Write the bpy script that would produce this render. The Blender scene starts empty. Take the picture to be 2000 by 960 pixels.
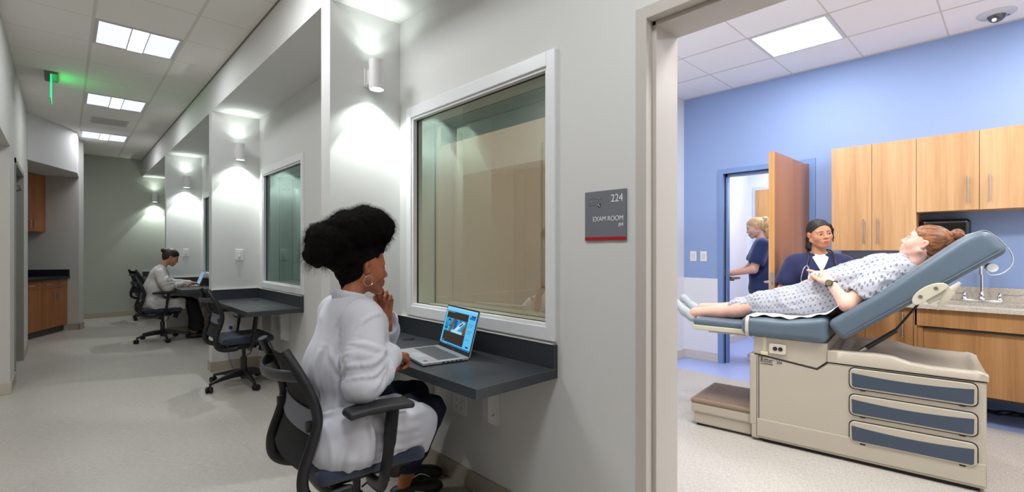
import bpy, bmesh, math, random
import numpy as np
from mathutils import Vector, Matrix
R_ = math.radians
random.seed(7); NR = np.random.RandomState(7)
SC = bpy.context.scene
COL = SC.collection

# ------------------------------------------------------------------ materials
def lin(c):
    o = []
    for v in c[:3]:
        v = v / 255.0
        o.append(v / 12.92 if v <= 0.04045 else ((v + 0.055) / 1.055) ** 2.4)
    return (o[0], o[1], o[2], 1.0)

class NT:
    def __init__(s, m):
        m.use_nodes = True
        s.t = m.node_tree
        s.t.nodes.clear()
        s.out = s.n('ShaderNodeOutputMaterial')
    def n(s, typ, **kw):
        nd = s.t.nodes.new(typ)
        for k, v in kw.items():
            if k in ('operation', 'data_type', 'blend_type', 'noise_dimensions', 'feature', 'attribute_name', 'attribute_type', 'wave_type', 'bands_direction', 'wave_profile', 'distance'):
                setattr(nd, k, v)
            else:
                nd.inputs[k.replace('_', ' ')].default_value = v
        return nd
    def l(s, a, b):
        s.t.links.new(a, b)
    def math(s, op, a, b=None):
        nd = s.t.nodes.new('ShaderNodeMath'); nd.operation = op
        for i, v in enumerate((a, b)):
            if v is None: continue
            if isinstance(v, (int, float)): nd.inputs[i].default_value = v
            else: s.l(v, nd.inputs[i])
        return nd.outputs[0]
    def mix(s, fac, a, b, blend='MIX'):
        nd = s.t.nodes.new('ShaderNodeMix'); nd.data_type = 'RGBA'; nd.blend_type = blend
        for i, v in ((0, fac), (6, a), (7, b)):
            if isinstance(v, (int, float)): nd.inputs[i].default_value = v
            elif isinstance(v, tuple): nd.inputs[i].default_value = v
            else: s.l(v, nd.inputs[i])
        return nd.outputs[2]
    def ramp(s, fac, stops):
        nd = s.t.nodes.new('ShaderNodeValToRGB')
        cr = nd.color_ramp
        while len(cr.elements) < len(stops): cr.elements.new(0.5)
        for e, (p, c) in zip(cr.elements, stops):
            e.position = p; e.color = c if len(c) == 4 else (*c, 1)
        s.l(fac, nd.inputs[0])
        return nd.outputs[0]
    def coords(s, scale=(1, 1, 1), rot=(0, 0, 0), loc=(0, 0, 0)):
        tc = s.t.nodes.new('ShaderNodeTexCoord')
        mp = s.t.nodes.new('ShaderNodeMapping')
        mp.inputs['Scale'].default_value = scale
        mp.inputs['Rotation'].default_value = rot
        mp.inputs['Location'].default_value = loc
        s.l(tc.outputs['Object'], mp.inputs['Vector'])
        return mp.outputs[0]

MATS = {}
def pbr(name, col, rough=0.6, metal=0.0, spec=0.5, bump=None, var=None, attr=None, coat=0.0, sheen=0.0, sss=0.0, trans=0.0, alpha=None):
    """bump=(scale, strength[, stretch]); var=(scale, amount[, stretch])"""
    if name in MATS: return MATS[name]
    m = bpy.data.materials.new(name); t = NT(m)
    b = t.n('ShaderNodeBsdfPrincipled')
    t.l(b.outputs[0], t.out.inputs[0])
    c = lin(col)
    b.inputs['Base Color'].default_value = c
    b.inputs['Roughness'].default_value = rough
    b.inputs['Metallic'].default_value = metal
    b.inputs['Specular IOR Level'].default_value = spec
    b.inputs['Coat Weight'].default_value = coat
    b.inputs['Sheen Weight'].default_value = sheen
    if sss: 
        b.inputs['Subsurface Weight'].default_value = sss
        b.inputs['Subsurface Radius'].default_value = (0.02, 0.008, 0.004)
        b.inputs['Subsurface Scale'].default_value = 0.4
    if trans: b.inputs['Transmission Weight'].default_value = trans
    if alpha is not None: b.inputs['Alpha'].default_value = alpha
    src = None
    if attr:
        a = t.n('ShaderNodeAttribute', attribute_name=attr)
        src = a.outputs['Color']
    if var:
        st = var[2] if len(var) > 2 else (1, 1, 1)
        n = t.n('ShaderNodeTexNoise', Scale=var[0], Detail=4.0)
        t.l(t.coords(st), n.inputs['Vector'])
        k = t.math('ADD', t.math('MULTIPLY', t.math('SUBTRACT', n.outputs[0], 0.5), 2 * var[1]), 1.0)
        vm = t.t.nodes.new('ShaderNodeVectorMath'); vm.operation = 'SCALE'
        if src is None: vm.inputs[0].default_value = c[:3]
        else: t.l(src, vm.inputs[0])
        t.l(k, vm.inputs['Scale'])
        src = vm.outputs[0]
    if src is not None: t.l(src, b.inputs['Base Color'])
    if bump:
        st = bump[2] if len(bump) > 2 else (1, 1, 1)
        n = t.n('ShaderNodeTexNoise', Scale=bump[0], Detail=3.0)
        t.l(t.coords(st), n.inputs['Vector'])
        bp = t.n('ShaderNodeBump', Strength=bump[1], Distance=0.01)
        t.l(n.outputs[0], bp.inputs['Height']); t.l(bp.outputs[0], b.inputs['Normal'])
    MATS[name] = m
    return m

def wood(name, c1, c2, c3, axis='z', rough=0.42, dens=1.0):
    if name in MATS: return MATS[name]
    m = bpy.data.materials.new(name); t = NT(m)
    b = t.n('ShaderNodeBsdfPrincipled'); t.l(b.outputs[0], t.out.inputs[0])
    sc = {'z': (1, 1, 0.035), 'y': (1, 0.035, 1), 'x': (0.035, 1, 1)}[axis]
    co = t.coords(sc)
    n1 = t.n('ShaderNodeTexNoise', Scale=9.0 * dens, Detail=3.0, Distortion=0.4); t.l(co, n1.inputs['Vector'])
    n2 = t.n('ShaderNodeTexNoise', Scale=110.0 * dens, Detail=4.0, Roughness=0.7); t.l(co, n2.inputs['Vector'])
    n3 = t.n('ShaderNodeTexNoise', Scale=34.0 * dens, Detail=2.0, Distortion=0.8); t.l(co, n3.inputs['Vector'])
    f = t.math('ADD', t.math('MULTIPLY', n1.outputs[0], 0.45), t.math('ADD', t.math('MULTIPLY', n2.outputs[0], 0.25), t.math('MULTIPLY', n3.outputs[0], 0.3)))
    c = t.ramp(f, [(0.34, lin(c1)), (0.5, lin(c2)), (0.66, lin(c3))])
    t.l(c, b.inputs['Base Color'])
    b.inputs['Roughness'].default_value = rough
    bp = t.n('ShaderNodeBump', Strength=0.12, Distance=0.003); t.l(n2.outputs[0], bp.inputs['Height']); t.l(bp.outputs[0], b.inputs['Normal'])
    MATS[name] = m
    return m

def emit(name, col, strength, attr=None):
    if name in MATS: return MATS[name]
    m = bpy.data.materials.new(name); t = NT(m)
    e = t.n('ShaderNodeEmission', Strength=strength)
    e.inputs[0].default_value = lin(col)
    if attr:
        a = t.n('ShaderNodeAttribute', attribute_name=attr); t.l(a.outputs['Color'], e.inputs[0])
    t.l(e.outputs[0], t.out.inputs[0])
    MATS[name] = m
    return m

def glassmat(name, tint, refl, rtint=(255, 255, 255)):
    m = bpy.data.materials.new(name); t = NT(m)
    tr = t.n('ShaderNodeBsdfTransparent'); tr.inputs[0].default_value = lin(tint)
    gl = t.n('ShaderNodeBsdfGlossy', Roughness=0.0); gl.inputs[0].default_value = lin(rtint)
    lw = t.n('ShaderNodeLayerWeight', Blend=0.35)
    mx = t.n('ShaderNodeMixShader')
    t.l(t.math('ADD', t.math('MULTIPLY', lw.outputs['Fresnel'], 0.2), refl), mx.inputs[0])
    t.l(tr.outputs[0], mx.inputs[1]); t.l(gl.outputs[0], mx.inputs[2])
    t.l(mx.outputs[0], t.out.inputs[0])
    MATS[name] = m
    return m

def tilemat(name, x0, y0, sp, tile, bar, wid=0.011):
    m = bpy.data.materials.new(name); t = NT(m)
    b = t.n('ShaderNodeBsdfPrincipled', Roughness=0.85); t.l(b.outputs[0], t.out.inputs[0])
    co = t.coords((1, 1, 1))
    sx = t.t.nodes.new('ShaderNodeSeparateXYZ'); t.l(co, sx.inputs[0])
    ms = []
    for ax, o, wd in ((0, x0, wid), (1, y0, wid * 0.45)):
        u = t.math('FRACT', t.math('ADD', t.math('DIVIDE', t.math('SUBTRACT', sx.outputs[ax], o), sp), 100.5))
        ms.append(t.math('LESS_THAN', t.math('ABSOLUTE', t.math('SUBTRACT', u, 0.5)), wd / sp))
    mk = t.math('MAXIMUM', ms[0], ms[1])
    n = t.n('ShaderNodeTexNoise', Scale=260.0, Detail=3.0); t.l(co, n.inputs['Vector'])
    tc = t.mix(t.math('MULTIPLY', n.outputs[0], 0.25), lin(tile), lin(tuple(v * 0.86 for v in tile)))
    t.l(t.mix(mk, tc, lin(bar)), b.inputs['Base Color'])
    bp = t.n('ShaderNodeBump', Strength=0.25, Distance=0.004); t.l(t.math('ADD', t.math('MULTIPLY', n.outputs[0], 0.2), t.math('MULTIPLY', mk, -1.2)), bp.inputs['Height']); t.l(bp.outputs[0], b.inputs['Normal'])
    MATS[name] = m
    return m

def floormat(name, c1, c2, rough=0.38):
    m = bpy.data.materials.new(name); t = NT(m)
    b = t.n('ShaderNodeBsdfPrincipled', Roughness=rough); t.l(b.outputs[0], t.out.inputs[0])
    n1 = t.n('ShaderNodeTexNoise', Scale=28.0, Detail=5.0, Roughness=0.75); t.l(t.coords((1.0, 7.0, 1)), n1.inputs['Vector'])
    n2 = t.n('ShaderNodeTexNoise', Scale=1.2, Detail=2.0); t.l(t.coords((1, 1, 1)), n2.inputs['Vector'])
    f = t.math('ADD', t.math('MULTIPLY', n1.outputs[0], 0.85), t.math('MULTIPLY', n2.outputs[0], 0.15))
    t.l(t.ramp(f, [(0.35, lin(c1)), (0.65, lin(c2))]), b.inputs['Base Color'])
    MATS[name] = m
    return m

# ------------------------------------------------------------------ mesh helpers
def bx(bm, x0, x1, y0, y1, z0, z1, bev=0.0, seg=2, M=None):
    r = bmesh.ops.create_cube(bm, size=1.0)
    vs = r['verts']
    for v in vs:
        v.co = Vector((x0 + (v.co.x + .5) * (x1 - x0), y0 + (v.co.y + .5) * (y1 - y0), z0 + (v.co.z + .5) * (z1 - z0)))
    if bev > 0:
        es = list({e for v in vs for e in v.link_edges})
        rr = bmesh.ops.bevel(bm, geom=es, offset=bev, segments=seg, affect='EDGES', profile=0.5)
        vs = list({v for f in rr['faces'] for v in f.verts} | {v for v in vs if v.is_valid})
    if M is not None:
        for v in vs: v.co = M @ v.co
    return vs

def tube(bm, pts, r, seg=10, cap=True, flat=None):
    """sweep a circle (radius list or value) along pts; flat=(sx,sy) scales the section"""
    pts = [Vector(p) for p in pts]; n = len(pts)
    rs = r if isinstance(r, (list, tuple)) else [r] * n
    rings = []; up = None
    for i, p in enumerate(pts):
        t = (pts[min(i + 1, n - 1)] - pts[max(i - 1, 0)]).normalized()
        if up is None:
            up = Vector((0, 0, 1)) if abs(t.z) < 0.95 else Vector((1, 0, 0))
        a = t.cross(up).normalized(); b = a.cross(t).normalized(); up = b
        ring = []
        for k in range(seg):
            an = 2 * math.pi * k / seg
            ca, sa = math.cos(an), math.sin(an)
            if flat: ca, sa = ca * flat[0], sa * flat[1]
            ring.append(bm.verts.new(p + (a * ca + b * sa) * rs[i]))
        rings.append(ring)
    for i in range(n - 1):
        for k in range(seg):
            bm.faces.new((rings[i][k], rings[i][(k + 1) % seg], rings[i + 1][(k + 1) % seg], rings[i + 1][k]))
    if cap:
        bm.faces.new(rings[0][::-1]); bm.faces.new(rings[-1])

def smooth_path(pts, n=8):
    pts = [Vector(p) for p in pts]; out = []
    P = [pts[0]] + pts + [pts[-1]]
    for i in range(1, len(P) - 2):
        for k in range(n):
            t = k / n
            a, b, c, d = P[i - 1], P[i], P[i + 1], P[i + 2]
            out.append(0.5 * ((2 * b) + (c - a) * t + (2 * a - 5 * b + 4 * c - d) * t * t + (3 * b - a - 3 * c + d) * t ** 3))
    out.append(pts[-1])
    return out

def lathe(bm, prof, seg=24, M=None):
    rings = []
    for r, z in prof:
        ring = [bm.verts.new((r * math.cos(2 * math.pi * k / seg), r * math.sin(2 * math.pi * k / seg), z)) for k in range(seg)]
        rings.append(ring)
    for i in range(len(rings) - 1):
        for k in range(seg):
            bm.faces.new((rings[i][k], rings[i][(k + 1) % seg], rings[i + 1][(k + 1) % seg], rings[i + 1][k]))
    if prof[0][0] > 1e-6: bm.faces.new(rings[0][::-1])
    if prof[-1][0] > 1e-6: bm.faces.new(rings[-1])
    if M is not None:
        for rg in rings:
            for v in rg: v.co = M @ v.co

def prism(bm, poly, h0, h1, axis='z', M=None):
    """extrude polygon; axis names the extrusion axis. poly coords are the two other axes in order"""
    def mk(p, h):
        if axis == 'z': c = Vector((p[0], p[1], h))
        elif axis == 'y': c = Vector((p[0], h, p[1]))
        else: c = Vector((h, p[0], p[1]))
        return bm.verts.new(M @ c if M is not None else c)
    a = [mk(p, h0) for p in poly]; b = [mk(p, h1) for p in poly]
    n = len(poly)
    fs = [bm.faces.new(a), bm.faces.new(b[::-1])]
    for i in range(n):
        fs.append(bm.faces.new((a[i], b[i], b[(i + 1) % n], a[(i + 1) % n])))
    return a + b, fs

def rrect(x0, x1, y0, y1, r, n=5):
    o = []
    for cx, cy, a0 in ((x1 - r, y1 - r, 0), (x0 + r, y1 - r, 90), (x0 + r, y0 + r, 180), (x1 - r, y0 + r, 270)):
        for k in range(n + 1):
            a = R_(a0 + 90 * k / n)
            o.append((cx + r * math.cos(a), cy + r * math.sin(a)))
    return o

def link(o, parent=None):
    COL.objects.link(o)
    if parent is not None: o.parent = parent
    return o

def obj(name, bm, mat, parent=None, smooth=True, angle=40, bevel=0.0):
    me = bpy.data.meshes.new(name)
    bmesh.ops.recalc_face_normals(bm, faces=bm.faces)
    if smooth:
        for f in bm.faces: f.smooth = True
        lim = R_(angle)
        for e in bm.edges:
            if len(e.link_faces) == 2:
                e.smooth = e.calc_face_angle(0) < lim
    bm.to_mesh(me); bm.free()
    for m in (mat if isinstance(mat, (list, tuple)) else [mat]): me.materials.append(m)
    o = bpy.data.objects.new(name, me)
    link(o, parent)
    if bevel:
        md = o.modifiers.new('bevel', 'BEVEL'); md.width = bevel; md.segments = 2; md.limit_method = 'ANGLE'
    return o

def tag(o, label=None, cat=None, group=None, kind=None):
    if label: o['label'] = label
    if cat: o['category'] = cat
    if group: o['group'] = group
    if kind: o['kind'] = kind
    return o

def thing(name, label, cat, loc=(0, 0, 0), rz=0.0, group=None):
    o = bpy.data.objects.new(name, None); o.empty_display_size = 0.1
    COL.objects.link(o); o.location = loc; o.rotation_euler = (0, 0, rz)
    return tag(o, label, cat, group)

def struct(name, bm, mat, parent=None, label=None, **kw):
    o = obj(name, bm, mat, parent, **kw)
    if parent is None:
        o['kind'] = 'structure'
        if label: o['label'] = label
    return o

def copy_tree(o, parent=None):
    c = o.copy(); COL.objects.link(c); c.parent = parent
    if parent is not None: c.matrix_parent_inverse = o.matrix_parent_inverse.copy()
    for ch in [x for x in bpy.data.objects if x.parent is o]: copy_tree(ch, c)
    return c

def B(*a, **k):
    bm = bmesh.new(); bx(bm, *a, **k); return bm

def text_obj(name, s, size, M, mat, parent=None, depth=0.0006, align='LEFT', scale=(1, 1), label=None):
    cu = bpy.data.curves.new(name, 'FONT'); cu.body = s; cu.size = size; cu.extrude = depth; cu.align_x = align
    t = bpy.data.objects.new(name, cu); COL.objects.link(t)
    dg = bpy.context.evaluated_depsgraph_get(); dg.update()
    me = bpy.data.meshes.new_from_object(t.evaluated_get(dg))
    bpy.data.objects.remove(t); bpy.data.curves.remove(cu)
    me.name = name
    me.transform(Matrix.Diagonal((scale[0], scale[1], 1, 1)))
    me.transform(M)
    me.materials.clear(); me.materials.append(mat)
    o = bpy.data.objects.new(name, me); link(o, parent)
    return o

# ------------------------------------------------------------------ implicit modelling
def V(*a): return np.array(a, dtype=np.float64)
def unit(v): v = np.asarray(v, float); return v / (np.linalg.norm(v) + 1e-12)
def frame(f, u):
    """columns forward, left, up"""
    f = unit(f); l = unit(np.cross(u, f)); u2 = np.cross(f, l)
    return np.stack([f, l, u2], axis=1)

class Field:
    def __init__(s, lo, hi, vox):
        s.lo = np.array(lo, float); s.v = vox
        s.n = np.ceil((np.array(hi, float) - s.lo) / vox).astype(int) + 1
        s.a = np.full(tuple(s.n), 0.5, np.float32)
        s.c = [(s.lo[i] + vox * np.arange(s.n[i])).astype(np.float32) for i in range(3)]
    def _sl(s, lo, hi, pad):
        i0 = np.maximum(np.floor((np.array(lo) - pad - s.lo) / s.v).astype(int), 0)
        i1 = np.minimum(np.ceil((np.array(hi) + pad - s.lo) / s.v).astype(int) + 1, s.n)
        if np.any(i1 <= i0): return None
        return tuple(slice(a, b) for a, b in zip(i0, i1))
    def _pts(s, sl):
        return s.c[0][sl[0]][:, None, None], s.c[1][sl[1]][None, :, None], s.c[2][sl[2]][None, None, :]
    def _op(s, sl, d, k, op):
        A = s.a[sl]
        if op == 's': d = -d
        if k <= 0:
            s.a[sl] = np.minimum(A, d) if op == 'u' else np.maximum(A, d); return
        if op == 'u':
            h = np.clip(.5 + .5 * (A - d) / k, 0, 1); s.a[sl] = A * (1 - h) + d * h - k * h * (1 - h)
        else:
            h = np.clip(.5 - .5 * (A - d) / k, 0, 1); s.a[sl] = A * (1 - h) + d * h + k * h * (1 - h)
    def cap(s, a, b, ra, rb=None, k=0.02, op='u', sq=None):
        rb = ra if rb is None else rb
        a = np.asarray(a, float); b = np.asarray(b, float); m = max(ra, rb)
        sl = s._sl(np.minimum(a, b), np.maximum(a, b), m + k + 3 * s.v)
        if sl is None: return
        X, Y, Z = s._pts(sl)
        ab = b - a; L = float(ab @ ab) + 1e-9
        t = np.clip(((X - a[0]) * ab[0] + (Y - a[1]) * ab[1] + (Z - a[2]) * ab[2]) / L, 0, 1)
        dx, dy, dz = X - a[0] - t * ab[0], Y - a[1] - t * ab[1], Z - a[2] - t * ab[2]
        if sq is not None:   # squash direction, factor: section wider perpendicular to direction
            w, f = unit(sq[0]), sq[1]
            q = (dx * w[0] + dy * w[1] + dz * w[2]) * (f - 1)
            dx = dx + w[0] * q; dy = dy + w[1] * q; dz = dz + w[2] * q
        d = np.sqrt(dx * dx + dy * dy + dz * dz) - (ra + (rb - ra) * t)
        s._op(sl, d, k, op)
    def chain(s, pts, rs, k=0.02, **kw):
        for i in range(len(pts) - 1): s.cap(pts[i], pts[i + 1], rs[i], rs[i + 1], k, **kw)
    def ell(s, c, r, R=None, k=0.02, op='u'):
        c = np.asarray(c, float); m = max(r)
        sl = s._sl(c, c, m + k + 3 * s.v)
        if sl is None: return
        X, Y, Z = s._pts(sl); X = X - c[0]; Y = Y - c[1]; Z = Z - c[2]
        if R is None: p = (X, Y, Z)
        else: p = tuple(X * R[0, i] + Y * R[1, i] + Z * R[2, i] for i in range(3))
        k0 = np.sqrt((p[0] / r[0]) ** 2 + (p[1] / r[1]) ** 2 + (p[2] / r[2]) ** 2)
        k1 = np.sqrt((p[0] / r[0] ** 2) ** 2 + (p[1] / r[1] ** 2) ** 2 + (p[2] / r[2] ** 2) ** 2) + 1e-6
        s._op(sl, k0 * (k0 - 1) / k1, k, op)
    def box(s, c, hf, R=None, r=0.01, k=0.02, op='u'):
        c = np.asarray(c, float); m = float(np.linalg.norm(hf))
        sl = s._sl(c, c, m + k + 3 * s.v)
        if sl is None: return
        X, Y, Z = s._pts(sl); X = X - c[0]; Y = Y - c[1]; Z = Z - c[2]
        if R is None: p = (X, Y, Z)
        else: p = tuple(X * R[0, i] + Y * R[1, i] + Z * R[2, i] for i in range(3))
        q = [np.abs(p[i]) - (hf[i] - r) for i in range(3)]
        o = np.sqrt(sum(np.maximum(v, 0) ** 2 for v in q)) + np.minimum(np.maximum(q[0], np.maximum(q[1], q[2])), 0) - r
        s._op(sl, o, k, op)
    def plane(s, p, n, k=0.0):
        """remove the half space on the side of n"""
        n = unit(n); sl = (slice(None),) * 3
        X, Y, Z = s._pts(sl)
        d = (X - p[0]) * n[0] + (Y - p[1]) * n[1] + (Z - p[2]) * n[2]
        s._op(sl, -d, k, 's')
    def noise(s, fn, amp):
        m = np.abs(s.a) < 0.04
        idx = np.argwhere(m)
        P = s.lo + idx * s.v
        s.a[m] += (amp * fn(P)).astype(np.float32)
    def mesh(s):
        a = s.a; n = a.shape
        neg = a < 0
        ci = np.zeros(tuple(k - 1 for k in n), np.uint8)
        for k in range(8):
            o = ((k >> 2) & 1, (k >> 1) & 1, k & 1)
            ci += neg[o[0]:n[0] - 1 + o[0], o[1]:n[1] - 1 + o[1], o[2]:n[2] - 1 + o[2]]
        act = (ci > 0) & (ci < 8)
        idx = np.argwhere(act)
        num = np.full(act.shape, -1, np.int64); num[act] = np.arange(len(idx))
        P = np.zeros((len(idx), 3)); cnt = np.zeros(len(idx))
        for ax in range(3):
            for u in (0, 1):
                for w in (0, 1):
                    o = np.zeros(3, int); oth = [i for i in range(3) if i != ax]
                    o[oth[0]] = u; o[oth[1]] = w
                    i0 = idx + o; i1 = i0.copy(); i1[:, ax] += 1
                    va = a[i0[:, 0], i0[:, 1], i0[:, 2]]; vb = a[i1[:, 0], i1[:, 1], i1[:, 2]]
                    cr = (va < 0) != (vb < 0)
                    t = np.where(cr, va / np.where(cr, va - vb, 1), 0)
                    q = o[None, :] + np.zeros((len(idx), 3)); q[:, ax] += t
                    P[cr] += q[cr]; cnt[cr] += 1
        P = s.lo + (idx + P / np.maximum(cnt, 1)[:, None]) * s.v
        F = []
        for ax in range(3):
            oth = [i for i in range(3) if i != ax]
            sl0 = [slice(1, -1)] * 3; sl1 = [slice(1, -1)] * 3
            sl0[ax] = slice(0, n[ax] - 1); sl1[ax] = slice(1, n[ax])
            A, Bv = neg[tuple(sl0)], neg[tuple(sl1)]
            e = np.argwhere(A != Bv)
            if len(e) == 0: continue
            fl = A[e[:, 0], e[:, 1], e[:, 2]]
            base = e.copy(); base[:, oth[0]] += 1; base[:, oth[1]] += 1
            q = []
            for du, dw in ((0, 0), (-1, 0), (-1, -1), (0, -1)):
                c = base.copy(); c[:, oth[0]] += du; c[:, oth[1]] += dw
                q.append(num[c[:, 0], c[:, 1], c[:, 2]])
            q = np.stack(q, 1)
            if ax == 1: fl = ~fl
            q[fl == 0] = q[fl == 0][:, ::-1]
            F.append(q)
        F = np.concatenate(F) if F else np.zeros((0, 4), int)
        F = F[(F >= 0).all(1)]
        return P, F

def vnoise(P, seed=0):
    """smooth value noise in -1..1"""
    P = np.asarray(P, float) + 57.3 * (seed + 1)
    i = np.floor(P).astype(np.int64); f = P - i; f = f * f * (3 - 2 * f)
    def h(a, b, c):
        x = (a * 374761393 + b * 668265263 + c * 2147483647 + seed * 974634777) & 0xffffffff
        x = ((x ^ (x >> 13)) * 1274126177) & 0xffffffff
        return ((x ^ (x >> 16)) & 0xffff) / 32767.5 - 1
    r = 0
    for dx in (0, 1):
        for dy in (0, 1):
            for dz in (0, 1):
                w = (f[:, 0] if dx else 1 - f[:, 0]) * (f[:, 1] if dy else 1 - f[:, 1]) * (f[:, 2] if dz else 1 - f[:, 2])
                r = r + w * h(i[:, 0] + dx, i[:, 1] + dy, i[:, 2] + dz)
    return r

def vnormals(P, F):
    n = np.cross(P[F[:, 2]] - P[F[:, 0]], P[F[:, 3]] - P[F[:, 1]])
    N = np.zeros_like(P)
    for k in range(4): np.add.at(N, F[:, k], n)
    return N / (np.linalg.norm(N, axis=1)[:, None] + 1e-12)

def relax(P, F, it=2, w=0.5):
    for _ in range(it):
        S = np.zeros_like(P); c = np.zeros(len(P))
        for k in range(4):
            a, b = F[:, k], F[:, (k + 1) % 4]
            np.add.at(S, a, P[b]); np.add.at(c, a, 1)
        P = P * (1 - w) + w * S / np.maximum(c, 1)[:, None]
    return P

def folds(P, F, amp, freq, stretch=(1, 1, 1), seed=0, fade=None):
    """cloth creases pushed along the normals; stretch compresses the noise along the crease"""
    N = vnormals(P, F)
    Q = P * np.array(stretch) * freq
    n = vnoise(Q + 0.7 * np.stack([vnoise(Q * .6, 11), vnoise(Q * .6, 12), vnoise(Q * .6, 13)], 1), seed)
    d = 1 - 2 * np.abs(n)          # ridges
    d = d * np.abs(d)
    if fade is not None: d = d * fade(P)
    return P + N * (amp * d)[:, None]

def npmesh(name, parts, mats, parent=None, colors=None, uvs=None, smooth=True):
    """parts = [(P,F[,matindex])] ; colors = per-vertex rgb (linear)"""
    Vs, Fs, mi, off = [], [], [], 0
    for p in parts:
        Vs.append(p[0]); Fs.append(p[1] + off); off += len(p[0])
        mi.append(np.full(len(p[1]), p[2] if len(p) > 2 else 0))
    P = np.concatenate(Vs); F = np.concatenate(Fs); mi = np.concatenate(mi)
    me = bpy.data.meshes.new(name)
    me.vertices.add(len(P)); me.vertices.foreach_set('co', P.astype(np.float32).ravel())
    me.loops.add(F.size); me.loops.foreach_set('vertex_index', F.astype(np.int32).ravel())
    me.polygons.add(len(F))
    me.polygons.foreach_set('loop_start', (np.arange(len(F)) * F.shape[1]).astype(np.int32))
    me.polygons.foreach_set('loop_total', np.full(len(F), F.shape[1], np.int32))
    me.polygons.foreach_set('use_smooth', np.full(len(F), smooth, bool))
    me.polygons.foreach_set('material_index', mi.astype(np.int32))
    me.update(calc_edges=True)
    if colors is not None:
        ca = me.color_attributes.new('Col', 'FLOAT_COLOR', 'POINT')
        ca.data.foreach_set('color', np.concatenate([colors, np.ones((len(colors), 1))], 1).astype(np.float32).ravel())
    if uvs is not None:
        uv = me.uv_layers.new(name='UVMap')
        uv.data.foreach_set('uv', uvs[F.ravel()].astype(np.float32).ravel())
    for m in (mats if isinstance(mats, (list, tuple)) else [mats]): me.materials.append(m)
    o = bpy.data.objects.new(name, me); link(o, parent)
    return o
LP = dict(cor=22, cor2=25, bay=6, bay2=22, trof=10, green=3.5, sc_in=27, sc_out=10, sc_up=3.0, sc_up2=2.0, panel=25, exam=50, exam2=30, back=42, dark=22, scr=1.0, exp=0.03)
# ================================================================== THE PLACE
XW, XB, BW, ZC, SOF = 1.589, 1.77, 5.437, 3.08, 2.745
FINS = [2.755, 5.82, 8.90]
paint = pbr('paint_white', (217, 217, 215), 0.7, bump=(420, 0.06))
paint_l = pbr('paint_grey', (205, 204, 198), 0.72, bump=(420, 0.06))
paint_sage = pbr('paint_sage', (184, 188, 176), 0.75, bump=(420, 0.05))
paint_blue = pbr('paint_blue', (144, 168, 214), 0.6, bump=(420, 0.05))
paint_room = pbr('paint_room', (228, 231, 238), 0.6)
trimw = pbr('trim_white', (232, 233, 236), 0.32)
taupe = pbr('frame_taupe', (198, 192, 184), 0.4)
taupe2 = pbr('base_taupe', (176, 166, 150), 0.5)
baseex = pbr('base_exam', (214, 206, 200), 0.5)
bluefr = pbr('frame_blue', (120, 150, 200), 0.35)
wains = pbr('wainscot', (232, 235, 242), 0.25)
tile_c = tilemat('ceiling_tiles', 0.165, 4.905, 0.59, (250, 246, 240), (226, 220, 212))
tile_e = tilemat('ceiling_tiles_exam', 4.235, 0.993, 0.59, (250, 249, 250), (212, 205, 200))
fl_grey = floormat('floor_grey', (156, 151, 144), (204, 199, 192))
fl_blue = floormat('floor_blue', (150, 168, 222), (178, 192, 238))
metal = pbr('brushed_steel', (190, 190, 188), 0.3, 1.0)
chrome = pbr('chrome', (225, 226, 228), 0.08, 1.0)
black = pbr('black_plastic', (24, 24, 27), 0.42)
blackm = pbr('black_matte', (16, 16, 18), 0.7)
whitep = pbr('white_plastic', (236, 236, 234), 0.35)
lam = pbr('black_laminate', (52, 56, 62), 0.42, var=(240, 0.10), bump=(500, 0.08))
wood_oak = wood('oak_light', (184, 138, 94), (202, 158, 112), (216, 176, 132))
wood_oak_h = wood('oak_shaded', (150, 104, 62), (176, 128, 80), (192, 146, 96))  # same oak, colour darkened for the weaker light on the base cabinets
wood_kit = wood('oak_kitchen', (142, 88, 50), (168, 108, 64), (184, 124, 78))
wood_door = wood('door_veneer', (160, 110, 82), (176, 124, 96), (190, 140, 110))
wood_edge = wood('door_edge', (186, 132, 74), (206, 152, 92), (220, 170, 110))

def holes_wall(name, x0, x1, y0, y1, z0, z1, holes, mat, label=None, along='y'):
    """wall slab running along y (or x) with rectangular holes (a0,a1,z0,z1)"""
    bm = bmesh.new()
    A = sorted({y0, y1} | {h[0] for h in holes} | {h[1] for h in holes}) if along == 'y' else sorted({x0, x1} | {h[0] for h in holes} | {h[1] for h in holes})
    Z = sorted({z0, z1} | {h[2] for h in holes} | {h[3] for h in holes})
    for a, b in zip(A[:-1], A[1:]):
        run = None
        for c, d in zip(Z[:-1], Z[1:]):
            if any(h[0] <= a + 1e-6 and h[1] >= b - 1e-6 and h[2] <= c + 1e-6 and h[3] >= d - 1e-6 for h in holes): continue
            if along == 'y': bx(bm, x0, x1, a, b, c, d)
            else: bx(bm, a, b, y0, y1, c, d)
    return struct(name, bm, mat, label=label, smooth=False)

# floors
struct('floor', B(-2.6, 4.86, -2.6, 12.1, -0.1, 0.0), fl_grey, label='grey speckled sheet floor of corridor and exam room', smooth=False)
bm = bmesh.new(); bx(bm, 4.86, 9.6, -2.6, 3.6, -0.1, 0.0)
struct('floor_blue', bm, fl_blue, label='blue sheet floor band along the blue wall and beyond its doorway', smooth=False)
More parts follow.
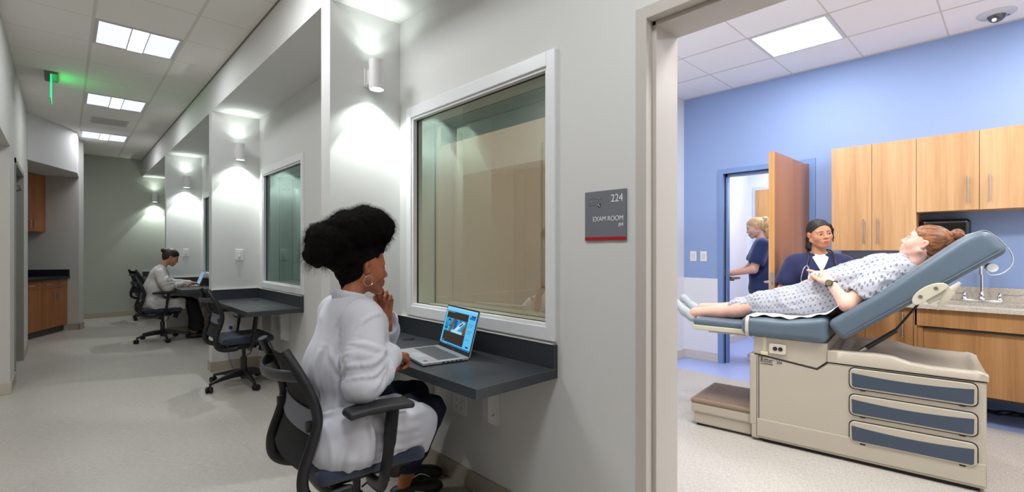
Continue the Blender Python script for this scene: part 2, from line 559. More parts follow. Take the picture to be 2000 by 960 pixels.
# ceilings
struct('ceiling', B(-2.6, 1.14, -2.6, 12.1, ZC, ZC + 0.1), tile_c, label='grey tile ceiling over the corridor', smooth=False)
struct('ceiling_exam', B(XB - 0.02, BW + 0.05, -2.0, 2.85, ZC, ZC + 0.1), tile_e, label='white tile ceiling over the exam room', smooth=False)
struct('ceiling_back', B(BW + 0.15, 9.6, -1.2, 3.6, 2.75, 2.85), paint_room, label='white ceiling beyond the blue doorway', smooth=False)
struct('ceiling_dark', B(XB - 0.02, BW, 2.88, 12.1, 2.75, 2.85), paint_l, smooth=False)
# soffit over the niches
struct('ceiling_soffit', B(1.13, XB + 0.02, -2.6, 12.1, SOF, ZC + 0.1), paint, label='white dropped soffit over the desk niches', smooth=False)
struct('trim_1', B(1.121, 1.13, -2.6, 11.95, ZC - 0.008, ZC), pbr('angle_trim', (120, 116, 110), 0.5), label='thin dark angle between ceiling tiles and soffit', smooth=False)

WIN = [(1.452, 2.598), (4.505, 5.665), (7.57, 8.73)]
WZ = (0.934, 2.104)
DOORY = (-0.30, 0.948)
holes = [(a, b, WZ[0], WZ[1]) for a, b in WIN] + [(DOORY[0] - 0.03, DOORY[1] + 0.02, 0, 2.15)]
holes_wall('wall_right', XW, XB, -2.6, 12.1, 0, SOF, holes, paint, 'long white corridor wall with observation windows')
for i, y in enumerate(FINS):
    f = struct('wall_fin', B(1.13, XW, y, y + 0.13, 0, SOF), paint, label='white partition fin between two desk niches', smooth=False)
struct('wall_far', B(-2.6, 1.77, 11.95, 12.1, 0, ZC), paint_sage, label='sage grey end wall of the corridor', smooth=False)
struct('wall_near', B(-2.6, 1.77, -2.7, -2.6, 0, ZC), paint_l, smooth=False)
# left side of corridor
holes_wall('wall_left', -0.475, -0.355, -2.6, 8.79, 0, ZC, [(-2.6, 6.17, 0, 2.21), (6.72, 7.92, 0, 2.14)], paint_l, 'left corridor wall with wide opening and a door recess')
struct('wall_left_return', B(-2.6, -0.475, 6.17, 6.29, 0, ZC), pbr('paint_warm', (226, 222, 212), 0.7), label='pale wall end at the wide opening', smooth=False)
struct('wall_bay', B(-2.7, -2.6, -2.6, 12.1, 0, ZC), paint_l, smooth=False)
bm = bmesh.new(); bx(bm, -0.50, -0.345, 6.68, 6.73, 0, 2.18); bx(bm, -0.50, -0.345, 7.91, 7.96, 0, 2.18); bx(bm, -0.50, -0.345, 6.68, 7.96, 2.13, 2.18)
fr = struct('door_1', bm, pbr('frame_grey', (150, 148, 140), 0.45), label='grey door frame in the left corridor wall', smooth=False)
bm = B(-0.475, -0.435, 6.74, 7.90, 0.005, 2.12)
struct('door_leaf', bm, pbr('door_grey', (120, 118, 110), 0.5), parent=fr, smooth=False)
bm = bmesh.new(); tube(bm, [(-0.43, 7.80, 1.95), (-0.36, 7.72, 1.96), (-0.365, 7.45, 2.0)], 0.012, 8)
struct('door_closer', bm, metal, parent=fr)

# base boards
def base(name, x0, x1, y0, y1, mat=taupe2):
    bm = bmesh.new(); bx(bm, x0, x1, y0, y1, 0, 0.102, 0.003); 
    struct(name, bm, mat, smooth=False)
for a, b in ((0.99, 2.755), (2.885, 5.82), (5.95, 8.90), (9.03, 11.95)): base('baseboard_right', XW - 0.012, XW + 0.001, a, b)
for y in FINS:
    bm = bmesh.new(); bx(bm, 1.118, XW - 0.012, y - 0.012, y, 0, 0.102, 0.002); bx(bm, 1.118, 1.13, y, y + 0.13, 0, 0.102, 0.002); bx(bm, 1.118, XW - 0.012, y + 0.13, y + 0.142, 0, 0.102, 0.002)
    struct('baseboard_fin', bm, taupe2, smooth=False)
base('baseboard_far', 0.16, XW - 0.012, 11.938, 11.951)
base('baseboard_left', -0.356, -0.343, 7.96, 8.79); base('baseboard_left', -0.356, -0.343, 6.17, 6.68)
base('baseboard_left', -2.6, -0.345, 6.158, 6.171, pbr('base_pale', (196, 190, 172), 0.5))

# windows ---------------------------------------------------------------
g_front = glassmat('glass_front', (224, 220, 212), 0.06, (225, 250, 240))
g_back = glassmat('glass_bronze', (168, 147, 123), 0.05, (215, 250, 240))
g_dark = glassmat('glass_green', (172, 190, 186), 0.60, (220, 250, 240))
rev = pbr('window_reveal', (205, 220, 210), 0.5)
gask = pbr('gasket', (20, 24, 24), 0.6)
def window(i, y0, y1, gf, gb):
    z0, z1 = WZ
    fr = bmesh.new(); c = 0.052
    x0, x1 = XW - 0.016, XW + 0.001
    bx(fr, x0, x1, y0 - c, y0, z0 - c - 0.008, z1 + c + 0.015, 0.003); bx(fr, x0, x1, y1, y1 + c, z0 - c - 0.008, z1 + c + 0.015, 0.003)
    bx(fr, x0, x1, y0, y1, z1, z1 + c + 0.015, 0.003); bx(fr, x0, x1, y0, y1, z0 - c - 0.008, z0, 0.003)
    # inner step
    s = 0.014
    for a in ((y0, y0 + s, z0, z1), (y1 - s, y1, z0, z1), (y0 + s, y1 - s, z0, z0 + s), (y0 + s, y1 - s, z1 - s, z1)):
        bx(fr, XW - 0.006, XW + 0.022, a[0], a[1], a[2], a[3], 0.002)
    w = struct('window_%d' % (i + 1), fr, trimw, label=['large observation window above the nearest desk', 'observation window above the empty desk in the second niche', 'far observation window seen edge-on beside the seated person at the far desk'][i], smooth=False)
    rv = bmesh.new()
    for a in ((y0, y0 + 0.006, z0, z1), (y1 - 0.006, y1, z0, z1), (y0, y1, z0, z0 + 0.006), (y0, y1, z1 - 0.006, z1)):
        bx(rv, XW + 0.03, XB, *a)
    struct('window_reveal', rv, rev, parent=w, smooth=False)
    gk = bmesh.new(); q = 0.014; e = 0.003
    for X, qq in ((XW + 0.023, q), (XB - 0.022, 0.006)):
        for a in ((y0 + qq, y0 + qq + e, z0 + qq, z1 - qq), (y1 - qq - e, y1 - qq, z0 + qq, z1 - qq), (y0 + qq, y1 - qq, z0 + qq, z0 + qq + e), (y0 + qq, y1 - qq, z1 - qq - e, z1 - qq)):
            bx(gk, X, X + 0.008, *a)
    struct('gasket', gk, gask, parent=w, smooth=False)
    for nm, X, gm in (('front_pane', XW + 0.027, gf), ('rear_pane', XB - 0.018, gb)):
        bm = bmesh.new()
        vs = [bm.verts.new(p) for p in ((X, y0 + .01, z0 + .01), (X, y1 - .01, z0 + .01), (X, y1 - .01, z1 - .01), (X, y0 + .01, z1 - .01))]
        bm.faces.new(vs); struct(nm, bm, gm, parent=w, smooth=False)
window(0, *WIN[0], g_front, g_back)
g_mir = glassmat('glass_mirror', (190, 204, 200), 0.22, (225, 248, 242))
window(1, *WIN[1], g_mir, g_dark)
window(2, *WIN[2], g_mir, g_dark)
# shade and wall panel seen through the first window
t = thing('window_shade', 'dark rolled shade hanging inside the exam room behind the large window', 'shade', (1.85, 2.05, 1.98))
bm = bmesh.new(); tube(bm, [(0, -0.68, 0.17), (0, 0.68, 0.17)], 0.035, 20); obj('roller', bm, pbr('shade_bar', (120, 108, 88), 0.5), t)
g = []; bm = bmesh.new()
for j in range(61):
    y = -0.66 + j * 0.022; x = 0.03 + 0.006 * math.sin(j * 0.7) + 0.004 * math.sin(j * 0.23)
    g.append((bm.verts.new((x, y, 0.23)), bm.verts.new((x, y, 0.02)), bm.verts.new((x + 0.002, y, 0.23)), bm.verts.new((x + 0.002, y, 0.02))))
for a, b in zip(g[:-1], g[1:]):
    bm.faces.new((a[0], b[0], b[1], a[1])); bm.faces.new((a[2], a[3], b[3], b[2])); bm.faces.new((a[1], b[1], b[3], a[3]))
obj('shade_cloth', bm, pbr('shade_cloth', (70, 84, 84), 0.7), t)
bm = bmesh.new(); tube(bm, [(0.03, -0.66, 0.02), (0.03, 0.66, 0.02)], 0.008, 8); obj('hem_bar', bm, pbr('shade_hem', (60, 66, 64), 0.5), t)
o = obj('marker_panel', B(2.93, 3.9, 2.735, 2.758, 0.975, 2.19, bev=0.003), pbr('panel_white', (222, 224, 226), 0.3)); tag(o, 'tall pale wall panel seen through the large observation window', 'panel')

# exam room ----------------------------------------------------------------
DY = (1.435, 2.29)
holes_wall('wall_blue', BW, BW + 0.15, -2.0, 2.88, 0, ZC, [(DY[0], DY[1], 0, 2.14)], paint_blue, 'blue painted wall of the exam room')
struct('wall_left_exam', B(XB, BW + 0.05, 2.76, 2.88, 0, ZC), paint_room, label='white side wall of the exam room', smooth=False)
struct('wall_right_exam', B(XB, 9.6, -2.1, -2.0, 0, ZC), paint_room, smooth=False)
bm = bmesh.new(); bx(bm, BW - 0.008, BW + 0.001, 2.35, 2.76, 0.10, 0.955, 0.002); bx(bm, BW - 0.008, BW + 0.001, -2.0, 1.38, 0.10, 0.865)
struct('wall_wainscot', bm, wains, label='white wainscot panel below the blue paint', smooth=False)
bm = B(XB + 0.001, BW - 0.008, 2.752, 2.761, 0.10, 0.955, bev=0.002); struct('wall_wainscot_side', bm, wains, smooth=False)
bm = bmesh.new(); bx(bm, BW - 0.014, BW - 0.002, 2.345, 2.752, 0, 0.105, 0.003); bx(bm, XB, BW - 0.014, 2.738, 2.752, 0, 0.105, 0.003)
struct('baseboard_exam', bm, baseex, smooth=False)
# blue door frame
bm = bmesh.new(); c = 0.055; x0 = BW - 0.018
bx(bm, x0, BW + 0.16, DY[1] - 0.002, DY[1] + c, 0, 2.14 + c, 0.003); bx(bm, x0, BW + 0.16, DY[0] - c, DY[0] + 0.002, 0, 2.14 + c, 0.003); bx(bm, x0, BW + 0.16, DY[0], DY[1], 2.14, 2.14 + c, 0.003)
bx(bm, BW + 0.045, BW + 0.105, DY[1] - 0.028, DY[1], 0, 2.14); bx(bm, BW + 0.045, BW + 0.105, DY[0], DY[0] + 0.02, 0, 2.14); bx(bm, BW + 0.045, BW + 0.105, DY[0], DY[1], 2.11, 2.14)
d2 = struct('door_2', bm, bluefr, label='blue steel door frame in the blue wall', smooth=False)
bm = bmesh.new(); bx(bm, BW + 0.028, BW + 0.045, DY[1] - 0.008, DY[1] - 0.001, 0, 2.13); struct('door_seal', bm, pbr('seal', (22, 24, 32), 0.7), parent=d2, smooth=False)
bm = bmesh.new(); bx(bm, BW + 0.005, BW + 0.03, DY[1] - 0.006, DY[1] - 0.001, 0.99, 1.07, 0.001); struct('strike_plate', bm, metal, parent=d2, label='steel strike plate', smooth=False)
# open leaf, local origin at the hinge, running toward -x
dl = thing('door_leaf', 'open oak veneer door leaf standing into the exam room behind the nurse', 'door', (BW - 0.03, 1.475, 0)); dl['kind'] = 'structure'; dl.name = 'door_3'
L = 0.985
bm = bmesh.new(); bx(bm, -L + 0.004, 0, -0.045, 0, 0.012, 2.125); obj('panel', bm, wood_door, dl, smooth=False)
bm = bmesh.new(); bx(bm, -L, -L + 0.004, -0.0455, 0.0005, 0.012, 2.126); obj('edge_band', bm, wood_edge, dl, smooth=False)
bm = bmesh.new(); bx(bm, -L - 0.001, -L + 0.001, -0.035, -0.010, 0.90, 1.09, 0.0005); bx(bm, -L - 0.010, -L, -0.030, -0.016, 0.985, 1.01, 0.002); obj('lock_plate', bm, metal, dl, smooth=False)
bm = bmesh.new()
for s, yo in ((-1, -0.045), (1, 0.0)):
    tube(bm, [(-L + 0.07, yo, 1.0), (-L + 0.07, yo + s * 0.012, 1.0)], 0.026, 20)
    tube(bm, smooth_path([(-L + 0.07, yo, 1.0), (-L + 0.07, yo + s * 0.05, 1.0), (-L + 0.095, yo + s * 0.056, 1.0), (-L + 0.19, yo + s * 0.056, 1.0)], 5), 0.009, 10)
obj('lever_handle', bm, metal, dl)
bm = bmesh.new()
for z in (0.25, 1.10, 1.86):
    bx(bm, -0.004, 0.012, -0.004, 0.004, z - 0.055, z + 0.055, 0.001); tube(bm, [(0.006, 0.006, z - 0.055), (0.006, 0.006, z + 0.055)], 0.007, 8)
obj('hinge', bm, metal, dl)
# near doorway frame
bm = bmesh.new(); y = DOORY[1]
def jamb(bm, yi, s):
    bx(bm, XW - 0.014, XW + 0.03, min(yi, yi + s * 0.046), max(yi, yi + s * 0.046), 0, 2.185, 0.002)
    bx(bm, XW + 0.03, XB + 0.012, min(yi - s * 0.016, yi + s * 0.02), max(yi - s * 0.016, yi + s * 0.02), 0, 2.15, 0.002)
    bx(bm, XB - 0.03, XB + 0.012, min(yi, yi + s * 0.046), max(yi, yi + s * 0.046), 0, 2.185, 0.002)
jamb(bm, y, 1); jamb(bm, DOORY[0], -1)
bx(bm, XW - 0.014, XW + 0.03, DOORY[0], y, 2.138, 2.185, 0.002); bx(bm, XW + 0.03, XB + 0.012, DOORY[0], y, 2.122, 2.152, 0.002); bx(bm, XB - 0.03, XB + 0.012, DOORY[0], y, 2.138, 2.185)
struct('door_4', bm, taupe, label='taupe steel door frame of the exam room in the foreground', smooth=False)
# back room
bm = bmesh.new(); bx(bm, BW + 0.15, 9.6, 2.72, 2.84, 0, 2.75); struct('wall_back_left', bm, paint_room, label='white wall of the room beyond the blue doorway', smooth=False)
bm = bmesh.new(); bx(bm, BW + 0.16, 7.3, 2.706, 2.721, 0, 0.10); struct('baseboard_back', bm, baseex, smooth=False)
struct('wall_back_far', B(7.3, 7.42, -0.1, 2.72, 0, 2.75), paint_room, smooth=False)
struct('wall_back_right', B(BW + 0.15, 9.6, -0.2, -0.1, 0, 2.75), paint_room, smooth=False)
struct('wall_back_end', B(9.5, 9.6, -0.2, 2.8, 0, 2.75), paint_room, smooth=False)

bm = bmesh.new(); c = 0.045
bx(bm, 7.285, 7.301, 2.60, 2.645, 0, 2.19, 0.002); bx(bm, 7.285, 7.301, 1.655, 1.70, 0, 2.19, 0.002); bx(bm, 7.285, 7.301, 1.70, 2.60, 2.145, 2.19, 0.002)
d5 = struct('door_5', bm, pbr('frame_pale', (206, 212, 222), 0.4), label='closed oak door with pale frame in the room beyond', smooth=False)
struct('door_leaf', B(7.27, 7.30, 1.70, 2.60, 0.01, 2.145), wood_edge, parent=d5, smooth=False)
# ================================================================== FIXTURES
lens = emit('troffer_lens', (226, 228, 255), 1.25)
lens2 = emit('troffer_basket', (240, 242, 255), 1.4)
trf = pbr('troffer_frame', (205, 205, 204), 0.4)
def arealight(name, x, y, z, sx, sy, e, col=(1, 1, 1), rot=(0, 0, 0)):
    ld = bpy.data.lights.new(name, 'AREA'); ld.shape = 'RECTANGLE'; ld.size = sx; ld.size_y = sy; ld.energy = e; ld.color = col
    o = bpy.data.objects.new(name, ld); COL.objects.link(o); o.location = (x, y, z); o.rotation_euler = rot; return o
def troffer(x, y, z=ZC):
    t = thing('ceiling_light', '', 'light', (x, y, z), 0, 'corridor troffer lights')
    w = 0.285
    bm = bmesh.new()
    for a in ((-w, -w + 0.022, -w, w), (w - 0.022, w, -w, w), (-w + 0.022, w - 0.022, -w, -w + 0.018), (-w + 0.022, w - 0.022, w - 0.018, w)):
        bx(bm, a[0], a[1], a[2], a[3], -0.006, 0.0)
    obj('frame', bm, trf, t, smooth=False)
    for s in (-1, 1):
        bm = bmesh.new(); g = []
        for k in range(9):
            u = k / 8; xx = s * (0.062 + u * (0.262 - 0.062)); zz = -0.004 + 0.0 * u
            zz = -0.001 - 0.003 * (1 - u)
            g.append((bm.verts.new((xx, -w + 0.018, zz)), bm.verts.new((xx, w - 0.018, zz))))
        for a, b in zip(g[:-1], g[1:]): bm.faces.new((a[0], b[0], b[1], a[1]))
        obj('side_lens', bm, lens, t)
    bm = bmesh.new(); bx(bm, -0.055, 0.055, -w + 0.018, w - 0.018, -0.010, -0.004)
    obj('center_lens', bm, lens2, t, smooth=False)
    for s in (-1, 1):
        bm = bmesh.new(); bx(bm, s * 0.0585 - 0.003, s * 0.0585 + 0.003, -w + 0.018, w - 0.018, -0.011, -0.002); obj('rib', bm, trf, t, smooth=False)
    a = arealight('troffer_lamp', 0, 0, -0.014, 0.5, 0.5, LP['trof'], (0.95, 0.97, 1.0)); a.parent = t
    return t
t0 = troffer(0.46, 5.20); t0['label'] = 'large corridor ceiling light nearest the viewer'
t1 = troffer(0.46, 7.56); t1['label'] = 'middle corridor ceiling light past the green sign'
t2 = troffer(0.46, 9.92); t2['label'] = 'farthest corridor ceiling light near the end wall'

# the same fittings further back along the corridor, out of the frame
arealight('corridor_lamp', 0.46, 2.84, ZC - 0.02, 0.55, 0.55, LP['cor'], (0.95, 0.97, 1.0))
arealight('corridor_lamp', 0.46, 0.48, ZC - 0.02, 0.55, 0.55, LP['cor2'], (0.95, 0.97, 1.0))
arealight('corridor_lamp', -1.5, 3.4, ZC - 0.02, 0.28, 0.28, LP['bay2'], (1.0, 0.99, 0.97))
arealight('corridor_lamp', -1.5, 0.6, ZC - 0.02, 0.55, 0.55, LP['bay'], (0.97, 0.97, 1.0))

# vent
t = thing('air_vent', 'square supply grille in the corridor ceiling between two lights', 'vent', (0.46, 8.73, ZC))
bm = bmesh.new()
for a in ((-0.2, -0.18, -0.2, 0.2), (0.18, 0.2, -0.2, 0.2), (-0.18, 0.18, -0.2, -0.18), (-0.18, 0.18, 0.18, 0.2)): bx(bm, a[0], a[1], a[2], a[3], -0.006, 0)
obj('frame', bm, trf, t, smooth=False)
bm = bmesh.new()
for k in range(14): bx(bm, -0.18, 0.18, -0.175 + k * 0.0255, -0.155 + k * 0.0255, -0.005, 0.0)
obj('louvre', bm, pbr('louvre', (205, 200, 194), 0.5), t, smooth=False)
# exit sign
green = emit('green_edge', (20, 255, 110), LP['green'])
t = thing('exit_sign', 'edge-lit green hanging sign seen edge-on below the corridor ceiling', 'sign', (-0.10, 6.84, ZC))
bm = bmesh.new(); bx(bm, -0.05, 0.05, -0.17, 0.17, -0.022, 0, 0.003); obj('canopy', bm, pbr('canopy_grey', (120, 122, 120), 0.5), t, smooth=False)
bm = bmesh.new(); bx(bm, -0.006, 0.0, -0.15, 0.15, -0.26, -0.022); obj('sign_panel', bm, pbr('panel_dark', (60, 66, 62), 0.4), t, smooth=False)
bm = bmesh.new(); bx(bm, 0.0, 0.002, -0.15, 0.15, -0.26, -0.022); bx(bm, -0.005, 0.0, -0.152, -0.15, -0.26, -0.022); obj('lit_face', bm, green, t, smooth=False)

# sconces
scm = pbr('sconce_white', (225, 222, 222), 0.45)
glow = emit('sconce_lens', (235, 255, 248), 25)
def sconce(x, yf, label):
    t = thing('sconce', label, 'sconce', (x, yf, 2.335), 0, 'up-and-down wall sconces in the niches')
    cy = -0.098
    bm = bmesh.new(); bx(bm, -0.035, 0.035, -0.014, 0, -0.055, 0.055, 0.003); obj('back_plate', bm, scm, t, smooth=False)
    bm = bmesh.new(); bx(bm, -0.022, 0.022, cy + 0.03, -0.012, -0.045, 0.045, 0.002); obj('arm', bm, scm, t, smooth=False)
    bm = bmesh.new()
    lathe(bm, [(0.037, -0.070), (0.041, -0.087), (0.045, -0.087), (0.045, 0.087), (0.041, 0.087), (0.037, 0.070)], 32, Matrix.Translation((0, cy, 0)))
    bm.faces.ensure_lookup_table()
    obj('cylinder', bm, scm, t)
    for s in (-1, 1):
        bm = bmesh.new(); lathe(bm, [(0.0001, s * 0.072), (0.030, s * 0.072)], 24, Matrix.Translation((0, cy, 0))); obj('lens', bm, glow, t, smooth=False)
    for s, ang, bl, e in ((-1, 74, 0.22, LP['sc_in']), (-1, 118, 0.5, LP['sc_out']), (1, 74, 0.5, LP['sc_up']), (1, 120, 0.6, LP['sc_up2'])):
        ld = bpy.data.lights.new('sconce_lamp', 'SPOT'); ld.energy = e; ld.spot_size = R_(ang); ld.spot_blend = bl; ld.shadow_soft_size = 0.012; ld.color = (0.91, 1.0, 0.955)
        o = bpy.data.objects.new('sconce_lamp', ld); COL.objects.link(o); o.parent = t
        o.location = (0, cy, s * 0.09); o.rotation_euler = (0 if s < 0 else math.pi, 0, 0)
    return t
sconce(1.374, FINS[0], 'large white cylinder sconce on the nearest fin, lit up and down')
sconce(1.374, FINS[1], 'white cylinder sconce above the empty desk')
sconce(1.374, FINS[2], 'white cylinder sconce above the far seated person in white coat')
sconce(1.32, 11.95, 'small white cylinder sconce on the far end wall')

# switches and sockets
def switch(x, y, z, label, face='-y', group=None, kind='rocker', w=0.078, h=0.118, name='light_switch', cat='switch'):
    rz = {'-y': 0, '-x': -math.pi / 2}[face]
    t = thing(name, label, cat, (x, y, z), rz, group)
    bm = bmesh.new(); bx(bm, -w / 2, w / 2, -0.007, 0, -h / 2, h / 2, 0.003); obj('face_plate', bm, whitep, t, smooth=False)
    if kind == 'rocker':
        bm = bmesh.new(); bx(bm, -0.016, 0.016, -0.011, -0.006, -0.033, 0.033, 0.002); obj('rocker', bm, pbr('rocker', (222, 222, 220), 0.3), t, smooth=False)
        bm = bmesh.new(); bx(bm, -0.010, 0.010, -0.018, -0.010, -0.024, 0.0, 0.002); obj('slider', bm, whitep, t, smooth=False)
    elif kind == 'plain':
        bm = bmesh.new(); bx(bm, -0.018, 0.018, -0.0095, -0.006, -0.034, 0.034, 0.002); obj('rocker', bm, pbr('rocker', (222, 222, 220), 0.3), t, smooth=False)
    else:
        n = 2 if kind == 'double' else 1
        for i in range(n):
            cx = (i - (n - 1) / 2) * 0.046
            for s in (-1, 1):
                bm = bmesh.new(); lathe(bm, [(0.017, 0), (0.017, 0.003), (0.0001, 0.003)], 20, Matrix.Translation((cx, -0.006, s * 0.020)) @ Matrix.Rotation(math.pi / 2, 4, 'X'))
                r = obj('receptacle', bm, whitep, t)
                bm = bmesh.new()
                bx(bm, cx - 0.008, cx - 0.006, -0.0098, -0.008, s * 0.02 - 0.002, s * 0.02 + 0.007); bx(bm, cx + 0.006, cx + 0.008, -0.0098, -0.008, s * 0.02 - 0.002, s * 0.02 + 0.007); bx(bm, cx - 0.002, cx + 0.002, -0.0098, -0.008, s * 0.02 - 0.010, s * 0.02 - 0.006)
                obj('slots', bm, blackm, r, smooth=False)
    return t
switch(1.387, FINS[1], 1.23, 'white dimmer switch on the fin behind the empty desk')
switch(1.38, FINS[2], 1.245, 'white dimmer switch on the fin beside the far seated person')
switch(BW, 2.642, 1.21, 'left one of two white switches on the blue wall beside the doorway', '-x', 'two switches on the blue wall', 'plain')
switch(BW, 2.518, 1.21, 'right one of two white switches on the blue wall, nearer the blue door frame', '-x', 'two switches on the blue wall', 'plain')
switch(XW, 2.105, 0.437, 'white four-outlet plate on the wall under the nearest desk', '-x', None, 'double', 0.118, 0.115, 'power_outlet', 'outlet')
switch(XW, 5.10, 0.437, 'white outlet plate on the wall under the empty desk', '-x', None, 'single', 0.075, 0.115, 'power_outlet', 'outlet')
t = switch(1.30, FINS[1], 0.43, 'white outlet with a blue plug on the fin behind the empty office chair', '-y', None, 'single', 0.078, 0.118, 'power_outlet', 'outlet')
bm = bmesh.new(); bx(bm, -0.014, 0.014, -0.035, -0.006, 0.004, 0.036, 0.003); tube(bm, smooth_path([(0, -0.03, 0.008), (0.01, -0.04, -0.05), (0.03, -0.03, -0.14), (-0.02, -0.03, -0.25), (0.02, -0.03, -0.42)], 6), 0.0025, 6)
o = obj('blue_plug', bm, pbr('plug_blue', (40, 60, 170), 0.4)); o.location = (1.30, FINS[1], 0.43); tag(o, 'blue plug and thin cable in the outlet behind the empty chair', 'plug')

# room signs
sgrey = pbr('sign_grey', (116, 118, 127), 0.45, bump=(900, 0.05)); sred = pbr('sign_red', (168, 20, 34), 0.4); swhite = pbr('sign_white', (235, 236, 240), 0.4); sfaint = pbr('sign_faint', (150, 152, 160), 0.45)
def room_sign(yc, label, full=True):
    # local x runs to the viewer's right (toward -Y), y = up, z = out of wall (-X)
    t = thing('room_sign', label, 'sign', (XW, yc, 1.417))
    M = Matrix(((0, 0, -1, -0.0065), (-1, 0, 0, 0), (0, 1, 0, 0), (0, 0, 0, 1)))
    w, h = 0.1, 0.1
    bm = bmesh.new(); prism(bm, rrect(-w, w, -h, h, 0.002, 2), -0.0065, 0.0, 'z', M); obj('plate', bm, sgrey, t, smooth=False)
    bm = bmesh.new(); prism(bm, rrect(-w, w - 0.001, -h, -h + 0.014, 0.001, 1), 0, 0.0008, 'z', M); obj('red_stripe', bm, sred, t, smooth=False)
    if full:
        def tx(s, x, y, size, m, al='LEFT', sc=(1, 1)):
            return text_obj('lettering', s, size, M @ Matrix.Translation((x, y, 0.0006)), m, t, 0.0008, al, sc)
        tx('224', 0.086, 0.052, 0.043, swhite, 'RIGHT', (0.88, 1))
        tx('EXAM ROOM', 0.088, -0.022, 0.0275, swhite, 'RIGHT', (0.9, 1))
        tx('#4', 0.088, -0.046, 0.024, swhite, 'RIGHT', (0.9, 1))
        tx('THE CATHOLIC', -0.082, 0.068, 0.0112, sfaint, 'LEFT', (0.86, 1)); tx('UNIVERSITY', -0.082, 0.055, 0.0135, sfaint, 'LEFT', (0.86, 1)); tx('OF AMERICA', -0.082, 0.044, 0.0100, sfaint, 'LEFT', (0.8, 1))
        bm = bmesh.new(); prism(bm, [(-0.034, 0.050), (-0.020, 0.050), (-0.020, 0.040), (-0.027, 0.033), (-0.034, 0.040)], 0.0006, 0.0016, 'z', M); c = obj('crest', bm, pbr('crest_dark', (52, 40, 48), 0.4), t, smooth=False)
        bm = bmesh.new(); prism(bm, [(-0.032, 0.0485), (-0.0275, 0.0485), (-0.0275, 0.042), (-0.032, 0.042)], 0.0016, 0.002, 'z', M); prism(bm, [(-0.0265, 0.0415), (-0.022, 0.0415), (-0.022, 0.0395), (-0.0265, 0.036)], 0.0016, 0.002, 'z', M); obj('crest_quarters', bm, swhite, c, smooth=False)
        bm = bmesh.new()
        for k in range(15):
            for r in range(2):
                if (k * 7 + r * 3) % 5 < 3: bx(bm, *[0] * 0, 0.012 + k * 0.005, 0.0135 + k * 0.005, -0.062 - r * 0.004, -0.0605 - r * 0.004, 0, 0.0006, M=M)
        obj('braille', bm, sfaint, t, smooth=False)
    return t
room_sign(1.139, 'grey square room sign numbered 224 with red bottom stripe')
room_sign(4.21, 'small grey room sign half hidden behind the afro hair', False)

# exam room ceiling
bright = emit('panel_light', (250, 250, 255), LP['panel'])
def panel(x, y, label):
    t = thing('ceiling_light', label, 'light', (x, y, ZC))
    w = 0.29
    bm = bmesh.new()
    for a in ((-w, -w + 0.025, -w, w), (w - 0.025, w, -w, w), (-w + 0.025, w - 0.025, -w, -w + 0.025), (-w + 0.025, w - 0.025, w - 0.025, w)): bx(bm, a[0], a[1], a[2], a[3], -0.007, 0, 0.001)
    obj('frame', bm, pbr('panel_frame', (214, 216, 226), 0.35), t, smooth=False)
    bm = bmesh.new(); bx(bm, -w + 0.025, w - 0.025, -w + 0.025, w - 0.025, -0.004, -0.001); obj('diffuser', bm, bright, t, smooth=False)
panel(4.53, 1.288, 'bright square panel light in the exam room ceiling')
arealight('exam_lamp', 2.6, 1.288, ZC - 0.02, 0.55, 0.55, LP['exam'], (1.0, 0.985, 0.96))
arealight('exam_lamp', 2.6, -0.6, ZC - 0.02, 0.55, 0.55, LP['exam'], (1.0, 0.985, 0.96))
arealight('exam_lamp', 4.53, -0.6, ZC - 0.02, 0.55, 0.55, LP['exam2'], (1.0, 0.985, 0.96))
arealight('back_lamp', 6.4, 1.6, 2.73, 0.9, 0.9, LP['back'], (0.97, 0.98, 1.0))
arealight('dark_room_fill', 3.5, 4.3, 2.7, 0.5, 0.5, LP['dark'], (0.9, 1.0, 0.95))  # added fill light, unseen, brightens the glass of the niche windows
# dome camera
t = thing('dome_camera', 'white ceiling dome camera with dark bubble', 'camera', (5.17, 0.115, ZC))
bm = bmesh.new(); lathe(bm, [(0.112, 0), (0.112, -0.006), (0.098, -0.016), (0.055, -0.022), (0.052, -0.016), (0.0001, -0.016)], 40); obj('mounting_ring', bm, pbr('cam_ring', (205, 206, 212), 0.3), t)
bm = bmesh.new(); lathe(bm, [(0.052 * math.cos(R_(a)), -0.018 - 0.050 * math.sin(R_(a))) for a in range(0, 90, 10)] + [(0.0001, -0.068)], 32); obj('dome', bm, pbr('cam_dome', (14, 15, 20), 0.04, spec=0.9, coat=1.0), t)
bm = bmesh.new(); lathe(bm, [(0.0001, -0.012), (0.014, -0.012), (0.016, 0.01), (0.0001, 0.01)], 16, Matrix.Translation((-0.034, 0.012, -0.052)) @ Matrix.Rotation(0.9, 4, 'Y')); obj('camera_lens', bm, chrome, t)
bm = bmesh.new(); bx(bm, -0.012, 0.006, -0.074, -0.062, -0.0225, -0.019, M=Matrix.Rotation(0.5, 4, 'Z')); bx(bm, -0.004, 0.004, -0.076, -0.070, -0.023, -0.019, M=Matrix.Rotation(0.5, 4, 'Z')); obj('logo_mark', bm, pbr('mark_grey', (90, 92, 98), 0.5), t, smooth=False)

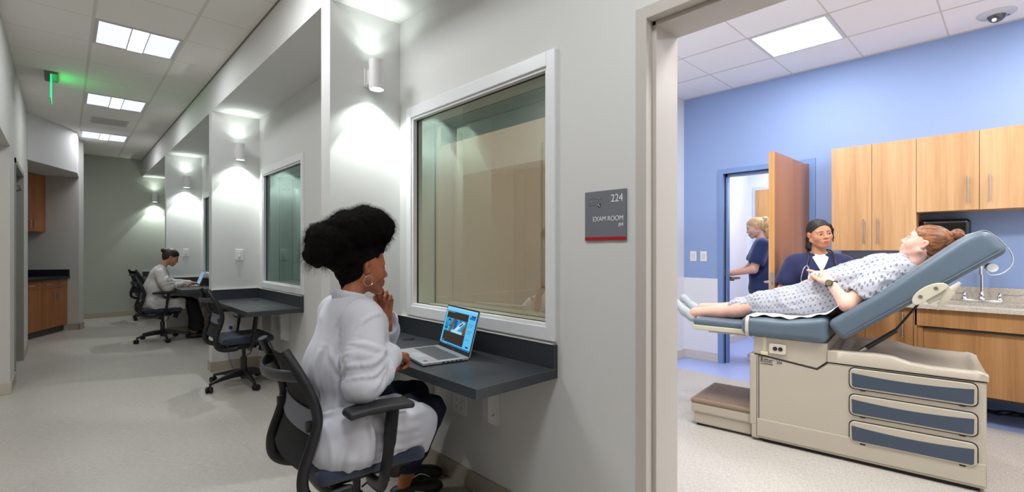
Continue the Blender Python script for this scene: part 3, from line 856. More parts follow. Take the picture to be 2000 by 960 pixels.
# ================================================================== DESKS
kerf = pbr('laminate_seam', (96, 92, 86), 0.5)
bracket = pbr('bracket_white', (214, 214, 212), 0.35)
DESKL = ['black wall-hung desk under the largest window, holding the blue-screened laptop', 'empty black wall-hung desk in the second niche', 'black wall-hung desk where the far person in white types', 'black desk end in the last niche against the far wall']
def desk(y1, label):
    """y1: face of the fin; worktop runs 1.36 m toward the viewer"""
    t = thing('niche_desk', label, 'desk', (XW, y1, 0), 0, 'black wall-hung desks in the niches')
    D, Ln = 0.462, 1.36
    bm = bmesh.new(); bx(bm, -D, -0.001, -Ln, -0.001, 0.713, 0.755, 0.0012, 1); obj('worktop', bm, lam, t, smooth=False)
    bm = bmesh.new(); bx(bm, -0.021, -0.001, -Ln, -0.001, 0.755, 0.860, 0.001, 1); obj('backsplash', bm, lam, t, smooth=False)
    bm = bmesh.new(); bx(bm, -D + 0.004, -0.021, -0.021, -0.001, 0.755, 0.860, 0.001, 1); obj('backsplash', bm, lam, t, smooth=False)
    bm = bmesh.new()
    bx(bm, -D - 0.0004, -D + 0.0008, -Ln, -0.002, 0.7537, 0.7553); bx(bm, -D, -0.001, -Ln - 0.0004, -Ln + 0.0008, 0.7537, 0.7553); bx(bm, -D - 0.0004, -D + 0.001, -Ln - 0.0004, -Ln + 0.001, 0.713, 0.755)
    bx(bm, -0.021, -0.019, -Ln - 0.0005, -Ln + 0.0006, 0.757, 0.860)
    obj('edge_seam', bm, kerf, t, smooth=False)
    bm = bmesh.new(); bx(bm, -0.024, -0.001, -Ln + 0.01, -0.02, 0.8605, 0.864); bx(bm, -D + 0.004, -0.02, -0.024, -0.001, 0.8605, 0.864); obj('caulk_line', bm, pbr('caulk', (200, 200, 196), 0.5), t, smooth=False)
    for yy in (-0.955, -0.365):
        bm = bmesh.new()
        prism(bm, [(-0.075, 0.712), (-0.001, 0.712), (-0.001, 0.405), (-0.030, 0.405), (-0.075, 0.435)], yy - 0.022, yy - 0.018, 'y')
        prism(bm, [(-0.075, 0.712), (-0.001, 0.712), (-0.001, 0.405), (-0.030, 0.405), (-0.075, 0.435)], yy + 0.018, yy + 0.022, 'y')
        bx(bm, -0.079, -0.075, yy - 0.022, yy + 0.022, 0.435, 0.712); bx(bm, -0.42, -0.001, yy - 0.022, yy + 0.022, 0.700, 0.712)
        br = obj('bracket', bm, bracket, t, smooth=False)
        bm = bmesh.new(); bx(bm, -0.05, -0.042, yy - 0.026, yy - 0.022, 0.46, 0.468); obj('bolt', bm, metal, br)
    bm = bmesh.new(); lathe(bm, [(0.036, 0), (0.036, 0.003), (0.031, 0.0045), (0.0001, 0.0045)], 28, Matrix.Translation((-0.115, -0.30, 0.755)))
    obj('cable_grommet', bm, black, t)
    return t
for y, lb in zip(FINS + [11.95], DESKL): desk(y, lb)

# ================================================================== OFFICE CHAIR (faces +x)
fab = pbr('seat_fabric', (44, 54, 78), 0.9, bump=(900, 0.5), var=(600, 0.25), sheen=0.3)
mesh_b = pbr('mesh_black', (20, 21, 26), 0.85, bump=(1500, 0.6))
lumb = pbr('lumbar_grey', (120, 122, 134), 0.7, bump=(300, 0.5, (0.1, 0.1, 8)))
def office_chair(label, loc, rz):
    t = thing('office_chair', label, 'chair', loc, rz, 'black mesh-back office chairs')
    # seat cushion
    F = Field((-0.30, -0.30, 0.36), (0.36, 0.30, 0.54), 0.008)
    F.box((-0.005, 0, 0.455), (0.22, 0.218, 0.036), r=0.034, k=0.0)
    F.ell((0.155, 0, 0.452), (0.080, 0.208, 0.036), k=0.03)
    P, Q = F.mesh()
    P[:, 2] += -0.5 * np.maximum(P[:, 0] - 0.13, 0) ** 2 * 4 - 0.12 * (0.06 - P[:, 1] ** 2) * (P[:, 2] > 0.46)
    npmesh('seat', [(P, Q)], fab, t)
    bm = bmesh.new(); bx(bm, -0.17, 0.17, -0.17, 0.17, 0.395, 0.420, 0.01); bx(bm, -0.10, 0.10, -0.07, 0.07, 0.345, 0.40, 0.015); bx(bm, 0.05, 0.22, -0.03, 0.03, 0.372, 0.398, 0.008)
    obj('seat_frame', bm, black, t)
    bm = bmesh.new(); lathe(bm, [(0.0001, -0.035), (0.026, -0.035), (0.030, -0.028), (0.030, 0.028), (0.026, 0.035), (0.0001, 0.035)], 18, Matrix.Translation((0.15, -0.05, 0.345)) @ Matrix.Rotation(0.25, 4, 'Y'))
    tube(bm, [(0.13, -0.05, 0.38), (0.06, -0.14, 0.37), (0.05, -0.20, 0.375)], 0.006, 8)
    tube(bm, smooth_path([(0.08, 0.02, 0.36), (0.07, 0.03, 0.29), (0.03, 0.02, 0.27)], 5), 0.004, 6)
    obj('tilt_control', bm, black, t)
    # back uprights
    path = [(-0.10, 0.385), (-0.20, 0.385), (-0.265, 0.42), (-0.275, 0.50), (-0.240, 0.61), (-0.226, 0.68), (-0.245, 0.76), (-0.285, 0.85), (-0.322, 0.925)]
    for s in (-1, 1):
        bm = bmesh.new()
        pts = smooth_path([(x, s * (0.222 - 0.02 * (z < 0.40) - 0.035 * (z > 0.9) - 0.018 * (z > 0.8)), z) for x, z in path], 6)
        n = len(pts)
        tube(bm, pts, [0.0185 - 0.004 * (i / n) for i in range(n)], 12, flat=(0.8, 1.25))
        obj('back_upright', bm, black, t)
    bm = bmesh.new(); tube(bm, smooth_path([(-0.10, -0.20, 0.385), (-0.16, -0.12, 0.375), (-0.17, 0, 0.372), (-0.16, 0.12, 0.375), (-0.10, 0.20, 0.385)], 5), 0.019, 10)
    tube(bm, [(-0.16, 0, 0.375), (-0.02, 0, 0.375)], 0.03, 10); obj('back_carrier', bm, black, t)
    # rear handle bar
    bm = bmesh.new()
    ps = smooth_path([(-0.272, -0.205, 0.835), (-0.318, -0.150, 0.835), (-0.345, -0.07, 0.832), (-0.352, 0, 0.830), (-0.345, 0.07, 0.832), (-0.318, 0.150, 0.835), (-0.272, 0.205, 0.835)], 6)
    tube(bm, ps, 0.017, 12, flat=(0.4, 1.2)); obj('handle_bar', bm, pbr('bar_grey', (58, 59, 64), 0.4), t)
    # mesh panel in three pieces
    zx = [(0.50, -0.275), (0.56, -0.252), (0.61, -0.236), (0.68, -0.222), (0.74, -0.236), (0.80, -0.260), (0.86, -0.285), (0.905, -0.308)]
    def sheet(z0, z1, mat, name, off=0.0):
        bm = bmesh.new(); rows = []
        for i in range(9):
            z = z0 + (z1 - z0) * i / 8; x = float(np.interp(z, [q[0] for q in zx], [q[1] for q in zx]))
            hw = float(np.interp(z, [0.5, 0.78, 0.92], [0.212, 0.205, 0.175]))
            fr = [bm.verts.new((x + off + 0.012 - 0.022 * (1 - (k / 6 - 1) ** 2), hw * (k / 6 - 1), z)) for k in range(13)]
            bk = [bm.verts.new((v.co.x - 0.004, v.co.y, v.co.z)) for v in fr]
            rows.append((fr, bk))
        for (a, a2), (b, b2) in zip(rows[:-1], rows[1:]):
            for k in range(12):
                bm.faces.new((a[k], a[k + 1], b[k + 1], b[k])); bm.faces.new((a2[k], b2[k], b2[k + 1], a2[k + 1]))
            bm.faces.new((a[0], b[0], b2[0], a2[0])); bm.faces.new((a[12], a2[12], b2[12], b[12]))
        for r_, rv in ((rows[0], 1), (rows[-1], 0)):
            for k in range(12): bm.faces.new((r_[0][k], r_[1][k], r_[1][k + 1], r_[0][k + 1]))
        obj(name, bm, mat, t)
    sheet(0.495, 0.905, mesh_b, 'back_mesh'); sheet(0.615, 0.700, lumb, 'lumbar_support', -0.007)
    for s in (-1, 1):
        bm = bmesh.new(); bx(bm, -0.262, -0.232, s * 0.198 - 0.012, s * 0.198 + 0.012, 0.635, 0.672, 0.006); obj('lumbar_knob', bm, pbr('knob', (50, 50, 50), 0.4), t)
    # arms
    for s in (-1, 1):
        bm = bmesh.new()
        tube(bm, smooth_path([(0.00, s * 0.13, 0.375), (0.00, s * 0.235, 0.385), (0.005, s * 0.268, 0.44), (0.02, s * 0.275, 0.56), (0.035, s * 0.272, 0.682)], 6), [0.022] * 12 + [0.024] * 6 + [0.028] * 7, 12, flat=(0.55, 1.35))
        a = obj('armrest', bm, black, t)
        G = Field((-0.18, s * 0.27 - 0.08, 0.65), (0.16, s * 0.27 + 0.08, 0.74), 0.006)
        G.box((-0.015, s * 0.27, 0.698), (0.13, 0.046, 0.014), r=0.013, k=0)
        G.ell((-0.015, s * 0.27, 0.692), (0.12, 0.035, 0.02), k=0.01)
        P, Q = G.mesh(); P[:, 2] += -0.10 * P[:, 0] * (P[:, 0] > 0) - 0.5 * np.maximum(np.abs(P[:, 0]) - 0.06, 0) ** 2 * 2.5; P[:, 1] -= s * 1.2 * (P[:, 0] > 0.02) * (P[:, 0] - 0.02) ** 2
        npmesh('arm_pad', [(P, Q)], pbr('arm_pad', (34, 35, 38), 0.5), a)
    # column and star base
    bm = bmesh.new(); lathe(bm, [(0.016, 0.20), (0.016, 0.35)], 18); lathe(bm, [(0.027, 0.10), (0.027, 0.26), (0.024, 0.265)], 18); lathe(bm, [(0.0001, 0.055), (0.026, 0.055), (0.026, 0.12)], 18)
    obj('gas_column', bm, black, t)
    for k in range(5):
        a = R_(72 * k + 200); Mz = Matrix.Rotation(a, 4, 'Z')
        bm = bmesh.new()
        rings = []
        for (r, w, z0, z1) in ((0.02, 0.030, 0.085, 0.150), (0.10, 0.026, 0.088, 0.140), (0.22, 0.019, 0.082, 0.112), (0.305, 0.015, 0.068, 0.090), (0.322, 0.013, 0.050, 0.086)):
            rings.append([bm.verts.new(Mz @ Vector(p)) for p in ((r, -w, z0), (r, w, z0), (r, w * 0.8, z1), (r, -w * 0.8, z1))])
        for A, C in zip(rings[:-1], rings[1:]):
            for j in range(4): bm.faces.new((A[j], A[(j + 1) % 4], C[(j + 1) % 4], C[j]))
        bm.faces.new(rings[0][::-1]); bm.faces.new(rings[-1])
        leg = obj('base_leg', bm, black, t, bevel=0.004)
        bm = bmesh.new(); Mc = Mz @ Matrix.Translation((0.318, 0, 0)) @ Matrix.Rotation(0.7 + k * 1.3, 4, 'Z')
        for s in (-1, 1): lathe(bm, [(0.0001, 0.004), (0.014, 0.004), (0.0265, 0.006), (0.029, 0.010), (0.029, 0.020), (0.0265, 0.024), (0.0001, 0.024)], 20, Mc @ Matrix.Translation((0.016, 0, 0.029)) @ Matrix.Rotation(s * math.pi / 2, 4, 'X'))
        tube(bm, [Mc @ Vector((0.0, 0, 0.085)), Mc @ Vector((0.0, 0, 0.045)), Mc @ Vector((0.016, 0, 0.032))], 0.008, 8)
        obj('caster', bm, blackm, leg)
    return t
ch = office_chair('black mesh office chair under the nearest woman in white coat', (0.892, 1.90, 0), R_(-4))
for lb, lc, rz in (('empty black office chair with navy seat in the second niche', (1.25, 5.08, 0), R_(0)),
                   ('black office chair under the far person in white', (1.02, 8.38, 0), R_(0)),
                   ('farthest black office chair, mostly hidden behind the far seated person', (1.22, 11.2, 0), R_(12))):
    c = copy_tree(ch); c.location = lc; c.rotation_euler = (0, 0, rz); c['label'] = lb
# ================================================================== EXAM ROOM FURNITURE
gap = pbr('cabinet_gap_shade', (38, 30, 26), 0.8)  # dark colour painted in for the shade around the base cabinets
carc = pbr('carcass', (150, 106, 66), 0.6)
def bar_handle(parent, y, z0, z1, x=0.0, horiz=False, mat=metal):
    """bar pull standing off a face whose outside is -x"""
    bm = bmesh.new(); r = 0.0055
    if horiz:
        tube(bm, [(x - 0.03, z0, y), (x - 0.03, z1, y)], r, 10)
        for q in (z0 + 0.02, z1 - 0.02): tube(bm, [(x, q, y), (x - 0.03, q, y)], 0.004, 8)
    else:
        tube(bm, [(x - 0.03, y, z0), (x - 0.03, y, z1)], r, 10)
        for q in (z0 + 0.025, z1 - 0.025): tube(bm, [(x, y, q), (x - 0.03, y, q)], 0.004, 8)
    return obj('handle', bm, mat, parent)
def cabinet(name, label, loc, rz, y0, y1, z0, z1, depth, doors, mat, group=None, wm=carc):
    """front face at x=0 looking toward -x; doors = (ya, yb, za, zb, handle(y,z0,z1,horiz))"""
    t = thing(name, label, 'cabinet', loc, rz, group)
    obj('body', B(0.020, depth, y0 + 0.001, y1 - 0.001, z0, z1), mat, t, smooth=False)
    for d in doors:
        g = 0.0016
        o = obj('door' if d[5] != 'drawer' else 'drawer', B(0.0, 0.019, d[0] + g, d[1] - g, d[2] + g, d[3] - g, bev=0.0008, seg=1), mat, t, smooth=False)
        if d[4]: bar_handle(o, *d[4][:3], 0.0, d[4][3] if len(d[4]) > 3 else False)
    return t
FX = BW - 0.335
cabinet('cabinet', 'tall two-door oak wall cabinet right behind the nurse', (FX, 0, 0), 0, 0.576, 1.171, 1.276, 2.20, 0.334,
        [(0.872, 1.171, 1.276, 2.20, (0.925, 1.335, 1.55), 'd'), (0.576, 0.872, 1.276, 2.20, (0.828, 1.335, 1.55), 'd')], wood_oak, 'oak wall cabinets over the counter')
cabinet('cabinet', 'shorter wide oak wall cabinet over the sink', (FX, 0, 0), 0, -0.16, 0.576, 1.590, 2.20, 0.334,
        [(0.206, 0.576, 1.590, 2.20, (0.268, 1.645, 1.855), 'd'), (-0.16, 0.206, 1.590, 2.20, (0.148, 1.645, 1.855), 'd')], wood_oak, 'oak wall cabinets over the counter')
cabinet('cabinet', 'oak wall cabinet at the right edge beyond the sink', (FX, 0, 0), 0, -0.90, -0.161, 1.590, 2.20, 0.334,
        [(-0.53, -0.161, 1.590, 2.20, None, 'd'), (-0.90, -0.53, 1.590, 2.20, None, 'd')], wood_oak, 'oak wall cabinets over the counter')
CX = 4.80
cabinet('base_cabinet', 'oak base cabinet with bar handles behind the gas strut', (CX, 0, 0), 0, 0.56, 1.171, 0.10, 0.835, 0.62,
        [(0.56, 0.865, 0.10, 0.835, (0.625, 0.60, 0.80), 'd'), (0.865, 1.171, 0.10, 0.835, (0.905, 0.60, 0.80), 'd')], wood_oak_h)
bm = B(CX + 0.06, BW - 0.01, 0.57, 1.16, 0, 0.10); o = obj('toe_kick', bm, gap, smooth=False); tag(o, 'dark plinth under the oak base cabinet', 'plinth')
t = thing('sink_cabinet', 'oak apron and recessed panel below the sink worktop', 'cabinet', (CX, 0, 0))
obj('apron', B(0, 0.02, -1.9, 0.552, 0.700, 0.835, bev=0.001, seg=1), wood_oak_h, t, smooth=False)
obj('end_panel', B(0.0, 0.62, 0.540, 0.558, 0.10, 0.835), wood_oak_h, t, smooth=False)
bm = bmesh.new(); bx(bm, 0.035, 0.05, -1.9, 0.535, 0.22, 0.70); obj('recessed_panel', bm, wood_oak_h, t, smooth=False)
obj('filler_strip', B(0.02, 0.035, 0.505, 0.540, 0.10, 0.700), wood_oak_h, t, smooth=False)
obj('shade_strip', B(0.008, 0.034, -1.9, 0.505, 0.683, 0.699), gap, t, smooth=False)  # strip coloured dark to stand for the shade under the apron
obj('under_shade_strip', B(0.035, 0.05, -1.9, 0.535, 0.205, 0.222), gap, t, smooth=False)  # dark strip painting in the shade below the panel
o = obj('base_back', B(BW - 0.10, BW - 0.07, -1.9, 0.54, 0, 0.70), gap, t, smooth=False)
# cables
bm = bmesh.new()
for k in range(4):
    pts = [(5.15 + 0.02 * k, 0.35 - 0.06 * k - j * 0.12, 0.02 + 0.045 * abs(math.sin(j * 1.3 + k))) for j in range(9)]
    tube(bm, smooth_path(pts, 5), 0.007, 6)
o = obj('cable_bundle', bm, blackm); tag(o, 'black cables lying in the dark space under the sink counter', 'cable')
# worktop of speckled solid surface
def stone():
    m = bpy.data.materials.new('speckled_stone'); t = NT(m)
    b = t.n('ShaderNodeBsdfPrincipled', Roughness=0.3); t.l(b.outputs[0], t.out.inputs[0])
    co = t.coords((1, 1, 1))
    n = t.n('ShaderNodeTexNoise', Scale=75.0, Detail=3.0, Roughness=0.6); t.l(co, n.inputs['Vector'])
    v = t.n('ShaderNodeTexVoronoi', Scale=110.0); t.l(co, v.inputs['Vector'])
    base_ = t.ramp(n.outputs[0], [(0.3, lin((176, 166, 152))), (0.6, lin((202, 194, 182))), (0.75, lin((214, 208, 198)))])
    k = t.ramp(v.outputs['Distance'], [(0.12, (1, 1, 1)), (0.2, (0, 0, 0))])
    t.l(t.mix(t.math('MULTIPLY', k, 0.45), base_, lin((128, 116, 102))), b.inputs['Base Color'])
    return m
stone_m = stone()
t = thing('worktop', 'speckled beige sink worktop with upstand', 'worktop', (0, 0, 0))
sx0, sx1, sy0, sy1 = 4.88, 5.24, -0.06, 0.44
bm = bmesh.new()
for a in ((4.76, sx0, -1.95, 1.18), (sx1, BW - 0.008, -1.95, 1.18), (sx0, sx1, sy1, 1.18), (sx0, sx1, -1.95, sy0)): bx(bm, a[0], a[1], a[2], a[3], 0.836, 0.866)
obj('slab', bm, stone_m, t, smooth=False)
obj('upstand', B(BW - 0.028, BW - 0.008, -1.95, 1.18, 0.866, 0.978, bev=0.002), stone_m, t, smooth=False)
t = thing('sink', 'stainless undermount basin set in the beige worktop', 'sink', ((sx0 + sx1) / 2, (sy0 + sy1) / 2, 0.70))
bm = bmesh.new(); w, l = (sx1 - sx0) / 2, (sy1 - sy0) / 2
rg = []
for s, z in ((1.0, 0.136), (0.985, 0.134), (0.93, 0.02), (0.85, 0.0), (0.15, -0.004)):
    rg.append([bm.verts.new((p[0], p[1], z)) for p in rrect(-w * s, w * s, -l * s, l * s, 0.05 * s, 5)])
for a, b in zip(rg[:-1], rg[1:]):
    for k in range(len(a)): bm.faces.new((a[k], a[(k + 1) % len(a)], b[(k + 1) % len(a)], b[k]))
bm.faces.new(rg[-1]); obj('basin', bm, metal, t)
bm = bmesh.new(); o_, i_ = rrect(-w - .012, w + .012, -l - .012, l + .012, 0.055, 5), rrect(-w + .004, w - .004, -l + .004, l - .004, 0.05, 5)
A = [bm.verts.new((p[0], p[1], 0.167)) for p in o_]; C = [bm.verts.new((p[0], p[1], 0.1685)) for p in i_]; D2 = [bm.verts.new((p[0], p[1], 0.13)) for p in i_]
for k in range(len(A)): bm.faces.new((A[k], A[(k + 1) % len(A)], C[(k + 1) % len(A)], C[k])); bm.faces.new((C[k], C[(k + 1) % len(A)], D2[(k + 1) % len(A)], D2[k]))
obj('rim', bm, stone_m, t)
bm = bmesh.new(); lathe(bm, [(0.0001, 0.002), (0.03, 0.002), (0.033, -0.001)], 20); obj('drain', bm, chrome, t)
# faucet
t = thing('faucet', 'chrome gooseneck faucet with two wrist-blade handles at the sink', 'faucet', (5.30, 0.20, 0.866))
bm = bmesh.new(); bx(bm, -0.022, 0.022, -0.115, 0.115, 0.0, 0.022, 0.008); obj('base_plate', bm, chrome, t)
bm = bmesh.new(); lathe(bm, [(0.026, 0.02), (0.026, 0.034), (0.017, 0.045), (0.020, 0.06), (0.013, 0.075), (0.0115, 0.09)], 24)
pts = [(0, 0, 0.08), (0, 0, 0.20), (0, 0, 0.28)] + [(-0.07 + 0.07 * math.cos(R_(a)), 0, 0.28 + 0.07 * math.sin(R_(a))) for a in range(20, 181, 20)] + [(-0.14, 0, 0.245)]
tube(bm, pts, 0.0105, 14); lathe(bm, [(0.013, 0.225), (0.013, 0.25)], 16, Matrix.Translation((-0.14, 0, 0))); obj('spout', bm, chrome, t)
for s in (-1, 1):
    bm = bmesh.new(); lathe(bm, [(0.022, 0.02), (0.022, 0.03), (0.014, 0.04), (0.017, 0.052), (0.011, 0.062), (0.012, 0.078), (0.0001, 0.082)], 20, Matrix.Translation((0, s * 0.10, 0))); h1 = obj('handle', bm, chrome, t)
    bm = bmesh.new(); tube(bm, smooth_path([(0, s * 0.10, 0.066), (-0.01, s * 0.15, 0.066), (-0.02, s * 0.21, 0.068), (-0.025, s * 0.235, 0.085)], 6), [0.006] * 12 + [0.0075] * 7, 8, flat=(1.3, 0.5)); obj('wrist_blade', bm, chrome, h1)
# towel dispenser
t = thing('towel_dispenser', 'glossy black paper towel dispenser on the wall behind the patient head', 'dispenser', (BW, 0.415, 1.40))
G = Field((-0.24, -0.18, -0.20), (0.01, 0.18, 0.16), 0.008); G.box((-0.105, 0, -0.02), (0.105, 0.155, 0.155), r=0.03, k=0); G.box((-0.18, 0, -0.15), (0.06, 0.14, 0.03), r=0.02, k=0.02, op='s')
P, Q = G.mesh(); npmesh('cover', [(P, Q)], pbr('gloss_black', (14, 15, 18), 0.15, coat=0.5), t)
bm = bmesh.new(); bx(bm, -0.15, -0.05, -0.12, 0.12, -0.172, -0.150, 0.004); obj('outlet_slot', bm, blackm, t)

# ------------------------------------------------------------------ EXAM TABLE, local x = foot -> head, y = away from the viewer
beige = pbr('table_beige', (178, 169, 154), 0.35, coat=0.15)
beige2 = pbr('table_beige_light', (198, 192, 174), 0.35)
slate = pbr('vinyl_slate', (86, 102, 117), 0.42, bump=(700, 0.05), sheen=0.1)
draw = pbr('drawer_slate', (58, 70, 86), 0.45)
dark = pbr('dark_gap', (22, 22, 22), 0.7)
TROT = math.atan2(-.9933, .1158); TLOC = (3.393, 1.191, 0)
et = thing('exam_table', 'beige medical exam table with slate blue upholstery and raised backrest', 'exam table', TLOC, TROT)
W = 0.66
# main body shell
bm = bmesh.new()
prof = [(-0.045, 0.025), (-0.045, 0.20), (-0.020, 0.24)]
body = [(-0.03, 0.02), (1.085, 0.02), (1.085, 0.585), (0.385, 0.585), (0.33, 0.535), (-0.03, 0.583)]
vs, fs = prism(bm, body, 0.0, W, 'y')
o = obj('base_shell', bm, beige, et, smooth=False, bevel=0.012)
bm = bmesh.new(); bx(bm, 0.02, 1.06, 0.02, W - 0.02, 0.0, 0.022); obj('floor_glides', bm, dark, et, smooth=False)
bm = bmesh.new(); bx(bm, -0.015, 1.083, -0.006, 0.004, 0.035, 0.155, 0.006); obj('kick_moulding', bm, beige, et, smooth=False)
bm = bmesh.new(); bx(bm, -0.060, 0.0, 0.0, W, 0.10, 0.583, 0.010); bx(bm, -0.050, 0.0, 0.0, W, 0.015, 0.11, 0.010); obj('foot_panel', bm, beige, et, smooth=False)
bm = bmesh.new(); bx(bm, -0.004, 0.0, -0.0015, 0.002, 0.04, 0.583); prism(bm, [(-0.03, 0.581), (0.33, 0.531), (0.388, 0.583), (0.388, 0.588), (0.328, 0.536), (-0.03, 0.585)], -0.0015, 0.002, 'y'); bx(bm, 0.388, 1.085, -0.0015, 0.002, 0.583, 0.588); obj('panel_seam', bm, dark, et, smooth=False)
# upper chassis
bm = bmesh.new(); prism(bm, [(-0.035, 0.586), (0.328, 0.538), (0.384, 0.590), (0.384, 0.70), (-0.035, 0.70)], 0.004, W - 0.004, 'y'); obj('upper_chassis', bm, beige, et, smooth=False, bevel=0.004)
# rear tray with stepped, curved top
def xz(x): return float(np.interp(x, [0.36, 0.44, 0.62, 0.70, 0.78, 0.86, 1.03, 1.085], [0.655, 0.662, 0.668, 0.664, 0.640, 0.632, 0.632, 0.610]))
N = 34; xs = [0.385 + (1.092 - 0.385) * i / N for i in range(N + 1)]
bm = bmesh.new(); rows = []
ysec = [(-0.006, -9), (-0.006, -0.010), (0.004, 0.0), (0.03, 0.004), (0.045, -0.004), (0.07, -0.022), (W / 2, -0.026), (W - 0.07, -0.022), (W - 0.045, -0.004), (W - 0.03, 0.004), (W - 0.004, 0.0), (W + 0.006, -0.010), (W + 0.006, -9)]
for x in xs:
    zt = xz(x) + (0.012 if x > 1.06 else 0); fl = 0.35 if (x < 0.45 or x > 1.05) else 1.0
    if x > 1.05: zt = xz(1.03) + 0.004 - 0.5 * max(0, x - 1.06)
    rows.append([bm.verts.new((x, y, 0.590 if dz == -9 else zt + (dz if dz > 0 else dz * fl))) for y, dz in ysec])
for a, b in zip(rows[:-1], rows[1:]):
    for k in range(len(ysec) - 1): bm.faces.new((a[k], a[k + 1], b[k + 1], b[k]))
bm.faces.new(rows[0]); bm.faces.new(rows[-1][::-1])
obj('head_tray', bm, beige, et, angle=60)
bm = bmesh.new(); bx(bm, 0.55, 0.60, 0.10, 0.16, xz(0.57) - 0.024, xz(0.57) - 0.021); obj('info_label', bm, whitep, et, smooth=False)
# drawers
for z0, z1 in ((0.452, 0.572), (0.293, 0.415), (0.132, 0.256)):
    x0, x1 = 0.497, 1.048
    bm = bmesh.new(); prism(bm, rrect(x0 - 0.005, x1 + 0.005, z0 - 0.006, z1 + 0.005, 0.030, 6), -0.0025, 0.002, 'y'); gp = obj('drawer', bm, dark, et, smooth=False)
    bm = bmesh.new(); vs, fs = prism(bm, rrect(x0, x1, z0, z1, 0.027, 6), -0.012, 0.0, 'y'); obj('drawer_front', bm, beige, gp, bevel=0.004, angle=25)
    # insert with a sagging top edge
    n = 24; up = [(x0 + 0.010 + (x1 - x0 - 0.022) * i / n, z1 - 0.030 - 0.012 * math.sin(math.pi * i / n) * 0 - 0.012 * (i / n) + 0.010 * (1 - abs(2 * i / n - 1)) * 0) for i in range(n + 1)]
    up = [(x, z1 - 0.026 - 0.016 * (math.sin(math.pi * (x - x0) / (x1 - x0)) ** 0.8)) for x, _ in up]
    poly = [(x0 + 0.012, z0 + 0.018), (x0 + 0.020, z0 + 0.010), (x1 - 0.022, z0 + 0.010), (x1 - 0.013, z0 + 0.018)] + up[::-1]
    bm = bmesh.new(); prism(bm, poly, -0.0135, -0.004, 'y'); obj('drawer_insert', bm, draw, gp, smooth=False)
    bm = bmesh.new()
    for xx in (x0 + 0.05, x1 - 0.07): bx(bm, xx, xx + 0.026, -0.008, 0.0, z0 - 0.010, z0 + 0.001, 0.002)
    obj('drawer_clip', bm, dark, gp, smooth=False)
# outlet plate, small tab, lettering
bm = bmesh.new(); prism(bm, rrect(0.062, 0.160, 0.600, 0.665, 0.010, 4), -0.012, 0.005, 'y'); ol = obj('outlet_plate', bm, beige2, et, smooth=False, bevel=0.002)
for c in (0.097, 0.128):
    bm = bmesh.new(); lathe(bm, [(0.0001, 0.0), (0.0135, 0.0), (0.0135, 0.003), (0.0001, 0.003)], 20, Matrix.Translation((c, -0.0115, 0.634)) @ Matrix.Rotation(math.pi / 2, 4, 'X')); obj('receptacle', bm, black, ol, smooth=False)
bm = bmesh.new(); bx(bm, 0.010, 0.055, -0.010, 0.006, 0.583, 0.606, 0.003); obj('pull_tab', bm, pbr('tab_cream', (204, 196, 160), 0.4), et, smooth=False)
bm = bmesh.new(); bx(bm, 0.022, 0.042, 0.0025, 0.006, 0.61, 0.70); obj('moulded_rib', bm, beige2, et, smooth=False)
MT = Matrix(((1, 0, 0, 0), (0, 0, -1, -0.0012), (0, 1, 0, 0), (0, 0, 0, 1)))
ink = pbr('printed_ink', (62, 54, 48), 0.5)
def serif(s, x, z, size, sc):
    o = text_obj('lettering', s, size, MT @ Matrix.Translation((x, z, 0)), ink, et, 0.0006, 'LEFT', sc)
serif('Ritter', 0.007, 0.535, 0.048, (0.68, 1)); serif('204', 0.103, 0.534, 0.030, (0.74, 1)); serif('by', 0.009, 0.520, 0.012, (1, 1)); serif('MIDMARK', 0.022, 0.520, 0.013, (1.05, 1)); serif('*', 0.088, 0.545, 0.012, (1, 1))
bm = bmesh.new()   # serifs and thick stem of the capital
for a in ((0.006, 0.018, 0.5355, 0.5385), (0.006, 0.020, 0.567, 0.570), (0.0098, 0.0135, 0.536, 0.569), (0.036, 0.042, 0.5355, 0.5375), (0.028, 0.034, 0.5355, 0.538)): bx(bm, a[0], a[1], -0.0016, 0.0, a[2], a[3])
obj('lettering_serifs', bm, ink, et, smooth=False)
# step at the foot end
st = bmesh.new(); bx(st, -0.445, -0.055, 0.03, 0.55, 0.015, 0.10, 0.012); bx(st, -0.462, -0.055, 0.02, 0.56, 0.095, 0.168, 0.014); s_ = obj('step', st, beige, et, smooth=False)
bm = bmesh.new(); bx(bm, -0.466, -0.055, 0.016, 0.564, 0.164, 0.196, 0.012)
bm2 = obj('step_tread', bm, pbr('tread_brown', (132, 112, 94), 0.5), s_, smooth=False)
bm = bmesh.new()
for k in range(26): bx(bm, -0.44 + k * 0.0145, -0.434 + k * 0.0145, 0.05, 0.53, 0.195, 0.1975)
obj('tread_ribs', bm, pbr('tread_rib', (118, 98, 82), 0.5), s_, smooth=False)
bm = bmesh.new(); bx(bm, -0.43, -0.36, 0.05, 0.09, 0.0, 0.016); bx(bm, -0.43, -0.36, 0.48, 0.52, 0.0, 0.016); obj('step_foot', bm, dark, s_, smooth=False)
# leg extension
bm = bmesh.new(); bx(bm, -0.455, -0.03, 0.03, 0.60, 0.698, 0.732, 0.006); le = obj('leg_extension', bm, beige2, et, smooth=False)
bm = bmesh.new(); bx(bm, -0.35, -0.06, 0.06, 0.57, 0.684, 0.700, 0.004); obj('extension_slide', bm, beige, le, smooth=False)
G = Field((-0.50, 0.0, 0.70), (-0.02, 0.64, 0.80), 0.008); G.box((-0.25, 0.315, 0.752), (0.205, 0.275, 0.024), r=0.016, k=0); P, Q = G.mesh()
npmesh('extension_pad', [(P, Q)], slate, le)
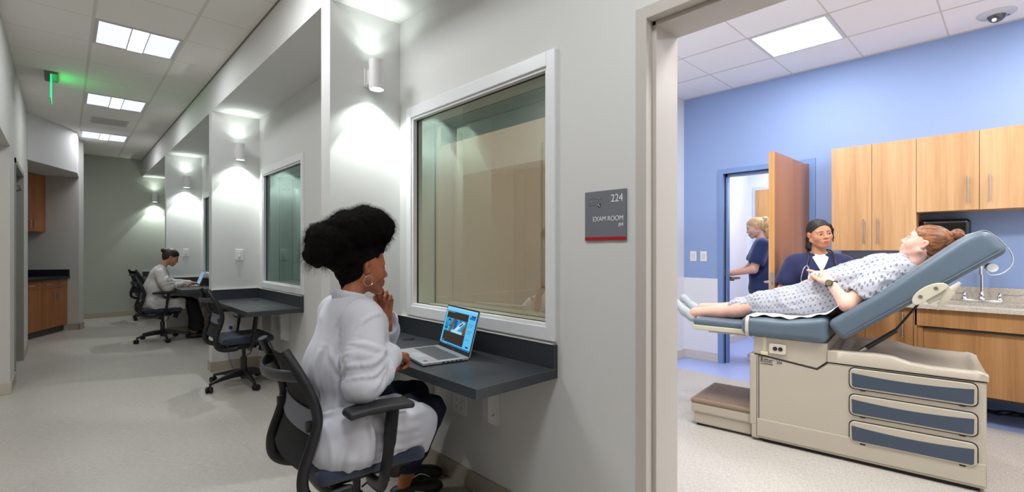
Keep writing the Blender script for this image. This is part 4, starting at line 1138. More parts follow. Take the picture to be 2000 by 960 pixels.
# seat cushion
G = Field((-0.16, -0.08, 0.66), (0.46, W + 0.08, 0.90), 0.008)
G.box((0.14, W / 2, 0.765), (0.25, W / 2 + 0.035, 0.065), r=0.045, k=0)
P, Q = G.mesh(); P[:, 2] += 0.045 * np.clip((P[:, 0] - 0.1) / 0.3, 0, 1) ** 2 * (P[:, 2] > 0.76)
npmesh('seat_cushion', [(P, Q)], slate, et)
bm = bmesh.new()
sp = [(-0.068, y, z) for y, z in rrect(-0.038, W + 0.038, 0.697, 0.833, 0.045, 5)]; tube(bm, sp + [sp[0]], 0.004, 6, flat=(1, 3.0)); obj('clear_strap', bm, pbr('strap_clear', (196, 196, 186), 0.25), et)
# back cushion: built flat along its own axis then rotated up
ang = R_(37.8)
G = Field((-0.06, -0.08, -0.12), (0.98, W + 0.08, 0.12), 0.008)
G.box((0.43, W / 2, 0.0), (0.45, W / 2 + 0.035, 0.067), r=0.04, k=0)
P, Q = G.mesh()
tt = np.clip((P[:, 0] - 0.78) / 0.10, 0, 1)
top = P[:, 2] > 0
P[:, 2] = np.where(top, P[:, 2] + 0.030 * np.clip((P[:, 0] - 0.30) / 0.45, 0, 1), P[:, 2] + 0.0)
P[:, 2] = np.where(top, P[:, 2] - 0.022 * tt ** 2, P[:, 2])
c_, s2 = math.cos(ang), math.sin(ang)
X0, Z0 = 0.435, 0.790
P = np.stack([X0 + P[:, 0] * c_ - P[:, 2] * s2, P[:, 1], Z0 + P[:, 0] * s2 + P[:, 2] * c_], 1)
bc = npmesh('back_cushion', [(P, Q)], slate, et)
def bk(u, y, w): return (X0 + u * c_ - w * s2, y, Z0 + u * s2 + w * c_)
for yy in (-0.037, W + 0.037):
    bm = bmesh.new(); pts = [bk(u, yy, -0.045) for u in np.linspace(0.03, 0.86, 20)]; tube(bm, pts, 0.0025, 6); obj('piping', bm, slate, bc)
# bracket cover (half moon), paddle handle and gas strut
MB_ = Matrix(((c_, 0, -s2, X0), (0, 1, 0, 0), (s2, 0, c_, Z0), (0, 0, 0, 1)))
half = [(0.487 + 0.090 * math.cos(R_(a)), -0.066 + 0.046 * math.sin(R_(a))) for a in range(0, 181, 12)] + [(0.400, -0.078), (0.42, -0.084), (0.56, -0.080), (0.574, -0.074)]
bm = bmesh.new(); prism(bm, half, -0.062, -0.034, 'y', MB_); hc = obj('hinge_cover', bm, beige2, et, smooth=False, bevel=0.005)
for u in (0.447, 0.527):
    bm = bmesh.new(); lathe(bm, [(0.0001, 0), (0.009, 0), (0.009, 0.004), (0.0001, 0.004)], 16, MB_ @ Matrix.Translation((u, -0.061, -0.052)) @ Matrix.Rotation(math.pi / 2, 4, 'X')); obj('screw', bm, metal, hc)
bm = bmesh.new()
tube(bm, [bk(0.45, -0.03, -0.090), bk(0.57, -0.03, -0.095), bk(0.625, -0.02, -0.085)], [0.018, 0.015, 0.008], 10, flat=(0.6, 1.1))
tube(bm, smooth_path([bk(0.575, -0.03, -0.100), bk(0.52, -0.035, -0.122), bk(0.46, -0.03, -0.150)], 5), [0.012, 0.014, 0.016, 0.016, 0.016, 0.015, 0.014, 0.012, 0.009, 0.006, 0.003], 8, flat=(0.5, 1.2))
obj('release_paddle', bm, beige2, et)
bm = bmesh.new(); tube(bm, [bk(0.42, 0.0, -0.080), (0.70, 0.03, 0.80)], 0.006, 8); g1 = obj('strut_rod', bm, blackm, et)
bm = bmesh.new(); tube(bm, [(0.715, 0.03, 0.815), (0.575, 0.06, 0.692)], 0.013, 12); obj('gas_strut', bm, black, g1)
bm = bmesh.new(); tube(bm, [(0.575, 0.06, 0.692), (0.545, 0.065, 0.664)], 0.0135, 12); obj('strut_end', bm, metal, g1)
# table paper: over the top end and under the sitter, with the loop below the head end
t = thing('table_paper', 'thin white paper strip tucked under the patient and looped over the head end', 'paper', TLOC, TROT)
paper = pbr('table_paper', (232, 234, 238), 0.6)
def ribbon(line, ya, yb, name, mat, par):
    bm = bmesh.new(); rows = [[bm.verts.new((p[0], ya + (yb - ya) * k / 6, p[2])) for k in range(7)] for p in line]
    for a, b in zip(rows[:-1], rows[1:]):
        for k in range(6): bm.faces.new((a[k], a[k + 1], b[k + 1], b[k]))
    o = obj(name, bm, mat, par); md = o.modifiers.new('s', 'SOLIDIFY'); md.thickness = 0.0015; return o
ribbon(smooth_path([bk(0.80, 0, 0.096), bk(0.845, 0, 0.088), bk(0.878, 0, 0.066), bk(0.886, 0, 0.0), bk(0.884, 0, -0.045)], 5), 0.02, W - 0.02, 'paper_end', paper, t)
ribbon(smooth_path([bk(0.882, 0, -0.05), bk(0.868, 0, -0.095), bk(0.835, 0, -0.130), bk(0.785, 0, -0.142), bk(0.745, 0, -0.125), bk(0.742, 0, -0.100)], 5), -0.01, 0.028, 'strap_loop', paper, t)
bm = bmesh.new(); tube(bm, [bk(0.775, 0.03, -0.100), bk(0.775, 0.16, -0.100)], 0.022, 20); obj('roll_end', bm, paper, t)
bm = bmesh.new(); rows = []
for i in range(40):
    x = -0.06 + 0.50 * i / 39; r = []
    for k in range(13):
        y = -0.005 + 0.62 * k / 12; z = 0.838 + 0.045 * max(0, (x - 0.1) / 0.3) ** 2
        if k < 4: z += 0.006 * math.sin(x * 60 + k) * (1 - k / 4) + 0.004 * math.sin(x * 23)
        if x > 0.37: z += (x - 0.37) * 0.55
        r.append(bm.verts.new((x, y + (0.012 * math.sin(x * 31) if k == 0 else 0), z + 0.004)))
    rows.append(r)
for a, b in zip(rows[:-1], rows[1:]):
    for k in range(12): bm.faces.new((a[k], a[k + 1], b[k + 1], b[k]))
o = obj('paper_sheet', bm, paper, t); md = o.modifiers.new('s', 'SOLIDIFY'); md.thickness = 0.0015

# shelf with laptop beyond the doorway
t = thing('shelf', 'narrow wood grain shelf on the wall where the blonde person types', 'shelf', (6.05, 2.712, 0.945))
obj('top', B(-0.42, 0.18, -0.30, 0, -0.028, 0.0, bev=0.002), pbr('shelf_brown', (110, 84, 70), 0.5), t, smooth=False)
bm = bmesh.new()
for x in (-0.3, 0.08): bx(bm, x, x + 0.02, -0.26, 0, -0.05, -0.028); bx(bm, x, x + 0.02, -0.02, 0, -0.20, -0.028)
obj('bracket', bm, bracket, t, smooth=False)

# kitchenette at the end of the corridor, local x along the run toward the viewer, y into the recess
KM = math.atan2(-.902, -.431)
def kl(x, y): return (0.169 + x * -.431 + y * -.902, 10.416 + x * -.902 + y * .431)
bm = bmesh.new(); 
def kprism(bm, poly, z0, z1): prism(bm, [kl(*p) for p in poly], z0, z1, 'z')
kprism(bm, [(0, 0), (0, 0.80), (-0.14, 0.80), (-0.14, 0.0)], 0, ZC); struct('wall_kitchen_end', bm, paint_l, label='wall end beside the kitchenette', smooth=False)
struct('wall_link', B(0.14, 0.17, 10.45, 11.96, 0, ZC), paint_sage, smooth=False)
bm = bmesh.new(); kprism(bm, [(-0.1, 0.75), (2.6, 0.75), (2.6, 0.85), (-0.1, 0.85)], 0, ZC); struct('wall_kitchen_back', bm, paint_l, label='grey wall behind the kitchenette', smooth=False)
bm = bmesh.new(); kprism(bm, [(0.0, -0.0), (0.541, -0.226), (1.675, -0.226), (1.9, 0.0), (1.9, 0.75), (0, 0.75)], 2.46, ZC); struct('ceiling_bulkhead', bm, pbr('paint_bulk', (214, 214, 214), 0.7), label='pale angled bulkhead over the kitchenette', smooth=False)
bm = bmesh.new(); bx(bm, -0.475, -0.355, 8.79, 9.0, 0, 2.46); struct('wall_left_end', bm, paint_l, smooth=False)
bm = bmesh.new(); kprism(bm, [(-0.006, -0.012), (-0.006, 0.14), (0.012, 0.14), (0.012, -0.012)], 0, 0.10); kprism(bm, [(-0.14, -0.012), (0.012, -0.012), (0.012, 0.0), (-0.14, 0)], 0, 0.10); struct('baseboard_kitchen', bm, taupe2, smooth=False)
# cabinets use local -x as outside: rotate so that local y runs toward the viewer
KR = math.atan2(-.902, -.431) - math.pi / 2
def kcab(name, label, depth_off, y0, y1, z0, z1, depth, doors):
    l = kl(0, depth_off)
    t = cabinet(name, label, (l[0], l[1], 0), 0, y0, y1, z0, z1, depth, doors, wood_kit)
    # map local (x = into recess, y = toward viewer) -> world
    t.rotation_euler = (0, 0, math.atan2(.431, -.902)); t.scale = (1, 1, 1)
    return t
# with this rotation local +y points to (-.431,-.902) => along the run toward the viewer
kcab('kitchen_cabinet', 'oak wall cabinet under the bulkhead at the corridor end', 0.43, 0.002, 1.4, 1.57, 2.455, 0.315,
     [(0.002, 0.36, 1.57, 2.455, (0.31, 1.62, 1.74), 'd'), (0.36, 0.90, 1.57, 2.455, (0.41, 1.62, 1.74), 'd'), (0.9, 1.4, 1.57, 2.455, None, 'd')])
kcab('kitchen_base_cabinet', 'oak base cabinet with three drawers under the black kitchenette counter', 0.15, 0.002, 1.6, 0.10, 0.83, 0.595,
     [(0.002, 0.34, 0.70, 0.83, (0.765, 0.11, 0.24, True), 'drawer'), (0.34, 0.72, 0.70, 0.83, (0.765, 0.46, 0.60, True), 'drawer'), (0.72, 1.16, 0.70, 0.83, (0.765, 0.87, 1.01, True), 'drawer'),
      (0.002, 0.34, 0.10, 0.70, (0.29, 0.52, 0.66), 'd'), (0.34, 0.72, 0.10, 0.70, (0.39, 0.52, 0.66), 'd'), (0.72, 1.16, 0.10, 0.70, None, 'd'), (1.16, 1.6, 0.10, 0.83, None, 'd')])
l = kl(0, 0); t = thing('kitchen_worktop', 'black worktop with upstand of the corridor kitchenette', 'worktop', (l[0], l[1], 0), math.atan2(.431, -.902))
blk = pbr('kitchen_black', (30, 32, 38), 0.4)
obj('slab', B(0.115, 0.745, 0.002, 1.6, 0.832, 0.868), blk, t, smooth=False); obj('upstand', B(0.725, 0.745, 0.002, 1.6, 0.868, 0.975), blk, t, smooth=False)
obj('upstand', B(0.12, 0.725, 0.002, 0.02, 0.868, 0.975), blk, t, smooth=False)
obj('plinth', B(0.20, 0.70, 0.002, 1.6, 0.0, 0.10), pbr('plinth_grey', (88, 84, 76), 0.6), t, smooth=False)
# ================================================================== PEOPLE
def clip01(v): return np.clip(v, 0, 1)
def head_field(c, R, s=1.0, vox=0.0022, wide=1.0, neck=None, neck_r=(0.050, 0.056), jawk=1.0, chin=1.0, nose=1.0, lip=1.0):
    """c: point between the ears, R columns forward/left/up"""
    c = np.asarray(c, float)
    ends = [c] + ([np.asarray(neck, float)] if neck is not None else [])
    lo = np.min(ends, 0) - 0.15 * s; hi = np.max(ends, 0) + 0.16 * s
    F = Field(lo, hi, vox)
    def W(x, y, z): return c + R @ (np.array([x, y * wide, z]) * s)
    def E(x, y, z, rx, ry, rz, k=0.02, op='u'): F.ell(W(x, y, z), (rx * s, ry * s * wide, rz * s), R, k * s, op)
    def Cc(a, b, ra, rb, k=0.012, op='u'): F.cap(W(*a), W(*b), ra * s, rb * s, k * s, op)
    E(-0.012, 0, 0.040, 0.100, 0.074, 0.086, 0)          # cranium
    E(0.022, 0, 0.005, 0.066, 0.064, 0.080)              # face mass
    E(0.040, 0, -0.050, 0.045, 0.046 * jawk, 0.052)      # lower face
    for y in (-1, 1):
        Cc((0.000, y * 0.056 * jawk, -0.045), (0.062, y * 0.020 * jawk, -0.090), 0.016, 0.015, 0.02)
        E(0.056, y * 0.040, -0.024, 0.028, 0.025, 0.030, 0.03)  # cheek
        Cc((0.080, y * 0.012, 0.026), (0.069, y * 0.044, 0.026), 0.009, 0.008, 0.02)  # brow
    E(0.070, 0, -0.094, 0.019 * chin, 0.021, 0.017, 0.02)
    for y in (-1, 1):
        E(0.100, y * 0.031, 0.004, 0.020, 0.018, 0.012, 0.014, 's')
        E(0.0735, y * 0.032, 0.003, 0.0150, 0.0165, 0.0130, 0.003)
        Cc((0.0860, y * 0.022, 0.0085), (0.0790, y * 0.046, 0.0085), 0.0030, 0.0030, 0.004)
    n = nose
    Cc((0.084, 0, 0.016), (0.104 * (1 + .02 * (n - 1)), 0, -0.020), 0.0075, 0.0092 * n, 0.014)
    E(0.105, 0, -0.024, 0.0105, 0.0100 * n, 0.0092, 0.009)
    for y in (-1, 1): E(0.094, y * 0.0125 * n, -0.029, 0.0095, 0.0070, 0.0065, 0.008)
    E(0.085, 0, -0.060, 0.014, 0.028, 0.020, 0.022)      # muzzle
    E(0.0965, 0, -0.0535, 0.0080 * lip, 0.0190, 0.0050 * lip, 0.005)
    E(0.0945, 0, -0.0660, 0.0082 * lip, 0.0175, 0.0060 * lip, 0.005)
    Cc((0.1055, -0.018, -0.0595), (0.1055, 0.018, -0.0595), 0.0018, 0.0018, 0.003, 's')
    for y in (-1, 1):                                     # ears
        Re = R @ np.array([[0.94, 0, 0.34 * 0], [0, 1, 0], [0, 0, 1]])
        E(-0.006, y * 0.073, -0.002, 0.016, 0.009, 0.028, 0.006)
        E(-0.010, y * 0.080, 0.005, 0.014, 0.007, 0.020, 0.004)
        E(-0.003, y * 0.084, -0.002, 0.008, 0.008, 0.015, 0.004, 's')
    if neck is not None:
        nk = np.asarray(neck, float)
        F.cap(W(-0.020, 0, -0.050), nk, neck_r[0] * s, neck_r[1], 0.03)
        F.cap(W(0.0, 0, -0.040), W(-0.04, 0, 0.0), 0.05 * s, 0.05 * s, 0.03)
    return F
def head_colors(P, c, R, s, skin, lipc, brow=(0.02, 0.012, 0.01), iris=(0.03, 0.015, 0.01), wide=1.0, open_=0.0062, blush=None, gaze=0.0, browz=0.028):
    L = ((P - c) @ R) / s; L[:, 1] /= wide
    col = np.tile(np.array(skin), (len(P), 1))
    n = vnoise(P * 90, 5)[:, None] * 0.05
    col = col * (1 + n)
    front = L[:, 0] > 0.045
    if blush is not None:
        for y in (-1, 1):
            d = np.sqrt(((L[:, 0] - 0.065) / .03) ** 2 + ((L[:, 1] - y * 0.042) / .022) ** 2 + ((L[:, 2] + 0.022) / .02) ** 2)
            w = clip01(1.2 - d)[:, None] * 0.5; col = col * (1 - w) + np.array(blush) * w
        d = np.sqrt((L[:, 0] + 0.005) ** 2 + (L[:, 2]) ** 2); w = (clip01(1 - d / 0.035) * (np.abs(L[:, 1]) > 0.07))[:, None] * 0.6
        col = col * (1 - w) + np.array(blush) * w
    # lips
    zc = -0.0595 + 2.2 * np.abs(L[:, 1]) ** 2
    up = (np.abs(L[:, 1]) < 0.0215) & (L[:, 0] > 0.08)
    top = 0.0085 * (1 - (L[:, 1] / 0.0220) ** 2) - 0.0015 * (np.abs(L[:, 1]) < 0.004); bot = 0.0120 * (1 - (L[:, 1] / 0.0215) ** 2)
    m = up & (L[:, 2] < zc + top) & (L[:, 2] > zc - bot); col[m] = lipc
    m = up & (np.abs(L[:, 2] - zc) < 0.0012) & (np.abs(L[:, 1]) < 0.022); col[m] = np.array(lipc) * 0.35
    # nostrils
    for y in (-1, 1):
        m = front & (((L[:, 1] - y * 0.008) / .0045) ** 2 + ((L[:, 2] + 0.0355) / .0022) ** 2 < 1) & (L[:, 0] > .09); col[m] = np.array(skin) * 0.25
    # eyes and brows
    for y in (-1, 1):
        dy = (L[:, 1] - y * 0.0325) / 0.0155; dz = (L[:, 2] - 0.003) / open_
        lid = dy ** 2 + dz ** 2
        m = front & (np.abs(dy) < 1.12) & (dz > -0.2) & (lid < 2.0) & (lid > 0.7); col[m] = brow
        m = front & (lid < 1.0); col[m] = (0.50, 0.46, 0.44)
        m = front & (lid < 1.0) & (((L[:, 1] - y * 0.0325 - gaze) / .0075) ** 2 + ((L[:, 2] - 0.003) / .0075) ** 2 < 1); col[m] = iris
        bz = browz - 0.012 * ((np.abs(L[:, 1]) - 0.030) / 0.02) ** 2 * (np.abs(L[:, 1]) > 0.030)
        m = front & (np.abs(np.abs(L[:, 1]) - 0.030) < 0.020) & (L[:, 1] * y > 0) & (np.abs(L[:, 2] - bz) < 0.0030 - 0.0012 * (np.abs(L[:, 1]) > 0.04)); col[m] = np.array(brow) * 0.6 + np.array(skin) * 0.22
    return col
def hand_field(w, f, n, side, curls, vox=0.0024, s=1.0, thumb=(0.75, 0.75, 0.35), thumb_curl=(0.2, 0.3), spread=0.06, arm=None, lens=None):
    """w wrist, f finger direction, n palm normal, side = +1 if the thumb is on the f x n side"""
    w = np.asarray(w, float); f = unit(f); n = unit(n - np.dot(n, f) * f); l = np.cross(f, n) * side
    pad = 0.20 * s
    lo, hi = w - pad, w + pad
    if arm is not None: lo = np.minimum(lo, np.asarray(arm[0]) - .05); hi = np.maximum(hi, np.asarray(arm[0]) + .05)
    F = Field(lo, hi, vox)
    Rb = np.stack([f, l, n], 1)
    if arm is not None: F.cap(arm[0], w, arm[1], 0.025 * s, 0.01, sq=None)
    F.cap(w - f * 0.01, w + f * 0.03 * s, 0.024 * s, 0.026 * s, 0.012, sq=(n, 1.3))
    offs = [0.030, 0.0105, -0.0105, -0.029]; LL = lens or [(0.042, 0.025, 0.021), (0.046, 0.029, 0.022), (0.042, 0.027, 0.021), (0.033, 0.020, 0.018)]
    kn = []
    for o, kf in zip(offs, (0.088, 0.091, 0.086, 0.078)):
        k = w + (f * kf + l * o) * s; kn.append(k)
        F.cap(w + (f * 0.015 + l * o * 0.6) * s, k, 0.0135 * s, 0.0105 * s, 0.012, sq=(n, 1.0))
    for i, (k, cu, ln) in enumerate(zip(kn, curls, LL)):
        a = 0.0; p = k; d0 = unit(f + l * spread * (1.2 - i) * 0.8)
        r = [0.0098, 0.0088, 0.0080, 0.0068]; 
        if i == 3: r = [q * 0.86 for q in r]
        for j, (c, q) in enumerate(zip(cu, ln)):
            a += c; d = d0 * math.cos(a) + n * math.sin(a); p2 = p + d * q * s
            F.cap(p, p2, r[j] * s, r[j + 1] * s, 0.0035 if j else 0.006); p = p2
    p = w + (f * 0.022 + l * 0.022 + n * 0.004) * s; d = unit(f * thumb[0] + l * thumb[1] + n * thumb[2])
    F.cap(w + f * 0.012 * s + l * .012 * s, p + d * 0.030 * s, 0.0155 * s, 0.0135 * s, 0.012)
    p = p + d * 0.030 * s
    for j, (q, r0, r1) in enumerate(((0.034, 0.0122, 0.0105), (0.028, 0.0104, 0.0082))):
        t_ = thumb_curl[j]; d = unit(d * math.cos(t_) + (-l * 0.8 + n * 0.3) * math.sin(t_)); p2 = p + d * q * s; F.cap(p, p2, r0 * s, r1 * s, 0.004); p = p2
    return F
def skincol(P, skin, var=0.05, tipc=None):
    return np.tile(np.array(skin), (len(P), 1)) * (1 + vnoise(P * 60, 3)[:, None] * var)
def skinmat(name, rough=0.5):
    return pbr(name, (200, 160, 140), rough, attr='Col', sss=0.10, spec=0.4)
def crease(P, Q, lines):
    """lines = (points, width, height): soft ridges laid over the surface, tapering at both ends"""
    N = vnormals(P, Q); D = np.zeros(len(P))
    for pts, w, h_ in lines:
        pts = [np.asarray(p, float) for p in smooth_path([tuple(q) for q in pts], 5)] if len(pts) > 2 else [np.asarray(p, float) for p in pts]
        n = len(pts) - 1; best = np.full(len(P), 9.0); hh = np.zeros(len(P))
        c = sum(pts) / len(pts); R0 = max(np.linalg.norm(p - c) for p in pts) + 0.09
        m = np.linalg.norm(P - c, axis=1) < R0
        if not m.any(): continue
        Pm, Nm = P[m], N[m]; bm_, hm = best[m], hh[m]
        for k in range(n):
            a, b = pts[k], pts[k + 1]; ab = b - a; t = np.clip(((Pm - a) @ ab) / (ab @ ab + 1e-12), 0, 1)
            dl = Pm - a - t[:, None] * ab; nc = (dl * Nm).sum(1); tg = np.linalg.norm(dl - nc[:, None] * Nm, axis=1)
            dd = np.sqrt(tg ** 2 + (np.maximum(np.abs(nc) - 0.05, 0) * 2) ** 2); s_ = (k + t) / n
            u = dd < bm_; bm_[u] = dd[u]; hm[u] = np.sin(np.pi * np.clip(s_[u] * 0.94 + 0.03, 0, 1)) ** 0.6
        e = bm_ / w
        D[m] += h_ * hm * (np.exp(-e * e) - 0.45 * np.exp(-((e - 1.9) / 0.8) ** 2))
    return P + N * D[:, None]
def cloth(name, F, mat, parent, amp=0.006, freq=12, stretch=(1, 1, 1), seed=0, fade=None, it=1, amp2=0.0, extra=None, uv=None, lines=None):
    P, Q = F.mesh()
    P = folds(P, Q, amp, freq, stretch, seed, fade)
    if amp2: P = folds(P, Q, amp2, freq * 2.6, stretch, seed + 5, fade)
    if it: P = relax(P, Q, it, 0.4)
    if lines: P = crease(P, Q, lines)
    if extra is not None: P = extra(P)
    return npmesh(name, [(P, Q)], mat, parent, uvs=uv(P) if uv else None)
def hairmat(name, c1, c2, scale=(60, 60, 4), rough=0.45):
    if name in MATS: return MATS[name]
    m = bpy.data.materials.new(name); t = NT(m)
    b = t.n('ShaderNodeBsdfPrincipled', Roughness=rough); t.l(b.outputs[0], t.out.inputs[0])
    n = t.n('ShaderNodeTexNoise', Scale=1.0, Detail=4.0, Distortion=0.5); t.l(t.coords(scale), n.inputs['Vector'])
    t.l(t.ramp(n.outputs[0], [(0.35, lin(c1)), (0.65, lin(c2))]), b.inputs['Base Color'])
    bp = t.n('ShaderNodeBump', Strength=0.5, Distance=0.004); t.l(n.outputs[0], bp.inputs['Height']); t.l(bp.outputs[0], b.inputs['Normal'])
    MATS[name] = m
    return m
def person(name, parts, colors, mat, label, loc, rz=0):
    o = npmesh('person', parts, mat, None, colors=np.concatenate(colors)); o.name = 'person'
    o.location = loc; o.rotation_euler = (0, 0, rz); tag(o, label, 'person'); return o
coat_m = pbr('coat_white', (204, 205, 214), 0.8, bump=(700, 0.05), sheen=0.15)
navy = pbr('scrub_navy', (20, 26, 74), 0.8, bump=(300, 0.15), sheen=0.15)
navy2 = pbr('scrub_blue', (18, 40, 92), 0.8, bump=(300, 0.15), sheen=0.3)
btn = pbr('button', (228, 228, 232), 0.3)
def shoe(F, heel, toe, h=0.085, w=0.045, k=0.02):
    heel = np.asarray(heel, float); toe = np.asarray(toe, float); d = unit(toe - heel)
    F.cap(heel + V(0, 0, 0.038), heel + d * 0.05 + V(0, 0, 0.045), 0.036, 0.040, k)
    F.cap(heel + d * 0.05 + V(0, 0, 0.042), toe - d * 0.06 + V(0, 0, 0.034), 0.040, 0.036, k)
    F.cap(toe - d * 0.075 + V(0, 0, 0.034), toe - d * 0.035 + V(0, 0, 0.032), w * 0.92, 0.032, k, sq=(V(0, 0, 1), 1.25))

# ---------------------------------------------------------------- 1. woman at the near desk (local = world - O1)
O1 = V(0.88, 1.90, 0)
def L1(*p): return V(*p) - O1
hc = L1(0.952, 1.965, 1.200); R1 = frame((0.985, -0.10, -0.10), (0.10, 0.02, 1))
skin1 = lin((168, 102, 70))[:3]; lip1 = lin((140, 74, 62))[:3]
hf = head_field(hc, R1, 0.98, 0.0022, neck=L1(0.872, 1.945, 1.035), neck_r=(0.047, 0.050), nose=1.05, lip=1.1)
HP, HQ = hf.mesh(); HP = relax(HP, HQ, 1, 0.5)
HC = head_colors(HP, hc, R1, 0.98, skin1, lip1, brow=(0.012, 0.008, 0.006), iris=(0.03, 0.015, 0.01), open_=0.0058)
bf = Field((-0.30, -0.30, 0.0), (0.72, 0.60, 1.10), 0.008)
bf.ell(L1(0.885, 1.93, 0.90), (0.095, 0.155, 0.15)); bf.ell(L1(0.86, 1.93, 0.68), (0.10, 0.14, 0.16)); bf.ell(L1(0.88, 1.93, 0.55), (0.12, 0.16, 0.08))
bf.cap(L1(0.872, 1.945, 1.045), L1(0.875, 1.94, 0.95), 0.045, 0.08)
bf.chain([L1(0.86, 1.77, 1.0), L1(0.80, 1.70, 0.76), L1(1.02, 1.82, 0.785)], [0.04, 0.035, 0.026])
bf.chain([L1(0.89, 2.10, 1.0), L1(1.13, 2.11, 0.805), L1(1.105, 2.035, 0.935)], [0.04, 0.035, 0.026])
bf.chain([L1(0.90, 1.84, 0.55), L1(1.32, 1.985, 0.49), L1(1.285, 2.16, 0.13), L1(1.27, 2.165, 0.07)], [0.065, 0.045, 0.036, 0.034])
bf.chain([L1(0.90, 2.03, 0.55), L1(1.37, 2.20, 0.49), L1(1.43, 2.32, 0.13), L1(1.42, 2.33, 0.07)], [0.065, 0.045, 0.036, 0.034])
BP, BQ = bf.mesh()
# loose fist under the chin and the fist resting at the laptop
h1 = hand_field(L1(1.098, 2.035, 0.968), (-0.06, -0.10, 1), (-0.72, -0.66, 0.0), -1, [(0.35, 1.75, 0.9), (0.45, 1.75, 0.9), (0.55, 1.75, 0.9), (0.65, 1.7, 0.9)], 0.0024, 0.98, thumb=(1.0, 0.15, 0.55), thumb_curl=(-0.1, 0.1), arm=(L1(1.125, 2.085, 0.83), 0.033))
h2 = hand_field(L1(1.018, 1.845, 0.836), (0.88, 0.42, -0.24), (0.05, 0.1, -1), -1, [(0.9, 1.3, 0.6)] * 4, 0.0024, 0.95, thumb=(0.95, 0.35, 0.2), thumb_curl=(0.3, 0.5), arm=(L1(0.93, 1.775, 0.82), 0.032))
A1, A2 = h1.mesh(), h2.mesh()
p1 = person('person', [(HP, HQ), (BP, BQ), A1, A2], [HC] + [skincol(P, skin1) for P in (BP, A1[0], A2[0])], skinmat('skin_tone'), 'seated woman in white lab coat with large puffy black hair, chin on hand', tuple(O1))
# hair
hr = pbr('hair_afro', (20, 16, 15), 0.9, bump=(260, 1.0), spec=0.15)
F = Field(hc - 0.30, hc + 0.34, 0.005)
def H1(x, y, z): return hc + R1 @ V(x, y, z)
F.ell(H1(-0.026, 0, 0.050), (0.100, 0.083, 0.090), R1, 0)
F.ell(H1(-0.050, 0, 0.000), (0.062, 0.070, 0.078), R1, 0.02)
F.cap(H1(-0.055, 0, -0.03), H1(-0.060, 0, -0.085), 0.052, 0.030, 0.02)
F.ell(H1(0.095, 0, -0.035), (0.085, 0.10, 0.100), R1, 0.010, 's')
F.ell(H1(0.015, 0.078, -0.02), (0.050, 0.030, 0.060), R1, 0.008, 's'); F.ell(H1(0.015, -0.078, -0.02), (0.050, 0.030, 0.060), R1, 0.008, 's')
F.ell(H1(0.030, 0, 0.105), (0.062, 0.075, 0.05), R1, 0.02)
F.ell(L1(0.835, 1.955, 1.255), (0.065, 0.075, 0.065), None, 0.03)
F.ell(L1(0.96, 1.96, 1.385), (0.105, 0.115, 0.082), None, 0.02)
F.ell(L1(1.022, 1.955, 1.372), (0.058, 0.090, 0.062), None, 0.02)
F.ell(L1(0.885, 1.96, 1.360), (0.095, 0.115, 0.085), None, 0.03)
F.ell(L1(0.800, 1.955, 1.320), (0.090, 0.100, 0.075), None, 0.02)
F.ell(L1(0.752, 1.95, 1.270), (0.052, 0.080, 0.062), None, 0.02)
F.noise(lambda P: vnoise(P * 26, 1) * 0.6 + vnoise(P * 60, 2) * 0.4 + vnoise(P * 120, 3) * 0.25, 0.012)
P, Q = F.mesh(); P = relax(P, Q, 1, .3)
hair1 = npmesh('hair', [(P, Q)], hr, p1)
# frizz: short coiled strands rooted on the puff
N_ = vnormals(P, Q); Lh = (P - hc) @ R1; sel = np.where((Lh[:, 2] > -0.005) & ~((Lh[:, 0] > -0.01) & (Lh[:, 2] < 0.085)))[0]; rng = np.random.RandomState(3)
idx = rng.choice(sel, 11000); n_s = 7
root = P[idx]; nn = N_[idx]; ln = rng.uniform(0.008, 0.026, len(idx)) * (1 + 0.4 * (root[:, 0] < -0.09))
ta = np.cross(nn, rng.randn(len(idx), 3)); ta /= np.linalg.norm(ta, axis=1)[:, None]; tb = np.cross(nn, ta)
ph = rng.uniform(0, 6.28, len(idx)); gr = V(0, 0, -0.25) * (1 + 2.0 * (root[:, 0] < -0.10))[:, None]
Vv, Fv = [], []
for k in range(n_s):
    u = k / (n_s - 1); c_r = 0.0022 + 0.0025 * u
    ctr = root + nn * (ln * u)[:, None] + gr * (ln * u * u)[:, None] + ta * (c_r * np.cos(ph + u * 11))[:, None] + tb * (c_r * np.sin(ph + u * 11))[:, None]
    wd = 0.00026 * (1 - 0.6 * u)
    Vv += [ctr + ta * wd, ctr - ta * wd]
Vv = np.stack(Vv, 1); ns = Vv.shape[1]; base_ = (np.arange(len(idx)) * ns)[:, None]
for k in range(n_s - 1): Fv.append(base_ + np.array([[2 * k, 2 * k + 1, 2 * k + 3, 2 * k + 2]]))
npmesh('frizz', [(Vv.reshape(-1, 3), np.concatenate(Fv))], hr, hair1)
# earring
bm = bmesh.new(); ec = H1(-0.004, -0.088, -0.054); tube(bm, [ec + V(0.0225 * math.cos(a), 0.004 * math.cos(a), 0.0225 * math.sin(a)) for a in np.linspace(0, 2 * math.pi, 33)], 0.0013, 6, cap=False); obj('hoop_earring', bm, pbr('silver', (215, 212, 205), 0.2, 1.0), p1)
